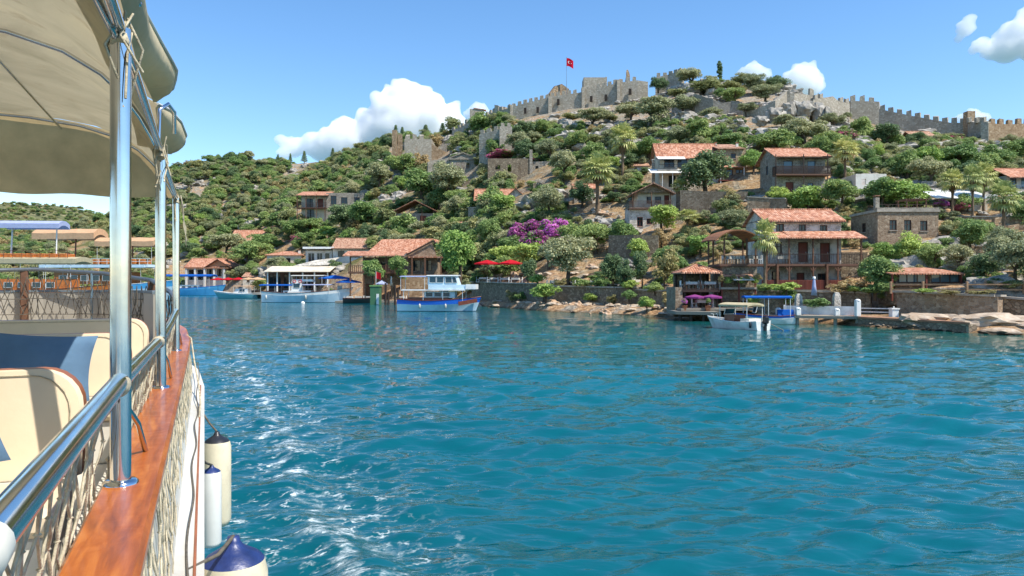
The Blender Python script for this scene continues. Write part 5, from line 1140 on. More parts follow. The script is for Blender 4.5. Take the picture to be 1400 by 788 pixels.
castle_wall('castle_wall', 'long battlemented wall descending from the squat tower', 'castle wall', [(1202, 149, 191), (1225, 154, 189), (1250, 159, 187), (1275, 164, 184), (1300, 168, 181), (1324, 168, 179)], 'stone_castle', 10, 1.4, [(0, 5)], .12, 'descending castle wall', 91, .06, 1.5)
h = castle_wall('castle_tower', 'corner tower with dark shaded face and broken top', 'tower', [(1322, 165, 178), (1324, 166, 174), (1340, 167, 168), (1351, 166, 166), (1352, 166, 175)], 'stone_castle', 10, 1.4, [(1, 3)], .3, 'corner castle tower', 101, .1, 1.2)
x, y, z = Lp(h, 1325, 160, 177); b = MB(); b.box(x-.9, x+.9, y-.9, y+.9, z-6, z+1.2); h.build(b, 'turret', 'stone_warm')
castle_wall('castle_wall', 'sunlit crenellated wall running out beyond the corner tower', 'castle wall', [(1352, 168, 166), (1375, 170, 167), (1400, 169, 168), (1460, 175, 168), (1560, 195, 168)], 'stone_warm', 11, 1.4, [(0, 4)], .15, None, 111, .15, 1.3)
# crags under the walls
import bmesh
def rock_mesh(name, mat, seed, sub=3, spike=.35, flat=(1, 1, .7)):
    bm = bmesh.new(); bmesh.ops.create_icosphere(bm, subdivisions=sub, radius=1); rg = random.Random(seed); from mathutils import noise
    off = Vector((rg.uniform(-50, 50), rg.uniform(-50, 50), rg.uniform(-50, 50)))
    planes = [(Vector((rg.gauss(0, 1), rg.gauss(0, 1), rg.gauss(0, 1))).normalized(), rg.uniform(.62, .92)) for _ in range(16)]
    for v in bm.verts:
        p = v.co.copy()
        for (n, d) in planes:
            e = p.dot(n)-d
            if e > 0: p -= n*e
        p *= 1+spike*(noise.fractal(p*1.6+off, 1.0, 2.0, 4))
        p *= 1+spike*.35*noise.fractal(p*5+off, 1.0, 2.0, 3)
        v.co = Vector((p.x*flat[0], p.y*flat[1], p.z*flat[2]))
    me = bpy.data.meshes.new(name); bm.to_mesh(me); bm.free(); me.materials.append(mat); return me
RK = [rock_mesh('limestone_boulder', M['rock_grey'], i, 3, .4, (1, 1, .75)) for i in range(5)]
SR = [rock_mesh('shore_boulder', M['rock'], 20+i, 3, .25, (1.25, 1, .6)) for i in range(5)]
ER = [rock_mesh('earth_boulder', M['rock_earth'], 40+i, 3, .35, (1.1, 1, .7)) for i in range(4)]
rs0 = random.Random(77)
def boulder(name, label, me, loc, s, rz, cat='rock', group=None, tilt=0):
    o = bpy.data.objects.new(name, me); COL.objects.link(o); o.location = loc; o.scale = s if hasattr(s, '__len__') else (s, s, s); o.rotation_euler = (tilt, tilt*.5, rz); return tag(o, label, cat, group)
for i, (u, v, w, hh) in enumerate(((1060, 158, 22, 18), (1078, 150, 20, 24), (1098, 152, 24, 26), (1118, 156, 20, 26), (1132, 162, 14, 22), (1040, 166, 18, 12), (1092, 168, 26, 16), (1126, 175, 16, 14))):
    D = ground(u, v+10).y-1; k = D/F; p = at(u, v, D); boulder('rock_crag', uniq(rs0.choice(('tall grey limestone crag', 'broad cracked limestone crag', 'pale leaning limestone crag')), p.x, p.y), RK[i % 5], p, (w*k*.62, w*k*.6, hh*k*.85), i*1.3, 'rock', 'crags under the castle', .2)
for i, (u, v, w, hh) in enumerate(((740, 168, 16, 12), (760, 162, 16, 10), (785, 158, 18, 8), (825, 150, 20, 9), (845, 142, 14, 7), (868, 140, 18, 8), (900, 135, 16, 7), (752, 190, 14, 8), (775, 185, 16, 6), (800, 178, 14, 8), (838, 155, 12, 8), (820, 185, 16, 7), (690, 200, 12, 9), (945, 150, 16, 6), (975, 152, 18, 7), (925, 165, 16, 8), (1000, 160, 14, 7))):
    p = ground(u, v); k = p.y/F; boulder('limestone_outcrop', uniq(rs0.choice(('weathered grey limestone outcrop', 'low pale limestone outcrop')), p.x, p.y), RK[(i*2+1) % 5], p, (w*k*.6, w*k*.6, hh*k*.7), i*2.1, 'rock', 'outcrops below the castle', .15)

# ------------------------------------------------------------------ retaining walls
def rwall(label, pts, hgt, mat, th=.6, cap='concrete', mark=None):
    u, v, D = pts[len(pts)//2]; h = House('retaining_wall', label, 'wall', u, v, D, 0, mark)
    L = [Lp(h, *p) for p in pts]; b = MB(); ruin_wall(b, [(x, y, z-hgt, z) for (x, y, z) in L], th, .05, 1.5, random.Random(int(u))); h.build(b, 'wall', mat)
    if cap:
        b = MB()
        for p, q in zip(L[:-1], L[1:]): b.bar(Vector(p)+Vector((0, th/2, .08)), Vector(q)+Vector((0, th/2, .08)), th+.14, .16)
        h.build(b, 'coping', cap)
    return h
rwall('dark rubble quay wall below the red parasols', [(645, 386, 122), (700, 388, 108), (742, 389, 101)], 4.5, 'stone_dark', mark='dark rubble quay wall')
rwall('rough quay wall under the big olive tree', [(756, 392, 98.5), (800, 393, 95), (842, 394, 90), (872, 394, 89)], 4.2, 'stone_dark')
rwall('boulder built quay wall beside the rocky beach', [(872, 397, 89), (905, 399, 85), (932, 396, 82)], 4, 'stone_brown')
rwall('long brown stone sea wall behind the flat shore rocks', [(1226, 400, 63), (1262, 401, 60.5), (1310, 404, 58.3), (1364, 406, 56.5), (1372, 406, 58)], 4.0, 'stone_brown', mark='long sea wall')
rwall('sea wall end with steps past the flat shore rocks', [(1372, 408, 58), (1400, 410, 57), (1460, 414, 55), (1560, 420, 52)], 3.5, 'stone_dark')
rwall('grey sea wall behind the white jetty', [(1036, 398, 69.5), (1090, 399, 68.8), (1150, 400, 67.5), (1190, 402, 66)], 3.4, 'stone_dark')
rwall('tall stone terrace wall above the rocky beach', [(832, 322, 108), (866, 321, 104), (900, 322, 103)], 4.0, 'stone_dark', cap=None)
rwall('rough stone terrace wall under the gabled houses', [(930, 260, 118), (975, 262, 116), (1022, 262, 114)], 5, 'stone_brown', cap=None)
rwall('low terrace wall under the balcony house', [(1022, 270, 108), (1058, 272, 107), (1075, 272, 106)], 3, 'stone_brown')
rwall('terrace wall above the bougainvillea', [(640, 284, 168), (672, 285, 163), (712, 284, 160)], 3, 'stone_pale')
rwall('pale terrace wall by the stout fan palm', [(1284, 294, 98), (1330, 297, 96), (1400, 297, 94), (1480, 300, 94)], 2.2, 'stone_brown')
rwall('stone terrace wall under the open shelter', [(528, 313, 196), (566, 315, 192), (604, 318, 188)], 4, 'stone_dark', cap=None)

# dry-stone terrace walls stepping up the village slope
rt = random.Random(14); nt = 0
TB = [(1010, 1190, 285, 398), (970, 1040, 310, 400), (922, 1040, 360, 424), (858, 930, 247, 314), (888, 1022, 192, 262), (1028, 1140, 203, 270), (1168, 1285, 270, 332), (1220, 1322, 366, 396), (645, 760, 350, 416)]
while nt < 56:
    u, v = rt.uniform(600, 1390), rt.uniform(205, 380); w = rt.uniform(24, 60)
    if any(b0-w/2 < u < b1+w/2 and b2-6 < v < b3+8 for (b0, b1, b2, b3) in TB): continue
    g = ground(u, v); hh = rt.uniform(1.0, 2.4); k = g.y/F; P = []
    for f in (-.5, -.17, .17, .5):
        x = g.x+w*k*f; y = g.y+rt.uniform(-.25, .25)+f*w*k*-.12; P.append((x, y, hz(x, y+.7)+.35))
    o = thing('terrace_wall', uniq(rt.choice(('dry-stone terrace wall', 'low rubble terrace wall', 'mossy stone terrace wall')), g.x, g.y), 'wall', g, 0, 'terrace walls on the village slope'); b = MB()
    ruin_wall(b, [(x-g.x, y-g.y, z-g.z-hh-1.5, z-g.z) for (x, y, z) in P], .5, .22, .8, rt); b.build('wall', M[rt.choice(('stone_brown', 'stone_dark', 'stone_pale', 'stone_warm'))], o); nt += 1

# ------------------------------------------------------------------ plants
M['leaf_olive'] = foliage('leaf_olive', '58643c', '8a9460', 'b6ba8a'); M['leaf_green'] = foliage('leaf_green', '40602a', '668c3a', '98b25a')
M['leaf_bright'] = foliage('leaf_bright', '4d7420', '78a22e', 'a6c454'); M['leaf_dark'] = foliage('leaf_dark', '365030', '507242', '7c9a5a')
M['leaf_maquis'] = foliage('leaf_maquis', '566634', '828e4c', 'b0b070'); M['leaf_dry'] = foliage('leaf_dry', '70703a', '9a924c', 'bcae68')
M['leaf_palm'] = foliage('leaf_palm', '5c7434', '94a450', 'c4c67a'); M['leaf_magenta'] = foliage('leaf_magenta', '8a1f74', 'b83a9c', 'd468b8', .35); M['leaf_red'] = foliage('leaf_red', '8a2040', 'b03a5a', 'd07a86', .4)
M['bark'] = paint('bark', '5e5040', .95, .3, 6, bump=.6); M['bark_palm'] = paint('bark_palm', '7a6650', .95, .3, 8, bump=.6)
def np_mesh(name, V, Fq, mats, mi=None):
    me = bpy.data.meshes.new(name); V = np.asarray(V, float); Fq = np.asarray(Fq, int); k = Fq.shape[1]
    me.vertices.add(len(V)); me.vertices.foreach_set('co', V.ravel()); me.loops.add(Fq.size); me.loops.foreach_set('vertex_index', Fq.ravel())
    me.polygons.add(len(Fq)); me.polygons.foreach_set('loop_start', np.arange(len(Fq))*k); me.polygons.foreach_set('loop_total', np.full(len(Fq), k)); me.update(calc_edges=True)
    for m in mats: me.materials.append(m)
    if mi is not None: me.polygons.foreach_set('material_index', np.asarray(mi, np.int32))
    return me
def leaves(centers, radii, per, size, rng, squash=.85, up=.35, inner=.0):
    """leaf quads spread over clumps: returns V, F"""
    C = np.repeat(np.asarray(centers), per, 0); Rr = np.repeat(np.asarray(radii), per); n = len(C)
    d = rng.normal(size=(n, 3)); d /= np.linalg.norm(d, axis=1)[:, None]; d[:, 2] = np.where(d[:, 2] < -.5, -d[:, 2]*.6, d[:, 2])
    rad = Rr*(.45+.62*rng.random(n)**.6); P = C+d*rad[:, None]*np.array([1, 1, squash])
    nr = d*.7+rng.normal(size=(n, 3))*.55; nr[:, 2] += up; nr /= np.linalg.norm(nr, axis=1)[:, None]
    a = np.cross(nr, rng.normal(size=(n, 3))); a /= np.linalg.norm(a, axis=1)[:, None]; b = np.cross(nr, a); s = size*(.6+.8*rng.random(n))
    A = a*s[:, None]; B = b*(s*.55)[:, None]; V = np.stack([P-A, P+B, P+A, P-B], 1).reshape(-1, 3); Fq = np.arange(n*4).reshape(n, 4); return V, Fq
def crown_mesh(name, mats, seed, K, per, size, z0, z1, wid, cl, top_bias=.5, gap=0, mi_frac=None, squash=.85):
    """crown inside an ellipsoid z0..z1, half-width wid; cl = clump radius range"""
    rng = np.random.default_rng(seed); cs = []; zc, hz_ = (z0+z1)/2, (z1-z0)/2; tries = 0
    lobes = [(rng.uniform(-.3, .3, 3)*np.array([wid, wid, hz_*.8]), rng.uniform(.6, .8)) for _ in range(3)] if wid > .2 else [(np.zeros(3), 1.0)]
    while len(cs) < K and tries < 4000:
        tries += 1; lc, lr = lobes[rng.integers(len(lobes))]; d = rng.normal(size=3); d /= np.linalg.norm(d); r = rng.random()**.4*.86*rng.uniform(.8, 1.14); c = lc+d*r*lr*np.array([wid, wid, hz_]); c[2] = max(c[2]+zc, z0*.9)
        if d[2] < -.3 and rng.random() < top_bias: continue
        if all(np.linalg.norm((c-e)/np.array([1, 1, 1])) > cl[0]*.75 for e in cs): cs.append(c)
    rd = rng.uniform(cl[0], cl[1], len(cs)); V, Fq = leaves(cs, rd, per, size, rng, squash)
    mi = None
    if mi_frac is not None:
        keep = rng.random(len(cs)) < mi_frac; mi = np.repeat(keep.astype(int), per); fl = rng.random(len(mi)) < .15; mi = np.where(fl, 1-mi, mi)
    return np_mesh(name, V, Fq, mats, mi), cs
def trunk_mesh(name, seed, h, r, cs, zsplit, nl=6, lean=.05):
    rg = random.Random(seed); b = MB(); x, y = rg.uniform(-lean, lean), rg.uniform(-lean, lean); top = Vector((x, y, zsplit))
    b.tube([(0, 0, -.12), (0, 0, 0), (x*.5+rg.uniform(-.02, .02), y*.5, zsplit*.5), top], [r*1.5, r*1.25, r, r*.85], 7)
    for c in rg.sample(list(cs), min(nl, len(cs))):
        c = Vector(c); m = top.lerp(c, .5)+Vector((rg.uniform(-.04, .04), rg.uniform(-.04, .04), .03)); b.tube([top-Vector((0, 0, .02)), m, c], [r*.6, r*.4, r*.15], 5, False)
    return b.mesh('trunk', M['bark'])
KIND = {}
def tree_kind(key, leaf, n=2, K=24, per=170, size=.032, z0=.28, z1=1.0, wid=.46, cl=(.13, .2), r=.035, zs=.36, squash=.85, **kw):
    L = []
    for i in range(n):
        cm_, cs = crown_mesh('crown', [M[leaf]], hash(key) % 1000 if 0 else sum(map(ord, key))*7+i, K, per, size, z0, z1, wid, cl, squash=squash, **kw); L.append((cm_, trunk_mesh('trunk', i+3, 1, r, cs, zs)))
    KIND[key] = L
tree_kind('olive', 'leaf_olive', 5, K=32, per=240, size=.023, z0=.12, wid=.48, cl=(.11, .18))
tree_kind('green', 'leaf_green', 5, K=28, per=260, size=.026, z0=.08, wid=.47, cl=(.13, .2))
tree_kind('bright', 'leaf_bright', 4, K=26, per=240, size=.027, z0=.14, wid=.47, cl=(.13, .2))
tree_kind('dark', 'leaf_dark', 4, K=28, per=240, size=.025, z0=.06, wid=.46, cl=(.12, .19))
tree_kind('shrub', 'leaf_maquis', 5, K=20, per=150, size=.040, z0=-.05, wid=.5, cl=(.16, .24), r=.03, zs=.2)
tree_kind('gshrub', 'leaf_green', 4, K=20, per=150, size=.040, z0=-.05, wid=.5, cl=(.15, .24), r=.03, zs=.2)
tree_kind('bshrub', 'leaf_bright', 1, K=18, per=150, size=.042, z0=-.05, wid=.5, cl=(.15, .24), r=.03, zs=.2)
tree_kind('dry', 'leaf_dry', 2, K=18, per=130, size=.036, z0=-.05, wid=.5, cl=(.14, .22), r=.025, zs=.2)
tree_kind('cypress', 'leaf_dark', 1, K=34, per=120, size=.022, z0=.02, z1=1.0, wid=.09, cl=(.05, .07), r=.02, zs=.3)
def conifer():
    rng = np.random.default_rng(4); cs, rs = [], []
    for i in range(40):
        z = .12+.86*i/40; r = .26*(1-z)+.02; a = i*2.4; cs.append((r*math.cos(a)*.8, r*math.sin(a)*.8, z)); rs.append(.05+.09*(1-z))
    V, Fq = leaves(cs, rs, 60, .026, rng, .5); KIND['conifer'] = [(np_mesh('crown', V, Fq, [M['leaf_dark']]), trunk_mesh('trunk', 2, 1, .03, cs, .9, 3, 0))]
conifer()
for key, leaf2, fr in (('bougain', 'leaf_magenta', .8), ('redflower', 'leaf_red', .55)):
    cm_, cs = crown_mesh('crown', [M['leaf_green'], M[leaf2]], 77, 24, 170, .036, -.05, 1, .5, (.14, .22), mi_frac=fr); KIND[key] = [(cm_, trunk_mesh('trunk', 5, 1, .03, cs, .2))]
def fan_palm(seed):
    rng = random.Random(seed); b = MB(); t = MB()
    for i in range(34):
        f = i/34; a = i*2.39996; el = R(82-128*f+rng.uniform(-8, 8)); L = .15+.05*rng.random(); d = Vector((math.cos(a)*math.cos(el), math.sin(a)*math.cos(el), math.sin(el)))
        root = Vector((0, 0, .80)); hub = root+d*L; side = d.cross(Vector((0, 0, 1))).normalized() if abs(d.z) < .98 else Vector((1, 0, 0)); upv = side.cross(d).normalized()
        b.bar(root, hub, .006, .006); nb = 11
        for k in range(nb):
            g = (k/(nb-1)-.5)*R(190); dd = d*math.cos(g)+side*math.sin(g); ln = .20*(1-.25*abs(k/(nb-1)-.5)*2)*rng.uniform(.85, 1.1); mid = hub+dd*ln*.6+upv*.01; tip = hub+dd*ln-Vector((0, 0, .035+.02*rng.random()))
            w = upv.cross(dd).normalized()*.017; b.add([hub, mid+w, tip, mid-w], [(0, 1, 2, 3)])
    t.tube([(0, 0, -.08), (0, 0, 0), (.008, 0, .3), (.0, .006, .6), (0, 0, .8)], [.045, .04, .028, .03, .04], 8)
    for i in range(60):
        a = i*2.4; z = .62+.18*(i/60); b2 = Vector((math.cos(a)*.03, math.sin(a)*.03, z)); t.add([b2, b2+Vector((math.cos(a)*.045-math.sin(a)*.012, math.sin(a)*.045+math.cos(a)*.012, -.05)), b2+Vector((math.cos(a)*.03, math.sin(a)*.03, -.12)), b2+Vector((math.cos(a)*.045+math.sin(a)*.012, math.sin(a)*.045-math.cos(a)*.012, -.05))], [(0, 1, 2, 3)])
    return b.mesh('crown', M['leaf_palm']), t.mesh('trunk', M['bark_palm'])
KIND['palm'] = [fan_palm(1), fan_palm(2)]
WORDS = {'olive': ('olive_tree', 'grey-green olive tree', 'tree'), 'green': ('broadleaf_tree', 'mid green broadleaf tree', 'tree'), 'bright': ('citrus_tree', 'bright green rounded tree', 'tree'), 'dark': ('evergreen_tree', 'dark evergreen tree', 'tree'),
         'shrub': ('maquis_shrub', 'olive toned round shrub', 'shrub'), 'gshrub': ('green_shrub', 'deep green bushy shrub', 'shrub'), 'bshrub': ('leafy_bush', 'bright yellow-green bush', 'bush'), 'dry': ('dry_shrub', 'yellowish dry shrub', 'shrub'),
         'cypress': ('cypress_tree', 'slender dark cypress', 'tree'), 'conifer': ('conifer_tree', 'small pointed conifer', 'tree'), 'bougain': ('bougainvillea', 'magenta flowering bougainvillea mass', 'bush'), 'redflower': ('flowering_bush', 'red flowering bush', 'bush'), 'palm': ('fan_palm', 'fan palm with bare trunk', 'palm')}
PLANTS = []; CROWNS = {}
def plant(kind, loc, w, h, label=None, rz=None, sink=.0):
    name, ph, cat = WORDS[kind]; cr_, tr_ = random.choice(KIND[kind])
    near = min(MARKS, key=lambda m_: (m_[0]-loc[0])**2+(m_[1]-loc[1])**2); dd = math.hypot(near[0]-loc[0], near[1]-loc[1])
    rel = ('in front of the ' if loc[1] < near[1]-1.5 else 'behind the ' if loc[1] > near[1]+6 else 'beside the ') if dd < 26 else 'on the slope towards the '
    size = 'tall ' if h > 7.5 else 'small ' if h < 3.0 else ''
    label = label or uniq(size+ph, loc[0], loc[1])
    o = bpy.data.objects.new(name, None); COL.objects.link(o); o.location = loc; o.rotation_euler = (0, 0, random.uniform(0, 6.28) if rz is None else rz); o.scale = (w*random.uniform(.85, 1.18), w*random.uniform(.85, 1.18), h); o.empty_display_size = .1
    tag(o, label, cat, {'tree': 'trees on the village hill', 'shrub': 'shrubs on the village hill', 'palm': 'fan palms among the houses'}.get(cat, 'flowering and leafy bushes'))
    for nm, me in (('trunk', tr_), ('crown', cr_)):
        c = bpy.data.objects.new(nm, me); COL.objects.link(c); c.parent = o
        if nm == 'crown': CROWNS.setdefault(kind, {})[me.name] = c
    PLANTS.append((loc[0], loc[1], w)); return o
def pl(kind, u, vb, w, vt, label=None, D=None, sink=0):
    g = ground(u, vb) if D is None else at(u, vb, D); k = g.y/F; hgt = (vb-vt)*k; wid = w*k
    if kind == 'palm': wid = w*k/.72
    if kind == 'cypress': wid = w*k/.26
    if kind == 'conifer': wid = w*k/.6
    return plant(kind, g, wid, hgt, label)
# the plants that can be picked out in the photo: kind, column, foot row, width px, top row
for a in [('bright', 628, 388, 74, 302, 'big spreading bright green tree beside the orange roofed restaurant', 124), ('bright', 690, 370, 56, 332), ('dark', 722, 389, 32, 345, 'small dark round tree next to the red parasols', 105), ('olive', 776, 391, 74, 318, 'big grey-green olive tree standing on the quay wall', 100),
          ('dark', 838, 396, 46, 343), ('dark', 878, 398, 32, 340), ('dry', 908, 398, 50, 345), ('bshrub', 746, 414, 40, 386, 'bright bush growing out of the quay wall', 96), ('bshrub', 884, 426, 28, 404, 'leafy bush at the edge of the rocky beach', 81), ('green', 780, 346, 50, 300), ('green', 815, 348, 54, 297), ('green', 850, 345, 50, 300), ('dark', 800, 335, 40, 298),
          ('bougain', 715, 340, 60, 300), ('bougain', 752, 336, 52, 297, 'brightest magenta bougainvillea above the red parasols'), ('bougain', 735, 352, 56, 312), ('green', 672, 340, 42, 290), ('olive', 750, 302, 66, 250), ('bright', 905, 322, 52, 278, 'bright round tree in front of the wide gable veranda house'),
          ('palm', 817, 292, 58, 218, 'broad fan palm with pale drooping fronds above the terraces'), ('palm', 851, 250, 48, 176, 'tall fan palm on the slope under the castle wall'), ('palm', 931, 284, 34, 250), ('palm', 940, 322, 34, 290), ('palm', 1046, 396, 40, 308, 'palm growing through the veranda of the stone house', 70), ('palm', 1155, 252, 48, 196),
          ('palm', 1302, 296, 44, 238), ('palm', 1330, 302, 40, 232), ('palm', 1372, 332, 56, 256, 'stout fan palm with dark crown by the pale terrace wall'), ('palm', 1345, 292, 40, 228), ('dark', 966, 274, 86, 200, 'big dark leafy tree screening the white awning house'), ('bright', 957, 354, 40, 318, 'bright tree standing behind the pyramid roof pavilion'), ('olive', 1000, 318, 44, 285), ('bright', 1068, 286, 44, 256), ('bright', 1104, 296, 66, 252), ('green', 1150, 290, 56, 240), ('bright', 1085, 290, 50, 262),
          ('green', 1196, 404, 58, 340, 'dense green tree between the stone house and the lodge', 66), ('bright', 1216, 370, 44, 328), ('bright', 1244, 368, 48, 318), ('green', 1278, 370, 46, 326), ('olive', 1312, 376, 54, 333), ('dark', 1345, 386, 60, 335), ('olive', 1388, 392, 70, 325), ('olive', 1360, 372, 54, 322), ('dark', 1425, 395, 60, 330),
          ('bright', 1230, 292, 66, 244), ('green', 1205, 288, 44, 242), ('green', 1262, 280, 44, 248), ('bshrub', 1250, 284, 30, 272), ('bright', 1272, 240, 56, 194), ('green', 1312, 236, 60, 190), ('green', 1240, 246, 52, 200), ('green', 1182, 198, 44, 154), ('dark', 1212, 205, 48, 165), ('gshrub', 1228, 205, 28, 180), ('green', 1358, 236, 56, 194), ('green', 1392, 225, 50, 190), ('dark', 1250, 205, 34, 178), ('olive', 1410, 215, 50, 180),
          ('dark', 900, 128, 28, 100), ('olive', 945, 120, 40, 94), ('olive', 975, 128, 34, 103), ('green', 1005, 142, 34, 116), ('olive', 1030, 132, 38, 99), ('dark', 1065, 128, 38, 101), ('olive', 1046, 142, 42, 114), ('olive', 1014, 122, 34, 100), ('cypress', 984, 108, 9, 76, 'lone slender cypress spiking above the ridge trees'),
          ('olive', 890, 176, 66, 130), ('olive', 862, 170, 50, 138), ('green', 960, 198, 52, 158), ('olive', 810, 178, 50, 148), ('green', 655, 184, 50, 150, 'dark rounded tree beneath the red topped ruin'), ('dark', 716, 198, 42, 163), ('green', 664, 220, 44, 184), ('dark', 722, 220, 40, 188), ('green', 745, 212, 40, 186), ('olive', 770, 250, 44, 205), ('green', 690, 245, 34, 215),
          ('olive', 614, 284, 52, 222, 'loose grey-green tree in front of the pedimented stone ruin'), ('green', 578, 278, 66, 230, 'broad dark green tree below the square ruined tower'), ('green', 554, 244, 44, 210), ('green', 600, 290, 40, 250), ('green', 425, 322, 44, 294), ('dark', 470, 322, 62, 276), ('green', 498, 318, 56, 270), ('olive', 520, 265, 50, 222), ('dry', 490, 322, 40, 300), ('bright', 535, 325, 34, 302), ('bshrub', 450, 330, 40, 308),
          ('conifer', 380, 222, 8, 208), ('conifer', 397, 222, 8, 207), ('conifer', 416, 222, 9, 205), ('conifer', 541, 190, 14, 166), ('conifer', 550, 190, 12, 170), ('conifer', 582, 190, 14, 170), ('conifer', 605, 184, 14, 165), ('conifer', 455, 215, 10, 200),
          ('green', 674, 222, 40, 184), ('olive', 708, 216, 40, 180), ('olive', 935, 160, 44, 128), ('olive', 972, 165, 36, 146), ('shrub', 1000, 128, 40, 110), ('shrub', 960, 130, 44, 112), ('shrub', 930, 135, 36, 120), ('olive', 1020, 160, 34, 140), ('shrub', 1090, 175, 36, 160), ('olive', 1070, 178, 40, 156), ('shrub', 1110, 185, 40, 166), ('olive', 1140, 178, 36, 154), ('shrub', 780, 165, 26, 154), ('shrub', 735, 178, 28, 166), ('shrub', 835, 168, 26, 156), ('shrub', 760, 200, 30, 186), ('olive', 790, 205, 36, 178), ('olive', 840, 205, 40, 176), ('shrub', 815, 200, 30, 186), ('shrub', 700, 175, 28, 163), ('shrub', 860, 150, 24, 140), ('bright', 640, 365, 50, 330), ('green', 340, 365, 60, 325), ('olive', 310, 350, 50, 318), ('green', 400, 330, 40, 300), ('redflower', 408, 338, 30, 320), ('green', 290, 345, 40, 318), ('dark', 262, 352, 34, 325), ('green', 365, 345, 46, 316), ('gshrub', 510, 385, 34, 352, None, 130), ('gshrub', 545, 375, 26, 345, None, 134), ('bougain', 700, 345, 26, 322),
          ('bright', 690, 300, 46, 262), ('gshrub', 655, 292, 40, 266), ('gshrub', 1080, 420, 34, 390, 'spiky green bush on the sea wall behind jetty', 69), ('bshrub', 1075, 402, 46, 385, 'bright yellow-green agave like bush on the grey sea wall', 68), ('gshrub', 1115, 424, 40, 405, 'dark green shrub between two white stone posts on jetty', 64.5), ('dry', 1146, 404, 40, 384, 'dry bleached bush on the sea wall beside veranda', 67.5), ('dry', 1175, 420, 40, 385),
          ('dry', 918, 424, 34, 398, None, 81.5), ('gshrub', 860, 412, 26, 394, None, 87), ('dry', 700, 412, 22, 396, None, 107), ('bshrub', 1030, 420, 20, 402, None, 70), ('gshrub', 712, 412, 20, 398, None, 105), ('bshrub', 808, 415, 24, 400, None, 93), ('dry', 835, 416, 22, 402, None, 90), ('gshrub', 1212, 402, 26, 382, None, 64), ('bshrub', 1262, 402, 34, 394, None, 59.5), ('dry', 1340, 404, 40, 396, None, 57.5), ('dry', 1300, 403, 36, 396, None, 58.5), ('gshrub', 655, 388, 30, 368, None, 119), ('bougain', 1285, 286, 26, 272), ('bougain', 770, 350, 34, 322), ('bougain', 725, 330, 44, 302), ('gshrub', 650, 390, 24, 376, None, 120), ('bshrub', 735, 391, 26, 374, None, 101), ('gshrub', 822, 396, 30, 376, None, 93), ('dark', 855, 398, 34, 352, None, 90), ('gshrub', 800, 396, 26, 380, None, 95), ('bshrub', 862, 398, 24, 382, None, 89), ('gshrub', 895, 402, 30, 384, None, 86), ('dry', 765, 394, 22, 380, None, 98.5), ('bright', 928, 398, 34, 368, None, 83), ('gshrub', 1045, 400, 28, 386, None, 69.2), ('gshrub', 1190, 404, 30, 388, None, 65.4), ('bshrub', 1168, 402, 26, 390, None, 66.5), ('redflower', 1158, 198, 40, 176), ('redflower', 1310, 200, 30, 182), ('redflower', 690, 218, 60, 208, 'red flowers trailing on the roofless ruin'), ('redflower', 735, 226, 20, 214), ('bright', 1030, 240, 40, 205), ('green', 1060, 215, 60, 172), ('olive', 1100, 205, 60, 160), ('green', 1000, 215, 56, 178), ('olive', 930, 205, 50, 170), ('green', 885, 225, 50, 190), ('green', 1130, 215, 50, 175), ('gshrub', 1322, 290, 44, 262), ('redflower', 1315, 292, 22, 276)]:
    pl(*a)
# scatter the rest of the individually visible trees over the slope
BOX = [(1010, 1190, 285, 398), (970, 1040, 310, 400), (922, 1040, 360, 424), (858, 930, 247, 314), (888, 1022, 192, 262), (1028, 1140, 203, 270), (1168, 1285, 270, 332), (1220, 1322, 366, 396), (1374, 1440, 230, 264), (1278, 1366, 258, 290), (648, 718, 256, 284), (538, 598, 272, 312), (403, 500, 260, 304), (312, 388, 313, 332), (362, 415, 342, 366),
       (250, 312, 350, 392), (412, 525, 325, 368), (468, 606, 325, 412), (360, 455, 358, 400), (532, 618, 178, 226), (585, 655, 208, 246), (655, 702, 170, 216), (665, 756, 205, 246), (664, 890, 105, 165), (918, 1020, 126, 158), (1020, 1145, 124, 178), (1160, 1400, 135, 185), (645, 760, 350, 416), (1168, 1212, 236, 258)]
rs = random.Random(21); fill = 0; tries = 0; FP = []
while fill < 165 and tries < 9000:
    tries += 1; u = rs.uniform(560, 1420) if rs.random() < .8 else rs.uniform(240, 560); v = rs.uniform(125, 385) if u > 560 else rs.uniform(240, 372)
    rid = np.interp(u, _ru, _rr)
    if v < rid+12: continue
    g = ground(u, v); k = g.y/F
    if u > 800 and v > 350 and rs.random() < .6: continue
    kind = rs.choice(['olive', 'olive', 'green', 'green', 'dark', 'shrub', 'shrub', 'gshrub', 'bright', 'dry']); hgt = rs.uniform(3.2, 6.2) if kind in ('olive', 'green', 'dark', 'bright') else rs.uniform(1.6, 3.2); w = hgt*rs.uniform(.9, 1.25)
    hp, wp = hgt/k, w/k
    if any(b0 < u+wp/2 and u-wp/2 < b1 and v-hp < b3-2 and v > b2 and v > b3-(b3-b2)*.55 for (b0, b1, b2, b3) in BOX): continue
    if any(math.hypot(p[0]-g.x, p[1]-g.y) < (p[2]+w)*.36 for p in PLANTS): continue
    plant(kind, g, w, hgt); fill += 1

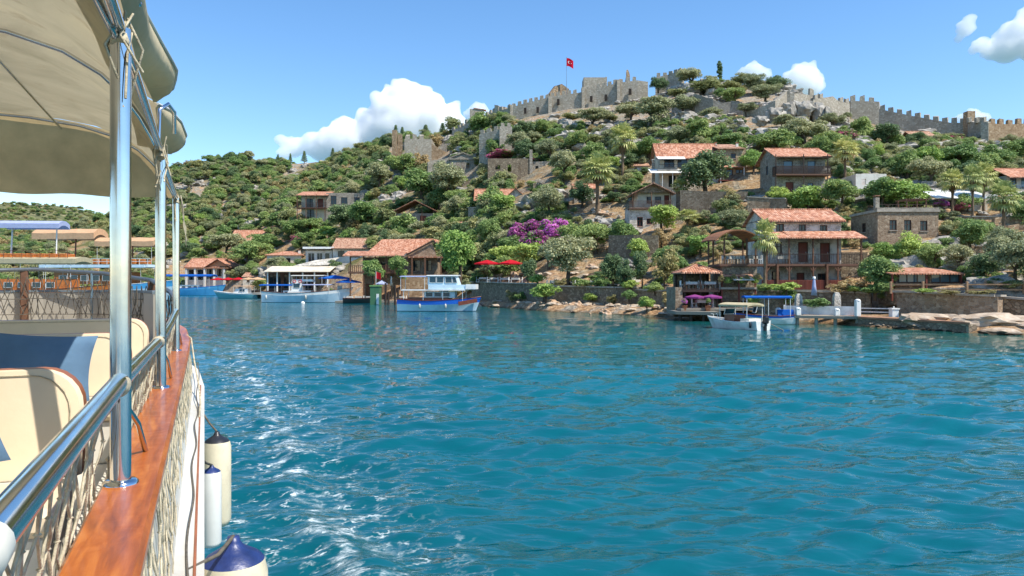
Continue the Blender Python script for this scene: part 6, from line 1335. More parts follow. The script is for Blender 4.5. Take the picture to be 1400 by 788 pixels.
# the mass nobody could count: maquis and low scrub, loose rock
def scatter(name, label, crowns, P, S, rot, idx):
    """one object: instances of real crowns on points"""
    me = bpy.data.meshes.new(name); me.vertices.add(len(P)); me.vertices.foreach_set('co', np.asarray(P, float).ravel())
    for nm, ty, dat in (('scl', 'FLOAT_VECTOR', S), ('rot', 'FLOAT_VECTOR', rot)):
        a = me.attributes.new(nm, ty, 'POINT'); a.data.foreach_set('vector', np.asarray(dat, float).ravel())
    a = me.attributes.new('idx', 'INT', 'POINT'); a.data.foreach_set('value', np.asarray(idx, np.int32)); me.update()
    o = bpy.data.objects.new(name, me); COL.objects.link(o); tag(o, label, None, None, 'stuff')
    cl = bpy.data.collections.new(name+'_kinds')
    for c in crowns: cl.objects.link(c)
    ng = bpy.data.node_groups.new(name, 'GeometryNodeTree'); ng.interface.new_socket('Geometry', in_out='INPUT', socket_type='NodeSocketGeometry'); ng.interface.new_socket('Geometry', in_out='OUTPUT', socket_type='NodeSocketGeometry')
    N = ng.nodes; gi, go = N.new('NodeGroupInput'), N.new('NodeGroupOutput'); ci = N.new('GeometryNodeCollectionInfo'); ci.inputs['Collection'].default_value = cl; ci.inputs['Separate Children'].default_value = True; ci.inputs['Reset Children'].default_value = True
    ip = N.new('GeometryNodeInstanceOnPoints'); ip.inputs['Pick Instance'].default_value = True
    def na(nm, ty): n = N.new('GeometryNodeInputNamedAttribute'); n.data_type = ty; n.inputs['Name'].default_value = nm; return n.outputs[0]
    L = ng.links.new; L(gi.outputs[0], ip.inputs['Points']); L(ci.outputs[0], ip.inputs['Instance']); L(na('idx', 'INT'), ip.inputs['Instance Index']); L(na('rot', 'FLOAT_VECTOR'), ip.inputs['Rotation']); L(na('scl', 'FLOAT_VECTOR'), ip.inputs['Scale']); L(ip.outputs[0], go.inputs[0])
    md = o.modifiers.new('scatter', 'NODES'); md.node_group = ng; return o
def sample(n, urange, vlo, keep, seed):
    rng = np.random.default_rng(seed); out = []
    U = rng.uniform(*urange, n); Q = rng.random(n)
    ds, rd = np.interp(U, _u, _ds), np.interp(U, _ru, _rd); D = np.sqrt((ds+vlo)**2+Q*((rd*1.02)**2-(ds+vlo)**2)); X_ = (U-CX)/F*D; Z_ = H(X_, D); row = HOR-(Z_-CAMH)/D*F
    m_ = keep(U, D, row, X_, rng); return X_[m_], D[m_], Z_[m_], U[m_], row[m_], rng
def clear(U, row, hp=4):
    ok = np.ones(len(U), bool)
    for (b0, b1, b2, b3) in BOX: ok &= ~((U > b0-3) & (U < b1+3) & (row-hp < b3) & (row > b3-(b3-b2)*.5))
    return ok
C_ = [list(CROWNS[k].values()) for k in ('shrub', 'gshrub', 'olive', 'green', 'dry', 'dark') if k in CROWNS]; C_ = sorted([c for l in C_ for c in l], key=lambda o: o.name)
XX, YY, ZZ, UU, RR, rng = sample(6200, (-260, 700), 8, lambda U, D, row, X_, rng: (clear(U, row)) & (fbm(X_, D, 26, 3, 61) > -.3) & ((U < 560) | (rng.random(len(U)) < .5)), 31)
n = len(XX); w = rng.uniform(2.6, 6.0, n)*np.where(rng.random(n) < .15, 1.4, 1); hh = w*rng.uniform(.6, .95, n)
scatter('hillside_maquis', 'dense olive green maquis covering the low ridge', C_, np.stack([XX, YY, ZZ-.25], 1), np.stack([w, w, hh], 1), np.stack([0*w, 0*w, rng.uniform(0, 6.28, n)], 1), rng.integers(0, len(C_), n))
XX, YY, ZZ, UU, RR, rng = sample(6400, (560, 1560), 9, lambda U, D, row, X_, rng: clear(U, row, 8) & (fbm(X_, D, 16, 3, 71) > -.02-.22*(row > 180)), 32)
n = len(XX); w = rng.uniform(.9, 3.2, n)*np.clip(YY/120, .55, 1.2); hh = w*rng.uniform(.5, .9, n)
scatter('village_scrub', 'low green scrub between the village houses', C_, np.stack([XX, YY, ZZ-.12], 1), np.stack([w, w, hh], 1), np.stack([0*w, 0*w, rng.uniform(0, 6.28, n)], 1), rng.integers(0, len(C_), n))
rk_src = [o for o in bpy.data.objects if o.name.startswith('limestone_outcrop') or o.name.startswith('rock_crag')]; seen = {}; [seen.setdefault(o.data.name, o) for o in rk_src]; RKO = list(seen.values())
XX, YY, ZZ, UU, RR, rng = sample(9500, (150, 1560), 9, lambda U, D, row, X_, rng: clear(U, row, 2) & (fbm(X_, D, 14, 3, 91) > .02+.12*(row > 330)-.12*(row < 190)-.1*((U > 600) & (row < 320))), 33)
n = len(XX); w = .28+rng.random(n)**3*2.3*np.where(YY > 150, 1.25, .8)
scatter('hillside_rocks', 'loose pale limestone rocks strewn over the slope', RKO, np.stack([XX, YY, ZZ+.05*w], 1), np.stack([w, w*rng.uniform(.7, 1.2, n), w*rng.uniform(.5, .9, n)], 1), np.stack([rng.uniform(-.3, .3, n), rng.uniform(-.3, .3, n), rng.uniform(0, 6.28, n)], 1), rng.integers(0, len(RKO), n))
# far hill scrub
rng = np.random.default_rng(8); n = 1500; U = rng.uniform(-300, 200, n); D = rng.uniform(520, 900, n); fi = np.clip((D-fd0)/(fd1-fd0), 0, 1)
from mathutils.bvhtree import BVHTree
fo = bpy.data.objects['far_hill']; bv = BVHTree.FromPolygons([v.co.copy() for v in fo.data.vertices], [tuple(p.vertices) for p in fo.data.polygons]); PP = []
for uu, dd in zip(U, D):
    hit = bv.ray_cast(Vector(((uu-CX)/F*dd, dd, 300)), Vector((0, 0, -1)))
    if hit[0]: PP.append(hit[0])
n = len(PP); w = rng.uniform(4, 8, n)
scatter('far_scrub', 'hazy scrub on the far low hill', C_, [tuple(p) for p in PP], np.stack([w, w, w*.6], 1), np.stack([0*w, 0*w, rng.uniform(0, 6.28, n)], 1), rng.integers(0, len(C_), n))

# ------------------------------------------------------------------ moored boats (local x forward, z up from the waterline)
M['hull_blue'] = paint('hull_pale_blue', 'c6dbe5', .3, .05, 1, dirt='9fb6c2'); M['hull_sky'] = paint('hull_sky_blue', '4f9fd0', .3, .06, 1); M['stripe_blue'] = paint('stripe_blue', '1c5fc0', .3, .06)
M['mahogany'] = paint('boat_mahogany', '6b3320', .35, .2, 4); M['tarp_blue'] = cloth('tarp_blue', '1f66c0', .3, .08); M['tarp_cream'] = cloth('tarp_cream', 'cfc2a0', .35, .08); M['tarp_white'] = cloth('tarp_white', 'dfdcd2', .3, .05)
M['tarp_peach'] = cloth('tarp_peach', 'e0b891', .35, .08); M['tarp_lilac'] = cloth('tarp_lilac', 'b9c2e2', .35, .06); M['orange_wood'] = paint('orange_wood', 'b8692c', .4, .2, 3); M['red_cloth'] = cloth('red_cloth', 'c81f2c', .3, .06); M['purple_cloth'] = cloth('purple_cloth', '9a4a8c', .35, .06)
M['wood_rail'] = paint('weathered_rail', '9a7a5c', .8, .2, 4)
M['antifoul'] = paint('antifouling', '243a52', .6); M['teal_hull'] = paint('teal_hull', '6fb0b4', .35, .06)
def hb_(f, B, stern): return B/2*(stern+(1-stern)*math.sin(min(1, f/.45)*math.pi/2) if f < .45 else max(.02, math.cos((f-.45)/.55*math.pi/2)**.72))
def hull(o, L, B, fb, mats, stern=.7, rake=.9, sheer_=.5, n=26, draft=.5, bands=(.78,), keel=True, deckmat='wood_grey', gun='mahogany', deck_drop=.25):
    """lofted hull; mats = (below water, side, top band); returns deck height function"""
    zg = lambda f: fb*(1+sheer_*(max(0, f-.35)/.65)**2+sheer_*.35*max(0, .25-f)/.25)
    def sec(f):
        w = hb_(f, B, stern); z = zg(f); x = L*(f-.5); pts = []
        for g, wf, zz in ((0, .05, -draft*(1-.3*f)), (1, .62*(1-f*.25), -draft*.55), (2, .86*(1-f*.22), .06), (3, .93*(1-f*.10), z*.4), (4, .975, z*bands[0]), (5, 1.0, z)):
            pts.append((x+rake*(f**5)*(max(zz, 0)/z)+rake*.2*(f**5)*min(0, zz), w*wf, zz))
        return pts
    S = [sec(i/n) for i in range(n+1)]
    def strip(name, a, b_, mat, sm=True):
        m_ = MB()
        for sg in (1, -1): m_.grid([[(p[0], sg*p[1], p[2]) for p in s[a:b_+1]] for s in S], smooth=sm, flip=sg > 0)
        st = S[0][a:b_+1]; m_.add([(p[0], p[1], p[2]) for p in st]+[(p[0], -p[1], p[2]) for p in st[::-1]], [tuple(range(2*len(st)))])
        return m_.build(name, M[mat], o)
    strip('hull_bottom', 0, 2, mats[0]); strip('hull_side', 2, 4, mats[1]); strip('hull_band', 4, 5, mats[2])
    d = MB(); d.grid([[(s[5][0], s[5][1]*.97, s[5][2]-deck_drop), (s[5][0], -s[5][1]*.97, s[5][2]-deck_drop)] for s in S], smooth=False); d.build('deck', M[deckmat], o)
    g_ = MB()
    for sg in (1, -1): g_.tube([(s[5][0], sg*s[5][1], s[5][2]+.02) for s in S], .055 if B > 2.5 else .035, 6)
    g_.build('gunwale', M[gun], o)
    return zg, S
def loft_box(name, mat, o, x0, x1, w0, w1, z0, z1, taper=.9, parent=None, slope=0, bow=0):
    """cabin block tapering upward; slope leans its front"""
    b = MB(); lo = [(x0, -w0/2, z0), (x1, -w1/2, z0), (x1+bow, 0, z0), (x1, w1/2, z0), (x0, w0/2, z0)]; hi = [(x0, -w0/2*taper, z1), (x1-slope, -w1/2*taper, z1), (x1-slope+bow, 0, z1), (x1-slope, w1/2*taper, z1), (x0, w0/2*taper, z1)]
    n = 5; b.add(lo+hi, [(0, 1, 2, 3, 4)[::-1], (5, 6, 7, 8, 9)]+[(i, (i+1) % n, n+(i+1) % n, n+i) for i in range(n)]); return b.build(name, M[mat], parent or o)
def panes(o, parent, pts_list, mat='glass_teal', fr='frame_white'):
    """windows as separate framed panes; each item = four corners"""
    for q in pts_list:
        q = [Vector(p) for p in q]; n = (q[1]-q[0]).cross(q[3]-q[0]).normalized(); c = sum(q, Vector())/4; b = MB()
        for i in range(4): b.bar(q[i]+n*.02, q[(i+1) % 4]+n*.02, .05, .05)
        w_ = b.build('window', M[fr], parent); p_ = MB(); p_.poly([v+n*.012 for v in q]); p_.build('pane', M[mat], w_) if parent is o else p_.build('window_pane', M[mat], parent)
def canopy(o, x0, x1, w, z, mat, rise=.12, posts=True, deckz=.8, pm='metal_white', edge=.12, sag=0, nposts=3, name='canopy'):
    G = []; n = 12; m_ = 7
    for i in range(n+1):
        f = i/n; x = x0+(x1-x0)*f; G.append([(x, w/2*(j/m_*2-1), z+rise*(1-(j/m_*2-1)**2)-sag*math.sin(f*math.pi*nposts)**2*.5) for j in range(m_+1)])
    b = MB(); b.grid(G); b.grid([[(p[0], p[1], p[2]-.04) for p in r] for r in G], flip=True)
    for e in (0, m_): b.grid([[r[e], (r[e][0], r[e][1], r[e][2]-edge)] for r in G], smooth=False)
    for r in (G[0], G[-1]): b.grid([[p, (p[0], p[1], p[2]-edge)] for p in r], smooth=False)
    c = b.build(name, M[mat], o)
    if posts:
        for i in range(nposts):
            for sg in (1, -1):
                x = x0+(x1-x0)*(.04+.92*i/max(1, nposts-1)); MB().tube([(x, sg*w*.46, deckz), (x, sg*w*.47, z)], .03, 6).build('canopy_post', M[pm], o)
    return c
def place_boat(name, label, u0, u1, vwl, heading, L=None, cat='boat', D=None):
    D = D or dwater(vwl); p = at((u0+u1)/2, vwl, D); p.z = 0; o = thing(name, label, cat, p, R(heading)); return o, (u1-u0)*D/F
# 1 double-decked pale blue boat
o, L = place_boat('double_deck_boat', 'pale blue double decked excursion boat with blue band and upper wheelhouse', 546, 650, 425.5, -6)
zg, S = hull(o, L*1.02, 3.3, 1.35, ('antifoul', 'hull_blue', 'stripe_blue'), .8, .7, .35, bands=(.62,)); 
loft_box('lower_cabin', 'mahogany', o, -3.6, 1.6, 2.2, 2.0, .9, 1.75, .98); c = loft_box('saloon', 'hull_blue', o, -1.5, 2.4, 1.9, 1.7, 1.7, 2.5, .98)
panes(o, o, [[(x, -.97, 1.85), (x+.9, -.97, 1.85), (x+.9, -.97, 2.4), (x, -.97, 2.4)] for x in (-1.3, -.2, .9)])
canopy(o, -4.4, 3.8, 2.9, 2.72, 'white_paint', .05, True, 1.0, 'hull_blue', .1, nposts=4, name='upper_deck'); loft_box('bulwark', 'hull_blue', o, -.9, 5.0, 2.7, 2.2, 2.76, 3.35, .99); loft_box('nose_panel', 'white_paint', o, 3.85, 5.1, 2.5, 2.3, 2.8, 3.42, 1.0)
c = loft_box('wheelhouse', 'hull_blue', o, -1.0, 2.9, 2.3, 2.0, 3.35, 4.5, .92, slope=.35)
panes(o, o, [[(-.8, -1.17, 3.62), (.05, -1.15, 3.62), (.05, -1.10, 4.35), (-.8, -1.11, 4.35)], [(.15, -1.15, 3.62), (1.0, -1.12, 3.62), (1.0, -1.07, 4.35), (.15, -1.1, 4.35)], [(1.25, -1.11, 3.6), (2.1, -1.07, 3.6), (2.0, -1.03, 4.35), (1.25, -1.06, 4.35)], [(2.2, -1.07, 3.6), (2.75, -1.04, 3.6), (2.5, -1.0, 4.35), (2.1, -1.03, 4.35)]])
canopy(o, -1.2, 2.8, 2.4, 4.52, 'white_paint', .08, False, edge=.08, name='wheelhouse_roof'); canopy(o, -4.6, -1.25, 2.6, 4.42, 'tarp_lilac', .08, True, 2.75, edge=.08, nposts=2, name='awning')
MB().bar((3.0, -1.66, .98), (5.2, -.55, 1.4), .03, .5).build('name_board', M['mahogany'], o)
for x in (-1.9, 1.4): MB().lathe([(0, 0), (.13, .06), (.13, .5), (.05, .62), (0, .64)], (x, -1.75, .35), 10).build('fender', M['hull_white'], o)
MB().tube([(5.3, 0, 1.5), (6.3, .1, .6), (7.2, .2, .1)], .02, 5).build('mooring_rope', M['rope_dark'], o)
# 2 small motor boat
o, L = place_boat('motor_boat', 'small white motor boat with cream canopy and black outboard engine', 976, 1040, 449, 124, D=57.0); o.scale = (.86, .9, .95)
zg, S = hull(o, 5.6, 2.15, .62, ('white_paint', 'white_paint', 'white_paint'), .88, .6, .5, deckmat='deck_white', gun='metal_white', draft=.3, deck_drop=.12)
canopy(o, -2.0, 1.2, 2.15, 2.0, 'tarp_cream', .16, True, .6, edge=.16, nposts=2); loft_box('console', 'mahogany', o, -.3, .9, 1.5, 1.3, .5, 1.15, .95)
e = MB(); e.bbox(-3.25, -2.78, -.2, .2, .55, 1.12, .08); eo = e.build('outboard_engine', M['black'], o); MB().bbox(-3.1, -2.86, -.1, .1, -.4, .55, .04).build('engine_leg', M['black'], o); MB().box(-3.0, -2.72, -.25, .25, .35, .56).build('engine_bracket', M['metal_grey'], o)
panes(o, o, [[(.95, .65, 1.2), (.95, -.65, 1.2), (.8, -.6, 1.65), (.8, .6, 1.65)]], 'glass_teal'); MB().lathe([(0, 0), (.1, .05), (.1, .4), (0, .48)], (-2.3, 1.1, .2), 10).build('fender', M['fender_black'], o); MB().lathe([(0, 0), (.1, .05), (.1, .4), (0, .48)], (-1.2, -1.12, .25), 10).build('fender', M['hull_white'], o)
MB().tube([(-2.7, -1.0, .5), (-3.6, -1.3, .1), (-3.9, -1.4, -.05)], .03, 6).build('boarding_pole', M['wood_grey'], o)
b = MB(); b.box(-1.9, -1.0, -.8, .8, .62, .9); b.build('bench', M['deck_white'], o)
for x in (1.6, 2.2): MB().tube([(x, .7-.2*(x-1.6), .7), (x, .7-.2*(x-1.6), 1.15), (x+.4, .45, 1.2)], .02, 6).build('bow_rail', M['metal_white'], o)
# 3 blue canopied launch behind it
o, L = place_boat('covered_launch', 'white launch under a blue canopy tied behind the jetty', 1022, 1072, 437, 172, D=64.2)
hull(o, 4.6, 1.9, .7, ('white_paint', 'white_paint', 'stripe_blue'), .85, .5, .4, deckmat='deck_white', draft=.3); canopy(o, -2.0, 1.9, 1.9, 2.35, 'tarp_blue', .1, True, .7, edge=.1, nposts=3)
loft_box('engine_cover', 'tarp_blue', o, -2.2, -.9, 1.4, 1.3, .7, 1.25, .8); panes(o, o, [[(1.0, .75, 1.0), (1.0, -.75, 1.0), (.8, -.7, 1.75), (.8, .7, 1.75)]])
# 4 long white tour boat
o, L = place_boat('white_tour_boat', 'long white wooden tour boat with blue awning and raised wheelhouse', 358, 474, 413.5, -4)
hull(o, L*.97, 4.0, 1.75, ('antifoul', 'hull_blue', 'white_paint'), .7, 1.6, .55, bands=(.72,), draft=.6); Lh = L*.97
loft_box('cabin', 'white_paint', o, -3.6, 1.6, 2.6, 2.2, 1.3, 2.2, .96); c = loft_box('wheelhouse', 'white_paint', o, -2.1, -.1, 2.2, 2.0, 2.2, 3.9, .9, slope=.2)
panes(o, o, [[(-1.7, -1.08, 2.7), (-.5, -1.02, 2.7), (-.5, -.98, 3.5), (-1.7, -1.02, 3.5)], [(-3.2, -1.32, 1.6), (-2.7, -1.3, 1.6), (-2.7, -1.28, 2.0), (-3.2, -1.3, 2.0)], [(-.02, .85, 2.8), (-.02, -.85, 2.8), (-.15, -.8, 3.6), (-.15, .8, 3.6)]])
canopy(o, -8.0, -2.0, 3.5, 3.25, 'tarp_blue', .14, True, 1.5, edge=.16, nposts=3, name='awning'); canopy(o, .0, 5.4, 3.0, 3.3, 'tarp_lilac', .1, True, 1.5, edge=.1, nposts=3, name='awning'); canopy(o, -2.2, 4.0, 2.4, 5.0, 'tarp_white', .1, True, 3.4, edge=.08, nposts=3, name='flybridge_awning')
loft_box('flybridge_screen', 'white_paint', o, -1.9, 2.0, 2.0, 1.6, 3.9, 4.3, .95, slope=.3)
for x in (-1.5, -.4): b = MB(); b.tube([(x+.26*math.cos(a), -1.15, 3.9+.26*math.sin(a)) for a in np.linspace(0, 6.28, 13)], .07, 6); b.build('life_ring', M['red_cloth'], o)
for x in (-6.5, 1.0): MB().lathe([(0, 0), (.17, .08), (.17, .7), (.06, .85), (0, .87)], (x, -2.05, .5), 10).build('fender', M['hull_white'], o)
MB().tube([(7.6, 0, 2.3), (7.9, 0, 3.3)], .03, 6).build('jackstaff', M['metal_white'], o); MB().grid([[(6.6+i*.2, -.9+.1*i, 2.4), (6.6+i*.2, -.9+.1*i, 3.1)] for i in range(5)]).build('bow_rail', M['metal_grey'], o)
MB().tube([(-8.2, -.4, .6), (-9.3, -.6, .25), (-11, -.6, .2)], .06, 6).build('gangway', M['deck_white'], o)
# 5 small cabin cruiser
o, L = place_boat('cabin_cruiser', 'small pale cabin cruiser with teal windscreen and reddish awning', 298, 355, 408, 176)
hull(o, L, 2.8, 1.1, ('antifoul', 'teal_hull', 'white_paint'), .8, 1.2, .6, deckmat='deck_white', gun='white_paint')
c = loft_box('cabin', 'white_paint', o, -2.6, 1.2, 2.2, 1.6, 1.0, 2.3, .85, slope=.8); panes(o, o, [[(-1.9, 1.0, 1.6), (-.4, .92, 1.6), (-.6, .84, 2.2), (-1.9, .93, 2.2)][::-1], [(-2.1, -1.06, 1.5), (-.5, -.95, 1.5), (-.7, -.9, 2.2), (-2.1, -1.0, 2.2)], [(.95, .7, 1.3), (.95, -.7, 1.3), (.5, -.62, 2.2), (.5, .62, 2.2)]])
canopy(o, -3.6, 1.0, 2.3, 2.9, 'tarp_peach', .1, True, 1.0, edge=.08, nposts=3); MB().lathe([(0, 0), (.2, .1), (.2, .6), (0, .75)], (-3.9, -1.1, .3), 10).build('fender', M['hull_white'], o); MB().bbox(-4.9, -4.4, -.2, .2, .3, 1.1, .06).build('outboard_engine', M['white_paint'], o)
# 6 blue boat with blue tarpaulin
o, L = place_boat('blue_tour_boat', 'bright blue wooden boat under a wide blue tarpaulin', 216, 302, 404, -3)
hull(o, L, 4.2, 2.1, ('antifoul', 'hull_sky', 'hull_sky'), .75, 1.8, .5, gun='stripe_blue'); canopy(o, -7.5, 7.6, 4.4, 5.9, 'tarp_blue', .4, True, 2.0, edge=.3, nposts=5); loft_box('cabin', 'white_paint', o, -4, 3.5, 2.8, 2.2, 1.9, 3.1, .95)
panes(o, o, [[(x, -1.42, 2.2), (x+1.1, -1.36, 2.2), (x+1.1, -1.34, 2.8), (x, -1.4, 2.8)] for x in (-3.4, -1.6, .2, 1.9)])
# 7 gulets at the left, seen through the rails
o, L = place_boat('wooden_gulet', 'big varnished wooden gulet with white awning over an orange deckhouse', -30, 150, 404, 4, D=112); L = 24
o.location = at(45, 400, 112); o.location.z = 0
hull(o, 24, 5.6, 2.3, ('antifoul', 'mahogany', 'orange_wood'), .8, 2.2, .6, deckmat='wood'); loft_box('deckhouse', 'orange_wood', o, -6, 6, 4.0, 3.4, 2.2, 4.2, .96); canopy(o, -12, 7.5, 5.2, 7.2, 'tarp_cream', .35, True, 2.4, 'white_paint', .7, nposts=6, name='awning')
panes(o, o, [[(x, -2.02, 2.9), (x+1.2, -2.0, 2.9), (x+1.2, -1.98, 3.7), (x, -2.0, 3.7)] for x in (-5, -3, -1, 1, 3)])
canopy(o, -4.6, 4.6, 3.2, 12.5, 'tarp_lilac', .5, False, 7, edge=.7, name='upper_awning'); MB().tube([(-3.2, 0, 7.3), (-2.9, 0, 12.6)], .12, 8).build('mast', M['metal_white'], o); MB().tube([(3.4, 0, 7.3), (3.5, 0, 12.6)], .10, 8).build('mast', M['metal_white'], o)
b = MB()
for x in np.arange(-5.5, 6.6, 1.3): b.bar((x, -2.3, 7.3), (x, -2.3, 8.4), .05, .05); b.bar((x, 2.3, 7.3), (x, 2.3, 8.4), .05, .05)
for y in (-2.3, 2.3):
    for z in (7.8, 8.4): b.bar((-5.5, y, z), (6.6, y, z), .06, .06)
b.build('upper_rail', M['wood_post'], o)
for x in np.arange(-4.5, 5.5, 1.6): b = MB(); b.bbox(x-.6, x+.6, -1.5, 1.0, 7.35, 8.0, .1); b.build('sun_bed', M['orange_wood'], o)
o, L = place_boat('blue_gulet', 'large pale blue gulet with peach coloured awning and orange deck fittings', 60, 262, 412, -2, D=136); o.location = at(142, 400, 136); o.location.z = 0
hull(o, 23, 5.6, 2.9, ('antifoul', 'hull_blue', 'hull_sky'), .8, 2.4, .45, deckmat='wood', gun='white_paint', bands=(.72,)); loft_box('deckhouse', 'orange_wood', o, -8, 6, 4.2, 3.6, 3.4, 5.6, .97); canopy(o, -10.5, 9, 5.2, 6.9, 'hull_blue', .1, True, 3.4, 'white_paint', .5, nposts=5, name='main_roof')
panes(o, o, [[(x, -2.12, 4.0), (x+1.4, -2.1, 4.0), (x+1.4, -2.08, 5.0), (x, -2.1, 5.0)] for x in (-7, -5, -3, -1, 1, 3)], 'glass_teal')
canopy(o, -12, -.5, 4.6, 12.7, 'tarp_peach', .9, False, 7, edge=1.1, sag=.15, name='upper_awning'); canopy(o, -.4, 10.5, 4.6, 11.2, 'tarp_peach', .8, True, 7, edge=.9, sag=.15, nposts=3, name='upper_awning'); MB().tube([(-5.4, 0, 6.9), (-5.2, 0, 13.8)], .14, 8).build('mast', M['mahogany'], o); MB().tube([(5.4, 0, 6.9), (5.4, 0, 12.2)], .12, 8).build('mast', M['mahogany'], o)
b = MB()
for x in np.arange(-10, 10, 1.5): b.bar((x, -2.4, 6.9), (x, -2.4, 8.0), .06, .06)
for z in (7.5, 8.0): b.bar((-10, -2.4, z), (10, -2.4, z), .08, .08)
b.build('upper_rail', M['white_paint'], o)
for x in np.arange(-9, 9, 1.7): b = MB(); b.bbox(x-.7, x+.7, -1.8, .6, 7.05, 7.9, .1); b.build('sun_bed', M['orange_wood'], o)
b = MB(); b.tube([(-3.0+.45*math.cos(a), -2.5, 7.7+.45*math.sin(a)) for a in np.linspace(0, 6.28, 13)], .12, 6); b.build('life_ring', M['red_cloth'], o)
for (x0, x1, z) in ((-12.2, -11.0, 13.0), ): b = MB(); b.grid([[(x0+i*.25, 0, z+.5), (x0+i*.25, 0, z-.1)] for i in range(5)]); b.build('pennant', M['red_cloth'], o)

# ------------------------------------------------------------------ jetties and quay
def jetty(label, pts, width, th, mat, pile_u, zdeck, pile_mat='concrete'):
    """pts = (u, D) front edge"""
    P = [Vector(((u-CX)/F*D, D, zdeck)) for (u, D) in pts]; o = thing('jetty', label, 'jetty', P[0]); P = [p-P[0] for p in P]; b = MB()
    for i, (p, q) in enumerate(zip(P[:-1], P[1:])): b.slab([p+Vector((0, 0, 0)), q, q+Vector((0, width, 0)), p+Vector((0, width, 0))], th)
    b.build('deck', M[mat], o); base = o.location
    for (u, D) in pile_u:
        x, y = (u-CX)/F*D-base.x, D-base.y; pb = MB(); pb.tube([(x, y, -zdeck-1.6), (x, y, -.01-th)], .16, 8); pb.build('pile', M[pile_mat], o)
    return o
jetty('low wooden platform on dark piles in front of the pavilion', [(924, 69.0), (986, 67.2)], 4, .3, 'wood_grey', [(930, 69.2), (945, 68.9), (962, 68.3), (980, 67.8), (930, 71), (962, 71)], .92, 'wood_dark')
jn = jetty('narrow grey jetty with pale posts below the stone house', [(1030, 64.5), (1090, 63.0), (1176, 61.0)], 1.9, .22, 'wood_grey', [(1038, 64.6), (1066, 64), (1090, 63.4), (1116, 62.7), (1142, 62.2), (1172, 61.4)], .78)
# white slatted fence along its back and white bollards along its front
def fence(label, pts, zb, hh, mat, post_step, nsl=3, name='fence', pw=.1, slat_h=.16):
    P = [Vector(((u-CX)/F*D, D, zb)) for (u, D) in pts]; o = thing(name, label, 'fence', P[0]); P = [p-P[0] for p in P]
    for si, (p, q) in enumerate(zip(P[:-1], P[1:])):
        n = max(1, int((q-p).length/post_step))
        for i in range(1 if si else 0, n+1): c = p+(q-p)*(i/n); b = MB(); b.bbox(c.x-pw/2, c.x+pw/2, c.y-pw/2, c.y+pw/2, c.z-.1, c.z+hh+.08, .01); b.build('post', M[mat], o)
        for i in range(n):
            for k in range(nsl):
                a, c = p+(q-p)*(i/n), p+(q-p)*((i+1)/n); z = hh*(k+.6)/nsl; b = MB(); b.bar(a+Vector((0, -.03, z)), c+Vector((0, -.03, z)), .03, slat_h); b.build('slat', M[mat], o)
    return o
fence('pale boarded fence along the back of the narrow jetty', [(1072, 65.6), (1118, 64.3), (1172, 62.9)], .78, .75, 'white_paint', 2.6, 4, 'boarded_fence', .1, .2)
fence('open white rail fence on the quay past the jetty', [(1176, 62.4), (1222, 60.8)], .95, .6, 'white_paint', 1.6, 2, 'rail_fence', .09, .08)
fence('rustic timber rail fence in front of the glass fronted lodge', [(1218, 62.3), (1262, 61.3), (1322, 60.0), (1400, 59), (1470, 58.5)], 2.75, .85, 'wood_rail', 2.2, 2, 'rail_fence', .16, .11)
for i, (u, D, hh) in enumerate(((1091, 63.2, .55), (1144, 62.3, .5), (1172.5, 61.2, 1.3), (1064, 64.1, .5))):
    p = Vector(((u-CX)/F*D, D, .78)); b = MB(); b.bbox(-.2, .2, -.2, .2, 0, hh, .04); b.lathe([(.24, hh), (.24, hh+.06), (.1, hh+.14), (0, hh+.15)], (0, 0, 0), 10); o = b.build('mooring_post', M['white_paint']); o.location = p
    tag(o, ('tall whitewashed mooring post at the end of narrow jetty' if hh > 1 else 'short white mooring post on the narrow jetty'), 'post', 'white mooring posts')
for (u, D, vt, lb) in ((1092, 65.9, 402, 'whitewashed standing stone beside the closed parasol'), (1144, 64.6, 400, 'whitewashed standing stone beside the dry bush')):
    p = Vector(((u-CX)/F*D, D, .75)); hh = (CAMH+(HOR-vt)/F*D)-.75; b = MB(); c = [(-.28, -.2), (.28, -.2), (.3, .2), (-.3, .2)]; b.grid([[(x*s_, y*s_, z) for (x, y) in c] for (s_, z) in ((1.1, -.3), (1.05, hh*.5), (.95, hh*.85), (.55, hh), (.05, hh+.03))], smooth=False, closed=True)
    o = b.build('standing_stone', M['stone_white']); o.location = p; tag(o, lb, 'stone')
p = Vector(((1222-CX)/F*60.4, 60.4, .6)); b = MB(); b.bbox(-.28, .28, -.28, .28, 0, .8, .03); b.box(-.33, .33, -.33, .33, .801, .9); o = b.build('gate_pillar', M['white_paint']); o.location = p; tag(o, 'pale blue-white gate pillar at the jetty end', 'pillar')
# concrete quay with rusty edge
q = thing('stone_quay', 'low quay with rust brown concrete edge and rough stone face', 'quay', ((1180-CX)/F*61, 61, 0)); base = q.location
QP = [Vector(((u-CX)/F*D, D, 0))-base for (u, D) in ((1174, 60.9), (1215, 58.3), (1262, 55.6), (1300, 53.2), (1326, 51.8))]
b = MB(); [b.slab([p+Vector((0, 0, .78)), r+Vector((0, 0, .78)), r+Vector((0, 4.0, .78)), p+Vector((0, 4.0, .78))], .16) for p, r in zip(QP[:-1], QP[1:])]; b.build('edge_slab', M['rust_concrete'], q)
b = MB(); ruin_wall(b, [(p.x, p.y+.12, -1.2, .62) for p in QP], .8, .05, .8); b.build('stone_face', M['stone_dark'], q)

